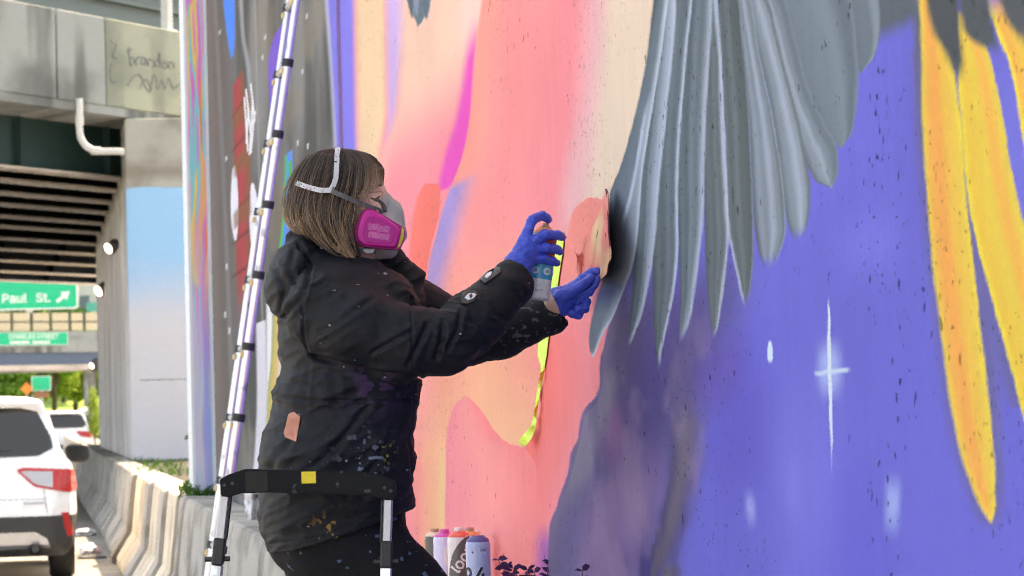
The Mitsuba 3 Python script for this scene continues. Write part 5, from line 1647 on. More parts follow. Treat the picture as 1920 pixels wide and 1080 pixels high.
def head_sdf(P):
    sk = s_ell(P, Q(634, 354), (0.082, 0.066, 0.072))
    face = s_ell(P, Q(674, 395), (0.052, 0.060, 0.092))
    jaw = s_ell(P, Q(690, 440), (0.042, 0.046, 0.040))
    d = smin(smin(sk, face, 0.03), jaw, 0.03)
    brow = s_cap(P, Q(706, 350, 0.035), Q(712, 350, 0.0), 0.010, 0.010)
    brow2 = s_cap(P, Q(706, 350, -0.035), Q(712, 350, 0.0), 0.010, 0.010)
    d = smin(d, np.minimum(brow, brow2), 0.012)
    nose = s_cap(P, Q(716, 358), Q(738, 396), 0.008, 0.013)
    d = smin(d, nose, 0.012)
    for s_ in (1, -1):
        d = -smin(-d, s_ell(P, Q(713, 367, 0.034 * s_), (0.012, 0.014, 0.008)), 0.008)       # socket
        lid = s_ell(P, Q(705, 368, 0.030 * s_), (0.0125, 0.0135, 0.0105))
        d = smin(d, lid, 0.004)
        cheek = s_ell(P, Q(694, 396, 0.040 * s_), (0.022, 0.018, 0.018))
        d = smin(d, cheek, 0.02)
        ear = s_ell(P, Q(640, 385, 0.072 * s_), (0.016, 0.008, 0.030))
        d = smin(d, ear, 0.006)
    lips = s_ell(P, Q(728, 432), (0.010, 0.022, 0.012))
    d = smin(d, lips, 0.008)
    return d


# the hands' joints: (palm, fingers), shared by the body (thinner) and the gloves
CAN_B, CAN_T = Q(1006, 562, 0.0), Q(1023, 424, 0.0)
HAND_R = dict(
    palm=[([Q(948, 523, 0.066), Q(964, 500, 0.056)], [0.0255, 0.026]), ([Q(966, 500, 0.055), Q(986, 446, 0.044)], [0.024, 0.0135]), ([Q(968, 502, 0.055), Q(993, 456, 0.046)], [0.022, 0.0135]),
          ([Q(970, 504, 0.052), Q(995, 470, 0.046)], [0.022, 0.0130]), ([Q(974, 508, 0.048), Q(995, 486, 0.042)], [0.021, 0.0125]), ([Q(966, 500, 0.04), Q(984, 468, 0.016)], [0.022, 0.014])],
    fingers=[([Q(986, 444, 0.044), Q(998, 412, 0.036), Q(1016, 404, 0.018), Q(1028, 411, 0.004)], [0.0115, 0.0100, 0.0092, 0.0082]),
             ([Q(994, 455, 0.046), Q(1022, 440, 0.042), Q(1045, 440, 0.024), Q(1054, 445, 0.004)], [0.0115, 0.0102, 0.0090, 0.0078]),
             ([Q(996, 470, 0.046), Q(1022, 465, 0.043), Q(1043, 467, 0.024), Q(1050, 471, 0.004)], [0.0112, 0.0100, 0.0088, 0.0076]),
             ([Q(996, 486, 0.042), Q(1019, 485, 0.039), Q(1037, 490, 0.022), Q(1044, 493, 0.006)], [0.0102, 0.0090, 0.0080, 0.0070]),
             ([Q(978, 480, 0.018), Q(988, 462, -0.020), Q(1004, 448, -0.041), Q(1024, 440, -0.043)], [0.0145, 0.0122, 0.0108, 0.0090])])
LH = -0.115
HAND_L = dict(
    palm=[([Q(1039, 569, LH - 0.022), Q(1046, 564, LH - 0.016)], [0.0245, 0.0255]), ([Q(1042, 562, LH - 0.01), Q(1076, 539, LH)], [0.0255, 0.0140]), ([Q(1042, 566, LH - 0.01), Q(1083, 553, LH - 0.006)], [0.0255, 0.0145]),
          ([Q(1044, 571, LH - 0.012), Q(1081, 566, LH - 0.012)], [0.0250, 0.0145]), ([Q(1046, 575, LH - 0.014), Q(1071, 577, LH - 0.018)], [0.0240, 0.0135])],
    fingers=[([Q(1076, 538, LH), Q(1095, 521, LH + 0.002), Q(1108, 511, LH + 0.004), Q(1119, 508, LH + 0.008)], [0.0122, 0.0105, 0.0092, 0.0080]),
             ([Q(1084, 552, LH - 0.004), Q(1103, 547, LH + 0.002), Q(1113, 536, LH + 0.006), Q(1120, 524, LH + 0.010)], [0.0120, 0.0104, 0.0092, 0.0079]),
             ([Q(1082, 564, LH - 0.008), Q(1098, 566, LH + 0.004), Q(1096, 578, LH + 0.016), Q(1084, 579, LH + 0.022)], [0.0116, 0.0104, 0.0094, 0.0084]),
             ([Q(1072, 575, LH - 0.014), Q(1087, 582, LH - 0.002), Q(1084, 591, LH + 0.008), Q(1072, 588, LH + 0.014)], [0.0108, 0.0095, 0.0086, 0.0078]),
             ([Q(1050, 556, LH + 0.014), Q(1072, 548, LH + 0.026), Q(1092, 534, LH + 0.026), Q(1107, 521, LH + 0.020)], [0.0145, 0.0120, 0.0104, 0.0086])])


def hand_sdf(P, hnd, grow=0.0):
    d = None
    for pts, r in hnd['palm']:
        e = s_cap(P, pts[0], pts[1], r[0], r[1])
        d = e if d is None else smin(d, e, 0.012)
    for pts, r in hnd['fingers']:
        e = None
        for i in range(len(pts) - 1):
            c = s_cap(P, pts[i], pts[i + 1], r[i] * 1.06, r[i + 1] * 1.08)
            e = c if e is None else smin(e, c, 0.0025)
        d = smin(d, e, 0.0032)
    return d - grow


def body_sdf(P):
    d = head_sdf(P)
    d = smin(d, s_cap(P, Q(652, 440), Q(650, 545), 0.052, 0.062), 0.02)
    tor = [Q(655, 560), Q(655, 650), Q(650, 760), Q(640, 880), Q(622, 975)]
    for a, b, ra, rb in zip(tor, tor[1:], (0.085, 0.10, 0.098, 0.105), (0.10, 0.098, 0.105, 0.11)):
        for l in (-0.055, 0.055):
            d = smin(d, s_cap(P, a + [0, l, 0], b + [0, l, 0], ra, rb), 0.03)
    for arm, s_ in ((ARM_R, 1), (ARM_L, -1)):
        d = smin(d, s_cap(P, Q(650, 555, 0.04 * s_), arm[0], 0.055, 0.052), 0.03)
        d = smin(d, s_cap(P, arm[0], arm[1], 0.050, 0.040), 0.02)
        d = smin(d, s_cap(P, arm[1], arm[2], 0.040, 0.0245), 0.015)
    for hip, kn, an in ((HIP_R, KN_R, AN_R), (HIP_L, KN_L, AN_L)):
        d = smin(d, s_cap(P, hip, kn, 0.082, 0.052), 0.03)
        d = smin(d, s_cap(P, kn, an, 0.050, 0.036), 0.02)
        d = smin(d, s_cap(P, an, an + [0.15, 0, -0.055], 0.036, 0.026), 0.02)
    d = smin(d, s_cap(P, ARM_R[2], HAND_R['palm'][0][0][0], 0.0235, 0.022), 0.01)
    d = smin(d, s_cap(P, ARM_L[2], HAND_L['palm'][0][0][0], 0.0235, 0.022), 0.01)
    d = smin(d, hand_sdf(P, HAND_R, -0.0022), 0.004)
    d = smin(d, hand_sdf(P, HAND_L, -0.0022), 0.004)
    return d


def bounds(pts, pad):
    p = np.array(pts)
    return p.min(0) - pad, p.max(0) + pad


allp = ARM_R + ARM_L + [HIP_R, HIP_L, KN_R, KN_L, AN_R, AN_L, AN_R + [0.15, 0, -0.06], Q(634, 280, 0.09), Q(740, 350, -0.09), Q(555, 350)] + [p for h_ in (HAND_R, HAND_L) for q, _ in h_['fingers'] for p in q]
lo_, hi_ = bounds(allp, 0.14)
bm = surface_net(body_sdf, lo_, hi_, 0.0038)


def skin(p, n, uv):
    a = fbm(p.x * 60, p.y * 60, p.z * 60, 3)
    return mix((0.66, 0.38, 0.29), (0.78, 0.51, 0.41), a)


scene['m_skin'] = {'type': 'principled', 'base_color': proc(skin), 'roughness': 0.5, 'specular': 0.4, 'flatness': 0.5}
put('body', to_world(bm), 'm_skin', person, smooth=True, label='pale face in profile with lowered eyes above the respirator, and a bare left wrist')
# lashes, lid crease and brow, laid on the face; the far eye mirrored
plain('m_lash', (0.035, 0.02, 0.015), 0.7)
plain('m_crease', (0.36, 0.17, 0.13), 0.6)


def ray_local(px, py, mesh, l0=0.2):
    """Where the ray through a pixel first meets a local mesh."""
    p, q = W(px, py, 0.25), W(px, py, -0.02)
    d = (q - p) / np.linalg.norm(q - p)
    V, F_ = mesh.vertices, mesh.faces
    keep = (np.abs(V[F_[:, 0]] - q).max(1) < 0.15)
    F_ = F_[keep]
    a_, b_, c_ = V[F_[:, 0]], V[F_[:, 1]], V[F_[:, 2]]
    e1, e2 = b_ - a_, c_ - a_
    h_ = np.cross(d, e2)
    det = np.einsum('ij,ij->i', e1, h_)
    det = np.where(np.abs(det) < 1e-14, 1e-14, det)
    s_ = p - a_
    u = np.einsum('ij,ij->i', s_, h_) / det
    q_ = np.cross(s_, e1)
    v_ = q_ @ d / det
    t = np.einsum('ij,ij->i', e2, q_) / det
    ok = (u >= 0) & (v_ >= 0) & (u + v_ <= 1) & (t > 0)
    return p + d * np.min(np.where(ok, t, 9.0))


for pts, r_, mt, nm in (([(694, 370), (699, 373), (705, 373), (710, 370), (713, 366)], 0.0017, 'm_lash', 'lash'), ([(693, 362), (700, 360), (708, 360), (714, 358)], 0.0010, 'm_crease', 'lid_crease'),
                        ([(692, 352), (700, 348), (708, 347), (715, 349)], 0.0022, 'm_lash', 'brow'), ([(690, 372), (694, 379), (702, 381)], 0.0008, 'm_crease', 'lid_crease')):
    P_ = smooth_path(np.array([ray_local(x, y, bm) for x, y in pts]), 16)
    rr = r_ * np.r_[0.3, 0.7, np.ones(12), 0.7, 0.3]
    put(nm, to_world(tube(P_, rr, 6)), mt, person, smooth=60)
    put(nm, to_world(tube(P_ * [1, -1, 1], rr, 6)), mt, person, smooth=60)

# ---- jacket
ROWS = [(452, 590, 672, 0.060), (470, 574, 684, 0.072), (490, 556, 700, 0.100), (510, 543, 730, 0.138), (535, 534, 762, 0.178), (565, 529, 779, 0.206), (600, 528, 783, 0.208), (650, 528, 782, 0.208), (698, 528, 779, 0.210),
        (708, 521, 780, 0.214), (722, 519, 781, 0.216), (760, 514, 776, 0.212), (800, 501, 774, 0.217), (850, 491, 771, 0.222), (900, 488, 769, 0.226), (950, 489, 768, 0.228), (1000, 496, 764, 0.228), (1060, 512, 758, 0.226)]
rz = np.array([Q(650, r[0])[2] for r in ROWS])[::-1]
rb_ = np.array([Q(r[1], r[0])[0] for r in ROWS])[::-1]
rf_ = np.array([Q(r[2], r[0])[0] for r in ROWS])[::-1]
rw_ = np.array([r[3] for r in ROWS])[::-1]
I_b, I_f, I_w = (PchipInterpolator(rz, q) for q in (rb_, rf_, rw_))


def torso_sdf(P, grow=0.0):
    z = np.clip(P[..., 2], rz[0], rz[-1])
    b, f, w = I_b(z), I_f(z), I_w(z)
    c, hd_ = (b + f) / 2, (f - b) / 2
    u, v = (P[..., 0] - c) / hd_, P[..., 1] / w
    k = (np.abs(u) ** 2.5 + np.abs(v) ** 2.5) ** (1 / 2.5)
    d = (k - 1) * np.minimum(hd_, w) * 0.95
    return np.maximum(d, P[..., 2] - rz[-1]) - grow


hem0, hem1 = Q(500, 1046, 0.1), Q(775, 950, 0.1)
hem_n = np.array([-(hem1[2] - hem0[2]), 0, hem1[0] - hem0[0]])
hem_n /= np.linalg.norm(hem_n)
sleeve_r = ([Q(612, 585, 0.150), Q(668, 616, 0.195), Q(752, 642, 0.212), Q(836, 642, 0.210), Q(888, 602, 0.160), Q(958, 532, 0.078)], [0.083, 0.082, 0.0765, 0.066, 0.0615, 0.0495])
sleeve_l = ([Q(700, 560, -0.140), Q(770, 585, -0.190), Q(870, 628, -0.225), Q(940, 622, -0.200), Q(1034, 588, -0.158)], [0.080, 0.074, 0.066, 0.058, 0.0445])


def jacket_sdf(P):
    d = torso_sdf(P)
    # yoke of the shoulders
    d = smin(d, s_cap(P, Q(632, 556, 0.06), Q(612, 577, 0.150), 0.080, 0.080), 0.035)
    d = smin(d, s_cap(P, Q(660, 545, -0.06), Q(700, 562, -0.150), 0.080, 0.080), 0.035)
    d = np.maximum(d, -((P - hem0) @ hem_n))
    a = chain(P, *sleeve_r, k=0.022)
    cut = (P - Q(976, 512, 0.07)) @ ((Q(976, 512, 0.07) - Q(940, 552, 0.085)) / np.linalg.norm(Q(976, 512, 0.07) - Q(940, 552, 0.085)))
    a = np.maximum(a, cut)
    d = smin(d, a, 0.018)
    b = chain(P, *sleeve_l, k=0.022)
    cut = (P - Q(1036, 577, -0.150)) @ np.array([0.66, 0.0, 0.75])
    b = np.maximum(b, cut)
    d = smin(d, b, 0.018)
    # hood lying on the back, collar roll, collar flaps
    hood = s_ell(P, Q(545, 530), (0.046, 0.135, 0.082))
    hood = smin(hood, s_ell(P, Q(568, 482), (0.036, 0.080, 0.050)), 0.03)
    hood = smin(hood, s_ell(P, Q(526, 550), (0.034, 0.12, 0.048)), 0.02)
    d = smin(d, hood, 0.005)
    col = None
    ringp = [Q(556, 452, 0.0), Q(572, 478, 0.055), Q(610, 508, 0.082), Q(668, 528, 0.096), Q(728, 575, 0.085), Q(768, 632, 0.04)]
    col = chain(P, ringp, [0.020, 0.022, 0.024, 0.026, 0.026, 0.018], 0.015)
    d = smin(d, col, 0.012)
    ringl = [Q(556, 452, 0.0), Q(590, 470, -0.085), Q(660, 478, -0.12), Q(730, 490, -0.13), Q(768, 522, -0.12), Q(780, 590, -0.06)]
    col = chain(P, ringl, [0.020, 0.030, 0.036, 0.036, 0.028, 0.018], 0.015)
    d = smin(d, col, 0.012)
    # open neck
    nk = s_cap(P, Q(660, 420, 0.0), Q(690, 560, 0.0), 0.085, 0.052)
    d = -smin(-d, nk, 0.012)
    # hollow cuffs
    for s_, arm in ((1, sleeve_r), (-1, sleeve_l)):
        p1, p0 = arm[0][-1], arm[0][-2]
        ax = (p1 - p0) / np.linalg.norm(p1 - p0)
        d = np.maximum(d, -s_cap(P, p1 + ax * 0.06, p1 - ax * 0.02, arm[1][-1] * 0.82, arm[1][-1] * 0.70))
    return d


jp = [p for p in sleeve_r[0] + sleeve_l[0]] + [Q(490, 900, 0.2), Q(490, 1050, -0.2), Q(560, 440)]
lo_, hi_ = bounds(jp, 0.09)
jm = surface_net(jacket_sdf, lo_, hi_, 0.0040)
jm.merge_vertices()
_v0 = jm.vertices.copy()
trimesh.smoothing.filter_taubin(jm, 0.5, 0.52, 4)
_far = np.linalg.norm(jm.vertices - _v0, axis=1) > 0.0035
_vv = jm.vertices.copy()
_vv[_far] = _v0[_far]
jm.vertices = _vv


def px_of(v):
    """Pixel position of local points (for laying seams and folds where the photograph has them)."""
    p = np.array([PH[0], PH[1], 0]) + v[:, :1] * FWD + v[:, 1:2] * LAT + v[:, 2:] * np.array([0, 0, 1.0]) - CAM
    w = p @ _f
    return np.stack([960 + FPX * (p @ RIGHT) / w, 540 - FPX * (p @ UP) / w], 1)


def seg_dist(p, line):
    d = np.full(len(p), 1e9)
    for a, b in zip(line, line[1:]):
        a, b = np.array(a, float), np.array(b, float)
        t = np.clip(((p - a) @ (b - a)) / ((b - a) @ (b - a)), 0, 1)
        d = np.minimum(d, np.linalg.norm(p - a - t[:, None] * (b - a), axis=1))
    return d


def axis_param(v, pts):
    """(distance along a polyline, nearest distance to it)."""
    best, along = np.full(len(v), 1e9), np.zeros(len(v))
    acc = 0.0
    for a, b in zip(pts, pts[1:]):
        L_ = np.linalg.norm(b - a)
        t = np.clip(((v - a) @ (b - a)) / L_ ** 2, 0, 1)
        d = np.linalg.norm(v - a - t[:, None] * (b - a), axis=1)
        m = d < best
        best[m], along[m] = d[m], acc + t[m] * L_
        acc += L_
    return along, best


def ridged(q, seed):
    n1 = meshkit.noise(q, seed)
    return 1 - np.abs(2 * n1 - 1)


v = jm.vertices.copy()
nrm = np.array(jm.vertex_normals)
px = px_of(v)
disp = np.zeros(len(v))
ar, dr_ = axis_param(v, sleeve_r[0])
al, dl_ = axis_param(v, sleeve_l[0])
in_r = np.clip((0.115 - dr_) / 0.02, 0, 1) * np.clip((v[:, 1] - 0.03) / 0.05, 0, 1) * np.clip((ar - 0.03) / 0.08, 0, 1)
in_l = np.clip((0.105 - dl_) / 0.02, 0, 1) * np.clip((-0.05 - v[:, 1]) / 0.05, 0, 1) * np.clip((al - 0.03) / 0.08, 0, 1)
arm_w = np.maximum(in_r, in_l)
# soft swells and crisp folds on the torso: slanting folds above the waist, drawn-in gathers at the waist, hanging folds below
warp = (meshkit.noise(v * 6, 5) - 0.5)[:, None] * np.array([0.05, 0.05, 0.05])
tv = v + warp
slant = np.stack([tv[:, 0] * 5 + tv[:, 2] * 8, tv[:, 1] * 5, tv[:, 2] * 15 - tv[:, 0] * 8], 1)
disp += (1 - arm_w) * (0.0085 * (ridged(slant * 0.85, 3) ** 2 - 0.45) + 0.0055 * (ridged(slant * 2.3 + 4, 8) ** 2 - 0.45))
az = np.arctan2(v[:, 1], v[:, 0] - float(Q(650, 740)[0]))
zw = Q(650, 735)[2]
gath = np.exp(-((v[:, 2] - zw) / 0.055) ** 2) * (1 - arm_w)
disp += gath * 0.0040 * (ridged(np.stack([az * 9, v[:, 2] * 5, az * 0], 1), 2) - 0.5)
# sleeves: rings of creases that crowd at the elbow and the cuff
for inn, aa, elbow, end, sd in ((in_r, ar, 0.30, 0.52, 1), (in_l, al, 0.24, 0.46, 6)):
    wgt = 0.45 + 1.2 * np.exp(-((aa - elbow) / 0.07) ** 2) + 0.7 * np.exp(-((aa - end) / 0.06) ** 2)
    q = np.stack([aa * 22 + 3.2 * (v[:, 2] * 6), v[:, 1] * 6, v[:, 2] * 5 - v[:, 0] * 4], 1) + warp * 40
    disp += inn * wgt * (0.0068 * (ridged(q * 0.8, sd) ** 1.5 - 0.5) + 0.0036 * (ridged(q * 1.9 + 3, sd + 3) ** 1.5 - 0.5))
disp += 0.0014 * (ridged(v * 42, 11) - 0.5)
# seams and deep creases of the camera side, at their places
near = v[:, 1] > -0.03
creases = [([(606, 532), (580, 545), (567, 571), (570, 630), (587, 669)], 2.2, 0.0035), ([(587, 669), (662, 690), (732, 703), (782, 705)], 4.5, 0.010), ([(766, 682), (785, 645), (800, 610)], 4.5, 0.006), ([(818, 668), (828, 640), (830, 612)], 5, 0.0075),
           ([(838, 655), (858, 620), (862, 590)], 4, 0.006), ([(700, 660), (745, 635), (770, 622)], 4, 0.004), ([(518, 742), (600, 752), (700, 752), (776, 748)], 2.6, 0.0045), ([(520, 712), (600, 722), (690, 716)], 2.4, 0.003), ([(560, 790), (530, 850), (506, 880)], 6, 0.004),
           ([(690, 760), (620, 850), (540, 905)], 6, 0.0045), ([(740, 800), (690, 890), (650, 930)], 5, 0.003), ([(700, 560), (640, 600), (600, 622)], 5, 0.003), ([(648, 560), (700, 590), (760, 608)], 5, 0.003), ([(770, 560), (774, 700), (768, 900)], 2.0, 0.003), ([(505, 1020), (600, 1008), (700, 968), (770, 932)], 2.0, 0.002),
           ([(562, 462), (580, 505), (572, 552), (534, 594)], 4, 0.007), ([(552, 470), (545, 500), (552, 530)], 4, 0.005), ([(520, 500), (534, 540), (528, 575)], 5, 0.004), ([(560, 470), (585, 500), (576, 540)], 3.5, 0.004), ([(905, 560), (930, 590), (948, 600)], 4, 0.003), ([(880, 590), (900, 620), (905, 640)], 4, 0.004)]
for line, w_, dep in creases:
    d_ = seg_dist(px, line)
    disp -= np.where(near & (nrm[:, 1] > -0.25), dep * np.exp(-(d_ / w_) ** 2) - 0.35 * dep * np.exp(-((d_ - 2.2 * w_) / (1.2 * w_)) ** 2), 0)
jm.vertices = v + nrm * disp[:, None]


def spots(p, f, thr, seed):
    return smoothstep(thr, thr + 0.03, fbm(p.x * f + seed, p.y * f, p.z * f, 3))


def near_pt(p, c, r):
    d2 = dr.square(p.x - float(c[0])) + dr.square(p.y - float(c[1])) + dr.square(p.z - float(c[2]))
    return dr.exp(-d2 / (r * r))


def lw(px, py, l):
    q = W(px, py, l)
    return np.array([PH[0], PH[1], 0]) + q[0] * FWD + q[1] * LAT + np.array([0, 0, q[2]])


ST_P, ST_Y, ST_Y2, ST_W, ST_C = lw(702, 720, 0.19), lw(724, 850, 0.2), lw(617, 990, 0.2), lw(680, 862, 0.2), lw(960, 560, 0.1)
ST_L = lw(1000, 610, -0.15)


def cloth(p, n, uv):
    f = noise(p.x * 420, p.y * 420, p.z * 420)
    big = fbm(p.x * 7, p.y * 7, p.z * 7, 3)
    c = mi.Color3f(0.0062, 0.0072, 0.0118) * (0.75 + 0.5 * f) * (0.8 + 0.4 * big)
    c = mix(c, (0.075, 0.035, 0.105), 0.8 * near_pt(p, ST_P, 0.055) * smoothstep(0.47, 0.55, fbm(p.x * 34, p.y * 34, p.z * 44, 3)))
    c = mix(c, (0.40, 0.34, 0.03), near_pt(p, ST_Y, 0.018) * smoothstep(0.62, 0.67, fbm(p.x * 130, p.y * 130, p.z * 130, 2)))
    c = mix(c, (0.45, 0.28, 0.05), near_pt(p, ST_Y2, 0.03) * smoothstep(0.60, 0.64, fbm(p.x * 90, p.y * 90, p.z * 60, 2)))
    c = mix(c, (0.24, 0.26, 0.34), near_pt(p, ST_W, 0.05) * smoothstep(0.62, 0.68, fbm(p.x * 90, p.y * 90, p.z * 90, 3)))
    c = mix(c, (0.12, 0.05, 0.14), near_pt(p, ST_C, 0.03) * smoothstep(0.5, 0.6, fbm(p.x * 70, p.y * 70, p.z * 70, 3)))
    c = mix(c, (0.12, 0.11, 0.10), near_pt(p, ST_L, 0.08) * smoothstep(0.62, 0.68, fbm(p.x * 110, p.y * 110, p.z * 110, 3)))
    c = mix(c, (0.25, 0.24, 0.27), smoothstep(0.855, 0.875, fbm(p.x * 80 + 3, p.y * 80, p.z * 80, 2)))
    return c


bumped('m_jacket', cloth, lambda p, n, uv: 0.0006 * noise(p.x * 300, p.y * 300, p.z * 300), 0.64, spec=0.30, sheen=0.10)
jk = put('jacket', to_world(jm), 'm_jacket', person, smooth=True, label='black hooded jacket flecked with purple and yellow paint')
JW = to_world(jm)
JT = JW.ray if False else None


def on_surface(meshes, px, py):
    """World point and normal where the ray through a pixel first meets the mesh."""
    o, d = CAM, ray(px, py)
    d = d / np.linalg.norm(d)
    V, Fc = meshes.vertices, meshes.faces
    a, b, c = V[Fc[:, 0]], V[Fc[:, 1]], V[Fc[:, 2]]
    e1, e2 = b - a, c - a
    h_ = np.cross(d, e2)
    det = np.einsum('ij,ij->i', e1, h_)
    det = np.where(np.abs(det) < 1e-14, 1e-14, det)
    s = o - a
    u = np.einsum('ij,ij->i', s, h_) / det
    q = np.cross(s, e1)
    vv = q @ d / det
    t = np.einsum('ij,ij->i', e2, q) / det
    ok = (u >= 0) & (vv >= 0) & (u + vv <= 1) & (t > 0)
    i = np.argmin(np.where(ok, t, 1e9))
    n_ = np.cross(e1[i], e2[i])
    n_ /= np.linalg.norm(n_)
    return o + d * t[i], (n_ if n_ @ d < 0 else -n_)


def patch_on(mesh, pxs, off, thick, bevel=0.0):
    """A thin pad with the given pixel outline lying on a surface."""
    pl = Polygon(pxs).buffer(0)
    V2, T2 = trimesh.creation.triangulate_polygon(pl, engine='earcut')
    t = trimesh.Trimesh(np.column_stack([V2, V2[:, 0] * 0]), T2, process=True).subdivide().subdivide()
    cen = np.array([pl.centroid.x, pl.centroid.y])
    P_, N_ = on_surface(mesh, *cen)
    tilt = N_
    pts = []
    for x, y, _ in t.vertices:
        d = ray(x, y)
        tt = ((P_ - CAM) @ N_) / (d @ N_)
        plane_p = CAM + d * tt
        sp_, _n = on_surface(mesh, x, y)
        w = sp_ if np.linalg.norm(sp_ - plane_p) < 0.03 else plane_p
        pts.append(w)
    pts = np.array(pts)
    top, bot = pts + tilt * (off + thick), pts + tilt * (off - 0.003)
    n = len(pts)
    be = t.edges[trimesh.grouping.group_rows(t.edges_sorted, require_count=1)]
    f_ = np.vstack([t.faces, t.faces[:, ::-1] + n, np.stack([be[:, 0], be[:, 0] + n, be[:, 1]], 1), np.stack([be[:, 1], be[:, 0] + n, be[:, 1] + n], 1)])
    return trimesh.Trimesh(np.vstack([top, bot]), f_, process=False)


def leather(p, n, uv):
    return mix((0.40, 0.16, 0.11), (0.55, 0.27, 0.20), fbm(p.x * 60, p.y * 60, p.z * 60, 3))


bumped('m_leather', leather, None, 0.6, spec=0.3)
put('leather_tag', patch_on(JW, [(542, 776), (552, 772), (564, 782), (560, 806), (556, 828), (536, 820), (533, 812), (538, 794)], 0.001, 0.002), 'm_leather', jk, smooth=30)
plain('m_snap', (0.05, 0.05, 0.035), 0.35, metallic=0.7)
p_, n_ = on_surface(JW, 715, 880)
put('snap', tube([p_ - n_ * 0.002, p_ + n_ * 0.0025], 0.0065, 20), 'm_snap', jk)
# a dark oval badge with an eye on the forearm, and a pale tab by the cuff
plain('m_badge_w', (0.62, 0.62, 0.66), 0.4)
bad = put('badge', patch_on(JW, [(863, 562), (868, 551), (880, 545), (893, 547), (896, 554), (890, 566), (876, 572), (866, 570)], 0.002, 0.002), 'm_black_plastic', jk, smooth=30)
put('eye', patch_on(JW, [(870, 562), (878, 554), (888, 553), (892, 556), (886, 563), (877, 566)], 0.005, 0.0015), 'm_badge_w', bad, smooth=30) if False else None
scene[f'{bad}'] = scene[bad]
k_eye = numbered(f'{jk}__badge_eye')
scene[k_eye] = mikit.ply(patch_on(JW, [(871, 561), (878, 554), (888, 553), (893, 556), (887, 563), (877, 566)], 0.0045, 0.0015), 'm_badge_w', smooth=30)
k_eye = numbered(f'{jk}__badge_pupil')
scene[k_eye] = mikit.ply(patch_on(JW, [(880, 557), (884, 555), (886, 559), (883, 563), (880, 561)], 0.0062, 0.001), 'm_ink', smooth=30)
put('cuff_tab', patch_on(JW, [(900, 526), (915, 512), (932, 503), (940, 505), (940, 512), (926, 524), (910, 534)], 0.002, 0.003), 'm_black_plastic', jk, smooth=30)
put('cuff_patch', patch_on(JW, [(910, 523), (918, 514), (924, 513), (922, 520), (914, 526)], 0.0055, 0.0015), 'm_badge_w', jk, smooth=30)

# ---- trousers and shoes
def trousers_sdf(P):
    d = s_ell(P, Q(628, 985), (0.155, 0.19, 0.14))
    for hip, kn, an in ((HIP_R, KN_R, AN_R), (HIP_L, KN_L, AN_L)):
        d = smin(d, s_cap(P, hip, kn, 0.112, 0.080), 0.03)
        d = smin(d, s_cap(P, kn, an + [0, 0, 0.03], 0.078, 0.062), 0.02)
    return np.maximum(d, AN_R[2] - 0.02 - P[..., 2])


lo_, hi_ = bounds([HIP_R, HIP_L, KN_R, KN_L, AN_R, AN_L, Q(560, 900)], 0.2)
trm = surface_net(trousers_sdf, lo_, hi_, 0.007)
tvn = np.array(trm.vertex_normals)
trm.vertices = trm.vertices + tvn * (0.006 * (ridged(trm.vertices * np.array([14, 8, 10]), 4) - 0.6) + 0.003 * (ridged(trm.vertices * 26, 9) - 0.6))[:, None]


def cloth2(p, n, uv):
    c = mi.Color3f(0.010, 0.0105, 0.0145) * (0.8 + 0.4 * noise(p.x * 300, p.y * 300, p.z * 300))
    return mix(c, (0.10, 0.14, 0.24), smoothstep(0.70, 0.74, fbm(p.x * 60, p.y * 60, p.z * 60, 3)) * 0.8)


bumped('m_trousers', cloth2, None, 0.8, spec=0.25, sheen=0.2)
put('trousers', to_world(trm), 'm_trousers', person, smooth=True)
for an in (AN_R, AN_L):
    def shoe_sdf(P, an=an):
        d = s_cap(P, an + [-0.02, 0, -0.03], an + [0.15, 0, -0.045], 0.045, 0.040)
        d = smin(d, s_cap(P, an + [-0.02, 0, 0.0], an + [0.0, 0, 0.05], 0.045, 0.042), 0.02)
        return np.maximum(d, 0.502 - P[..., 2])
    lo_, hi_ = bounds([an, an + [0.16, 0, -0.1], an + [0, 0, 0.06]], 0.08)
    put('shoe', to_world(surface_net(shoe_sdf, lo_, hi_, 0.006)), 'm_black_rubber', person, smooth=True)

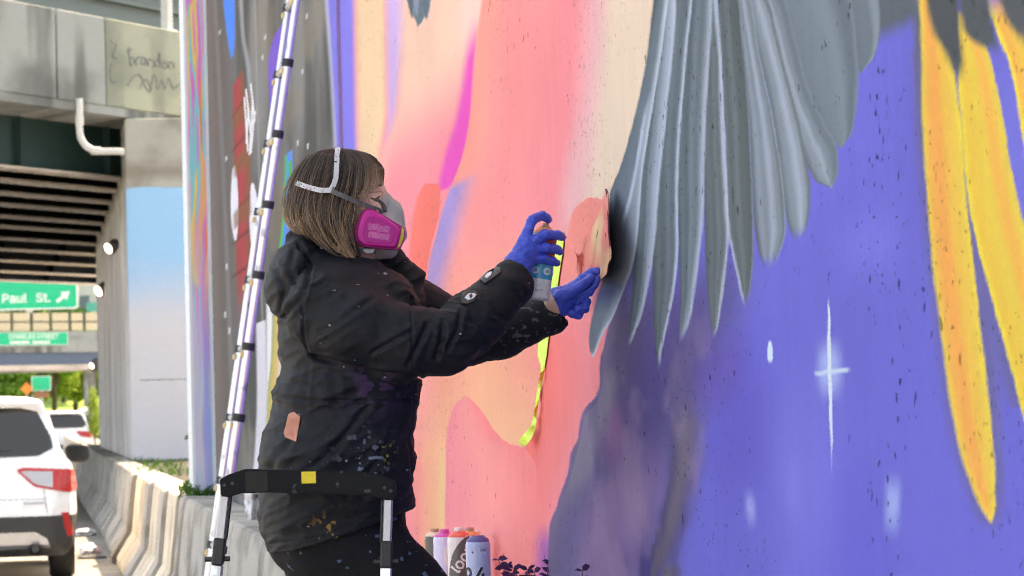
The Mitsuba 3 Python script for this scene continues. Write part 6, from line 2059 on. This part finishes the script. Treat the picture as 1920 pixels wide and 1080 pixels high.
# ---- gloves
scene['m_glove'] = {'type': 'twosided', 'bsdf': {'type': 'bumpmap', 'arbitrary': proc(lambda p, n, uv: 0.0012 * fbm(p.x * 110, p.y * 110, p.z * 160, 3)), 'scale': 1.0,
                    'bsdf': {'type': 'principled', 'base_color': proc(lambda p, n, uv: mix(mix((0.030, 0.048, 0.42), (0.070, 0.115, 0.66), fbm(p.x * 60, p.y * 60, p.z * 60, 3)), (0.55, 0.35, 0.32), 0.45 * smoothstep(0.82, 0.85, fbm(p.x * 90 + 7, p.y * 90, p.z * 90, 2)))), 'roughness': 0.42, 'specular': 0.45}}}
for hnd, lab in ((HAND_R, 'blue glove wrapped round the spray can'), (HAND_L, 'blue glove pinching the peach paper')):
    pts = [p for q, _ in hnd['fingers'] for p in q] + [p for q, _ in hnd['palm'] for p in q]
    lo_, hi_ = bounds(pts, 0.035)
    gcut = (Q(1037, 567, LH - 0.02), np.array([0.92, 0.0, 0.38]))
    gm = surface_net(lambda P: hand_sdf(P, hnd, 0.0) if hnd is HAND_R else np.maximum(hand_sdf(P, hnd, 0.0), -((P - gcut[0]) @ gcut[1])), lo_, hi_, 0.0017)
    _g0 = gm.vertices.copy()
    trimesh.smoothing.filter_taubin(gm, 0.5, 0.52, 2)
    _gv = gm.vertices.copy()
    _m = np.linalg.norm(_gv - _g0, axis=1) > 0.0012
    _gv[_m] = _g0[_m]
    gm.vertices = _gv
    gn = np.array(gm.vertex_normals)
    q = gm.vertices
    # stretched latex: fine wrinkles across the knuckles and the heel of the hand
    gm.vertices = q + gn * np.clip(1, 0, 1) * (0.0022 * (ridged(np.stack([q[:, 0] * 55 + q[:, 2] * 25, q[:, 1] * 35, q[:, 2] * 60 - q[:, 0] * 30], 1), 5) ** 1.6 - 0.45) + 0.0011 * (ridged(q * np.array([110, 110, 160]), 2) ** 1.6 - 0.45))[:, None]
    gk = put('glove', to_world(gm), 'm_glove', person, smooth=True, label=lab)
    if hnd is HAND_L:
        c0, c1 = Q(1037.5, 567.5, LH - 0.02), Q(1046, 564, LH - 0.016)
        axg = (c1 - c0) / np.linalg.norm(c1 - c0)
        e1g = np.cross(axg, [0, 1.0, 0])
        e1g /= np.linalg.norm(e1g)
        e2g = np.cross(axg, e1g)
        rp_ = [c0 + (e1g * math.cos(t) + e2g * math.sin(t)) * (0.0250 + 0.0012 * math.sin(3 * t)) + axg * 0.003 * math.sin(2 * t + 1) for t in np.linspace(0, 2 * math.pi, 40)]
        put('rolled_cuff', to_world(tube(np.array(rp_), 0.0022, 8, cap=False)), 'm_glove', gk, smooth=60)

# ---- hair
ENV_Y = [279, 284, 292, 302, 320, 350, 380, 400, 418, 433, 455, 475, 490]
ENV_B = [625, 598, 578, 568, 556, 545, 538, 536, 539, 548, 566, 592, 620]
ENV_F = [645, 672, 696, 708, 720, 718, 708, 704, 702, 700, 700, 695, 690]
ENV_W = [0.012, 0.036, 0.056, 0.069, 0.083, 0.093, 0.098, 0.103, 0.107, 0.110, 0.112, 0.113, 0.112]
e_b, e_f, e_w = (PchipInterpolator(ENV_Y, q) for q in (ENV_B, ENV_F, ENV_W))
zy = lambda y: W(640, y, 0)[2]


def env(a, y, inset=0.0):
    """Point of the hair's outer surface: azimuth a (0 = forward, pi/2 = camera side, pi = back), height by pixel row y."""
    b, f, w = e_b(y), e_f(y), e_w(y)
    c, hl = (b + f) / 2, (f - b) / 2
    q = W(c + hl * math.cos(a), y, 0)
    k = 1 - inset / 0.085
    f0 = W(c, y, 0)[0]
    return np.array([f0 + (q[0] - f0) * k, w * math.sin(a) * k, q[2] - inset * 0.3 * max(0, (320 - y) / 40)])


def end_row(a):
    """Lowest row of the hair at an azimuth."""
    d = abs(math.degrees(a))
    return float(np.interp(d, [0, 22, 34, 44, 56, 68, 78, 88, 110, 135, 160, 180], [345, 348, 346, 352, 368, 410, 468, 488, 482, 464, 444, 436]))


hv, hf, hc = [], [], []
hr_ = np.random.default_rng(11)
NS, SEG = 4600, 16
dark, mid, gold = np.array([0.034, 0.024, 0.019]), np.array([0.150, 0.098, 0.066]), np.array([0.68, 0.46, 0.27])
NC = 46
clump = hr_.uniform(0, 1, 400)
for i in range(NS):
    a = hr_.uniform(-math.pi, math.pi)
    if hr_.uniform() < 0.55:
        a = abs(a)
    ci = int((a + math.pi) / (2 * math.pi) * NC + hr_.normal(0, 0.35)) % NC
    cl = clump[ci]
    ac = -math.pi + (ci + 0.5) * 2 * math.pi / NC
    ye = end_row(a) + hr_.normal(0, 4.5) + 32 * (cl - 0.62) * min(1.0, max(0.2, (end_row(a) - 350) / 60))
    y0 = hr_.uniform(279.5, 300) if hr_.uniform() < 0.75 else hr_.uniform(300, 350)
    if abs(a) < 0.62:
        y0 = hr_.uniform(281, 305)
    cd_ = clump[(ci * 7 + 13) % 400]
    ins = abs(hr_.normal(0, 0.0030)) + (0.015 * cd_ - 0.001 + 0.007 * min(1.0, abs(a - ac) * NC / math.pi) ** 2) * np.clip((end_row(a) - 380) / 60, 0, 1) + 0.002 * min(1.0, abs(a - ac) * NC / math.pi) ** 2
    ph, am = cl * 6.28 + hr_.normal(0, 0.25), 0.8 + 1.1 * cd_
    long_ = np.clip((ye - 400) / 60, 0, 1)
    pts, cols = [], []
    lift = hr_.uniform(0, 1)
    gu = hr_.uniform(0.65, 1.1)
    ins *= float(np.clip((y0 - 279) / 40, 0.25, 1)) if y0 < 320 else 1.0
    drift = 0.10 * (cl - 0.5)
    for k in range(SEG):
        t = k / (SEG - 1)
        y = y0 + (ye - y0) * t
        wv = math.sin(ph + t * (7.0 + 2.5 * cl)) * am * t ** 1.3
        aa = ac + (a - ac) * (1 - 0.45 * long_ * t) + long_ * (0.22 * wv + drift * t) + 0.05 * (cl - 0.5) * t - (0.14 * long_ * t * t if a > 1.1 else 0.0)
        flip = 0.016 * long_ * max(0, t - 0.6) / 0.4 * (cd_ - 0.55)
        p = env(aa, min(y, 489), ins - 0.004 * math.cos(ph + t * 7) * t * am * 1.6 * long_ - flip)
        if y < 300:
            p = p + np.array([0, 0, 0.0012 * lift])
        pts.append(p)
        g = np.clip((t - 0.30) / 0.6, 0, 1) * (0.12 + 1.0 * (clump[(ci * 3 + 5) % 400] ** 2) * gu) * (0.35 + 0.65 * long_)
        if abs(a) < 1.05:
            g = max(g, 0.16 + 0.55 * t * gu + 0.25 * cl)
        base_ = dark + (mid - dark) * min(1, 2 * g) if g < 0.5 else mid + (gold - mid) * (2 * g - 1)
        cols.append(base_ * (0.86 + 0.28 * lift))
    r0 = hr_.uniform(0.0005, 0.0010)
    rad = r0 * np.interp(np.arange(SEG), [0, 2, SEG - 4, SEG - 1], [0.7, 1, 0.9, 0.12])
    t_ = tube(np.array(pts), rad, 3, cap=False)
    hf.append(t_.faces + len(hv) * 3 * SEG)
    hv.append(t_.vertices)
    hc.append(np.repeat(np.array(cols), 3, 0))
for i in range(150):
    a = abs(hr_.uniform(0.9, math.pi)) * (1 if hr_.uniform() < 0.75 else -1)
    y0, ye = hr_.uniform(280, 330), max(380.0, end_row(a) - 30) + 38 * hr_.uniform()
    o_, ph = hr_.uniform(0.001, 0.009), hr_.uniform(0, 6)
    pts = [env(a + 0.10 * math.sin(ph + 5 * t) * t, min(489.0, y0 + (ye - y0) * t), -o_ * (0.3 + math.sin(math.pi * t * 0.85 + 0.2))) for t in np.linspace(0, 1, SEG)]
    t_ = tube(np.array(pts), 0.00042, 3, cap=False)
    hf.append(t_.faces + len(hv) * 3 * SEG)
    hv.append(t_.vertices)
    hc.append(np.repeat(np.linspace(0, 1, SEG)[:, None] * (gold - mid) * hr_.uniform(0, 1) + mid * 0.8, 3, 0))
hair_tm = trimesh.Trimesh(np.vstack(hv), np.vstack(hf), process=False)


def hair_base_sdf(P):
    d = s_ell(P, Q(630, 347), (0.088, 0.078, 0.0755))
    d = smin(d, s_ell(P, Q(600, 400), (0.074, 0.084, 0.085)), 0.03)
    d = smin(d, s_ell(P, Q(622, 435), (0.040, 0.086, 0.045)), 0.03)
    fr = s_ell(P, Q(694, 324), (0.018, 0.050, 0.026))
    d = smin(d, fr, 0.02)
    # keep the face clear
    cut = np.maximum((Q(664, 352)[0] - P[..., 0]), P[..., 2] - Q(664, 352)[2])
    return np.maximum(d, -smin(cut, cut + 0, 0.001)) if True else d


lo_, hi_ = bounds([Q(630, 275, 0.1), Q(530, 400, -0.1), Q(725, 480)], 0.04)
hb_ = surface_net(hair_base_sdf, lo_, hi_, 0.004)
scene['m_hair_base'] = {'type': 'twosided', 'bsdf': {'type': 'principled', 'base_color': {'type': 'rgb', 'value': [0.075, 0.050, 0.036]}, 'roughness': 0.6}}
scene['m_hair'] = {'type': 'twosided', 'bsdf': {'type': 'principled', 'base_color': {'type': 'mesh_attribute', 'name': 'vertex_color'}, 'roughness': 0.38, 'specular': 0.5}}
hk = put('hair', to_world(hb_), 'm_hair_base', person, smooth=True)
wm = to_world(hair_tm)
scene[f'{hk}__strands'] = mikit.ply(wm, 'm_hair', smooth=True, color=np.vstack(hc))
labels[f'{hk}__strands'] = {'kind': 'stuff', 'label': 'wavy brown bob with golden ends and a fringe'}

# ---- respirator
plain('m_magenta', (0.52, 0.012, 0.27), 0.38, specular=0.5)
plain('m_magenta_mid', (0.40, 0.007, 0.22), 0.4)
plain('m_magenta_dark', (0.30, 0.006, 0.16), 0.45)
plain('m_silicone', (0.37, 0.355, 0.36), 0.45)
plain('m_silicone_dark', (0.085, 0.080, 0.085), 0.6)
plain('m_strap_grey', (0.13, 0.125, 0.13), 0.75)


def strap_w(p, n, uv):
    c = mix((0.60, 0.60, 0.63), (0.50, 0.36, 0.50), 0.6 * near_pt(p, lw(577, 351, 0.08), 0.012))
    return mix(c, (0.05, 0.05, 0.06), smoothstep(0.80, 0.83, noise(p.x * 170, p.y * 170, p.z * 170)))


bumped('m_strap_white', strap_w, None, 0.6, spec=0.3)
plain('m_grille', (0.70, 0.22, 0.50), 0.5)
plain('m_label_y', (0.70, 0.50, 0.05), 0.5)
rs = f'{person}__respirator'


def zpx(X, Y_):
    return 520 + X / 4.5, 260 + Y_ / 4.5


def plate(pts, l0, l1, bevs, sgn=1, rd=3):
    """Stack of px outlines extruded along the lateral axis; bevs: (inset px, l share)."""
    base = Polygon([zpx(*q) for q in pts])
    base = base.buffer(-rd).buffer(2 * rd).buffer(-rd) if rd else base
    rings, K = [], 72
    for ins, sh in bevs:
        pl = base.buffer(-ins)
        ring = pl.exterior
        ds = np.linspace(0, 1, K, endpoint=False)
        pts_ = np.array([ring.interpolate(d, normalized=True).coords[0] for d in ds])
        # start every ring at the same side so that they join without twisting
        c0 = np.array([pl.centroid.x, pl.centroid.y])
        ang = np.arctan2(pts_[:, 1] - c0[1], pts_[:, 0] - c0[0])
        pts_ = np.roll(pts_, -int(np.argmin(np.abs(ang))), axis=0)
        l = l0 + (l1 - l0) * sh
        rings.append(np.array([W(x, y, l) * [1, sgn, 1] for x, y in pts_]))
    v = np.vstack(rings + [rings[0].mean(0)[None], rings[-1].mean(0)[None]])
    f_ = []
    for i in range(len(rings) - 1):
        for j in range(K):
            a, b, c, d = i * K + j, i * K + (j + 1) % K, (i + 1) * K + (j + 1) % K, (i + 1) * K + j
            f_ += [[a, b, c], [a, c, d]]
    n_ = len(rings) * K
    for j in range(K):
        f_ += [[n_, (j + 1) % K, j], [n_ + 1, n_ - K + j, n_ - K + (j + 1) % K]]
    m = trimesh.Trimesh(v, np.array(f_), process=False)
    if m.volume < 0:
        m.faces = m.faces[:, ::-1]
    return m


cart = [(742, 590), (700, 630), (655, 735), (645, 800), (662, 870), (715, 915), (850, 930), (1015, 945), (1050, 915), (1085, 805), (1080, 765), (1050, 735), (905, 650), (800, 588)]
body_c = [(742, 602), (708, 640), (672, 745), (664, 800), (678, 862), (725, 902), (850, 916), (985, 926), (1012, 905), (1040, 800), (1034, 762), (1004, 728), (895, 655), (800, 602)]
face_c = [(760, 655), (728, 740), (718, 800), (730, 850), (765, 876), (870, 888), (958, 892), (980, 866), (1000, 790), (990, 755), (888, 686), (820, 652)]
for sgn in (1, -1):
    ck = numbered(f'{rs}__cartridge')
    scene[ck] = mikit.ply(to_world(plate(cart, 0.058, 0.082, [(2.0, 0), (0, 0.12), (0, 0.75), (1.2, 1.0)], sgn)), 'm_magenta_dark', smooth=35)
    scene[numbered(f'{rs}__cover')] = mikit.ply(to_world(plate(body_c, 0.076, 0.097, [(0, 0), (0, 0.45), (0.8, 0.75), (2.6, 0.93), (5.5, 1.0)], sgn)), 'm_magenta', smooth=40)
    scene[numbered(f'{rs}__cover_panel')] = mikit.ply(to_world(plate(face_c, 0.090, 0.0995, [(0, 0), (0.3, 0.7), (1.2, 1.0)], sgn)), 'm_magenta_mid', smooth=35)
    if sgn > 0:
        gb = []
        for i in range(19):
            x = 774 + i * 9.4
            yt, yb = 708 + (x - 774) * 0.22 + 6 * math.sin(i * 0.7), 832 + (x - 774) * 0.17
            for (ya, yb2) in ((yt, (yt + yb) / 2 - 6), ((yt + yb) / 2 + 6, yb)):
                m = prism(Polygon([zpx(x, ya), zpx(x + 4.2, ya), zpx(x + 4.2 - 7, yb2), zpx(x - 7, yb2)]), 1.0)
                vv = np.array([W(q[0], q[1], 0.0990 + 0.0016 * q[2]) for q in m.vertices])
                mm = trimesh.Trimesh(vv, m.faces, process=False)
                gb.append(mm)
        scene[f'{rs}__grille'] = mikit.ply(to_world(cat(gb)), 'm_grille', smooth=False)
        labels[f'{rs}__grille'] = {'kind': 'stuff'}
        scene[f'{rs}__filter_label'] = mikit.ply(to_world(plate([(1050, 748), (1070, 770), (1064, 830), (1040, 900), (1012, 928), (1020, 890), (1042, 810)], 0.070, 0.0835, [(0, 0), (0, 1)], 1, 0)), 'm_label_y', smooth=30)


def mask_sdf(P):
    d = s_ell(P, Q(712, 436), (0.050, 0.052, 0.052))
    d = smin(d, s_cap(P, Q(722, 372), Q(738, 402), 0.014, 0.020), 0.014)
    d = smin(d, s_cap(P, Q(738, 392), Q(745, 440), 0.018, 0.022), 0.012)
    for s_ in (1, -1):
        d = smin(d, s_cap(P, Q(716, 376, 0.012 * s_), Q(700, 420, 0.050 * s_), 0.012, 0.016), 0.01)
        d = smin(d, s_cap(P, Q(735, 440, 0.02 * s_), Q(720, 440, 0.066 * s_), 0.026, 0.026), 0.01)
    d = smin(d, s_cap(P, Q(690, 468), Q(730, 470), 0.022, 0.018), 0.012)
    return d


lo_, hi_ = bounds([Q(640, 360, 0.09), Q(780, 490, -0.09)], 0.02)
mm = surface_net(mask_sdf, lo_, hi_, 0.0028)
scene[f'{rs}__facepiece'] = mikit.ply(to_world(mm), 'm_silicone', smooth=True)
nz = cat([tube(smooth_path(Wp([(699, 378, 0.052), (708, 376, 0.046), (720, 386, 0.040), (722, 396, 0.044)]), 14), 0.0042, 8), tube(smooth_path(Wp([(700, 390, 0.055), (708, 392, 0.053), (716, 398, 0.048)]), 10), 0.0042, 8)])
scene[f'{rs}__strap_clip'] = mikit.ply(to_world(nz), 'm_silicone_dark', smooth=40)


def strap(path, wpx, mat, name, thick=0.0022, on=True):
    """A flat band along (px, py, l) points; its width lies in the picture's plane, its face towards l."""
    p = np.asarray(path, float)
    n = 26
    u = np.linspace(0, 1, len(p))
    s = np.linspace(0, 1, n)
    X, Y_, L_ = (PchipInterpolator(u, p[:, i])(s) for i in range(3))
    tx, ty = np.gradient(X), np.gradient(Y_)
    tl2 = np.hypot(tx, ty) + 1e-9
    nx, ny = -ty / tl2, tx / tl2
    v = []
    for i in range(n):
        for sg, lo2 in ((-1, 0), (1, 0), (1, thick), (-1, thick)):
            v.append(W(X[i] + sg * nx[i] * wpx / 2, Y_[i] + sg * ny[i] * wpx / 2, L_[i] + lo2))
    f_ = []
    for i in range(n - 1):
        for j in range(4):
            a, b, c, d = i * 4 + j, i * 4 + (j + 1) % 4, (i + 1) * 4 + (j + 1) % 4, (i + 1) * 4 + j
            f_ += [[a, b, c], [a, c, d]]
    f_ += [[0, 2, 1], [0, 3, 2], [n * 4 - 4, n * 4 - 3, n * 4 - 2], [n * 4 - 4, n * 4 - 2, n * 4 - 1]]
    m = trimesh.Trimesh(np.array(v), np.array(f_), process=False)
    m.fix_normals()
    scene[numbered(f'{rs}__{name}')] = mikit.ply(to_world(m), mat, smooth=30)


hl = lambda x, y: float(e_w(y)) * math.sqrt(max(0.0, 1 - ((x - (e_b(y) + e_f(y)) / 2) / ((e_f(y) - e_b(y)) / 2)) ** 2)) + 0.0075
# crown band: down the near side, over the top and down the far side
strap([(633, 282, hl(633, 284)), (632, 292, hl(632, 292)), (631, 310, hl(631, 310)), (630, 330, hl(630, 330)), (625, 347, hl(625, 347)), (617, 358, hl(617, 358))], 9.5, 'm_strap_white', 'head_band', 0.0026)
strap([(553, 342, hl(556, 342) * 0.4 + 0.002), (566, 347, hl(566, 347)), (585, 353, hl(585, 353)), (605, 357, hl(605, 357)), (622, 356, hl(622, 356) + 0.001)], 9.5, 'm_strap_white', 'back_band', 0.0024)
ov2 = [W(633, 283, 0.030)]
top_pts = [W(633, 279.5, l) for l in np.linspace(0.040, -0.040, 13)]
for i, q in enumerate(top_pts):
    q[2] = zy(278.5) - 0.55 * q[1] ** 2 / 0.085
vv = []
for q in top_pts:
    for df, dz in ((-0.006, 0), (0.006, 0), (0.006, 0.0025), (-0.006, 0.0025)):
        vv.append(q + [df, 0, dz])
ff = []
for i in range(len(top_pts) - 1):
    for j in range(4):
        a, b, c, d = i * 4 + j, i * 4 + (j + 1) % 4, (i + 1) * 4 + (j + 1) % 4, (i + 1) * 4 + j
        ff += [[a, b, c], [a, c, d]]
bm_ = trimesh.Trimesh(np.array(vv), np.array(ff), process=False)
bm_.fix_normals()
scene[numbered(f'{rs}__head_band')] = mikit.ply(to_world(bm_), 'm_strap_white', smooth=30)
strap([(621, 358, hl(621, 358) + 0.003), (640, 366, hl(640, 366) + 0.005), (660, 375, 0.099), (685, 385, 0.080), (706, 392, 0.062)], 9.0, 'm_strap_grey', 'strap', 0.0022)
strap([(650, 464, 0.094), (662, 467, 0.086), (680, 470, 0.076), (705, 472, 0.064)], 8, 'm_silicone_dark', 'strap', 0.003)
scene[numbered(f'{rs}__buckle')] = mikit.ply(to_world(plate([(720, 925), (725, 955), (760, 972), (800, 970), (822, 945), (825, 930)], 0.062, 0.080, [(0, 0), (0, 0.8), (1, 1)], 1, 1)), 'm_silicone', smooth=30)
labels[rs] = {'label': 'half mask respirator with magenta filters, grey facepiece and white head bands'}

# ---- the can in the hand
ax = (CAN_T - CAN_B)
HCAN = np.linalg.norm(ax)
ax /= HCAN
ck = thing('held_spray_can', 'blue and silver spray can with an orange top held in the blue glove', 'spray can')
e1 = np.cross(ax, [0, 1.0, 0])
e1 /= np.linalg.norm(e1)
e2 = np.cross(ax, e1)
CFR = frame(CAN_B, e1, e2, ax)
RC = 0.0290


def can_paint(p, n, uv):
    d = p - mi.Point3f(*[float(x) for x in CW0])
    h = d.x * float(CWA[0]) + d.y * float(CWA[1]) + d.z * float(CWA[2])
    hh = h / float(HCAN)
    sil = mix((0.62, 0.61, 0.62), (0.42, 0.42, 0.44), smoothstep(0.5, 0.7, noise(p.x * 90, p.y * 90, p.z * 160)) * smoothstep(0.05, 0.1, hh) * smoothstep(0.22, 0.17, hh))
    c = mix(sil, (0.05, 0.30, 0.52), smoothstep(0.275, 0.28, hh))
    c = mix(c, (0.22, 0.02, 0.05), smoothstep(0.55, 0.555, hh))
    return mix(c, (0.30, 0.28, 0.28), smoothstep(0.86, 0.865, hh))


CW0 = np.array([PH[0], PH[1], 0]) + CAN_B[0] * FWD + CAN_B[1] * LAT + np.array([0, 0, CAN_B[2]])
CWA = ax[0] * FWD + ax[1] * LAT + np.array([0, 0, ax[2]])
bumped('m_can_held', can_paint, None, 0.3, spec=0.5, clearcoat=0.4)


def put_can(nm, m, mt, sm=35):
    put(nm, to_world(xf(m, CFR)), mt, ck, smooth=sm)


def fixn(m):
    return m


put_can('body', can_body(RC, HCAN * 0.90), 'm_can_held')
put_can('shoulder', can_dome(RC, HCAN * 0.90, HCAN * 0.075), 'm_cap_orange')
put_can('nozzle', lathe([(RC * 0.42, HCAN * 0.965), (RC * 0.42, HCAN * 0.99), (RC * 0.26, HCAN * 1.0), (RC * 0.25, HCAN * 1.035), (0, HCAN * 1.035)], 20), 'm_noz_brown')
plain('m_picto_mark', (0.22, 0.34, 0.44), 0.4)
plain('m_picto', (0.55, 0.62, 0.68), 0.4)
# two round pictograms on the blue band, towards the camera
vdir = np.array([0, 1.0, 0])
a0 = math.atan2(vdir @ e2, vdir @ e1)
for da in (-0.40, 0.55, -1.3):
    ringm = prism(shapely.Point(0, 0).buffer(0.0085, 12), 0.0006)
    put_can('pictogram', curved_label(ringm, RC, a0 + da).apply_translation([0, 0, HCAN * 0.385]), 'm_picto', False)
    put_can('pictogram_mark', curved_label(prism(shapely.union_all([shapely.box(-0.0045, -0.003, 0.0045, -0.0016), shapely.box(-0.0045, 0.0016, 0.0025, 0.003), shapely.box(-0.0045, -0.0005, 0.0035, 0.0005)]).buffer(0.0006), 0.0010), RC, a0 + da).apply_translation([0, 0, HCAN * 0.385]), 'm_picto_mark', False)
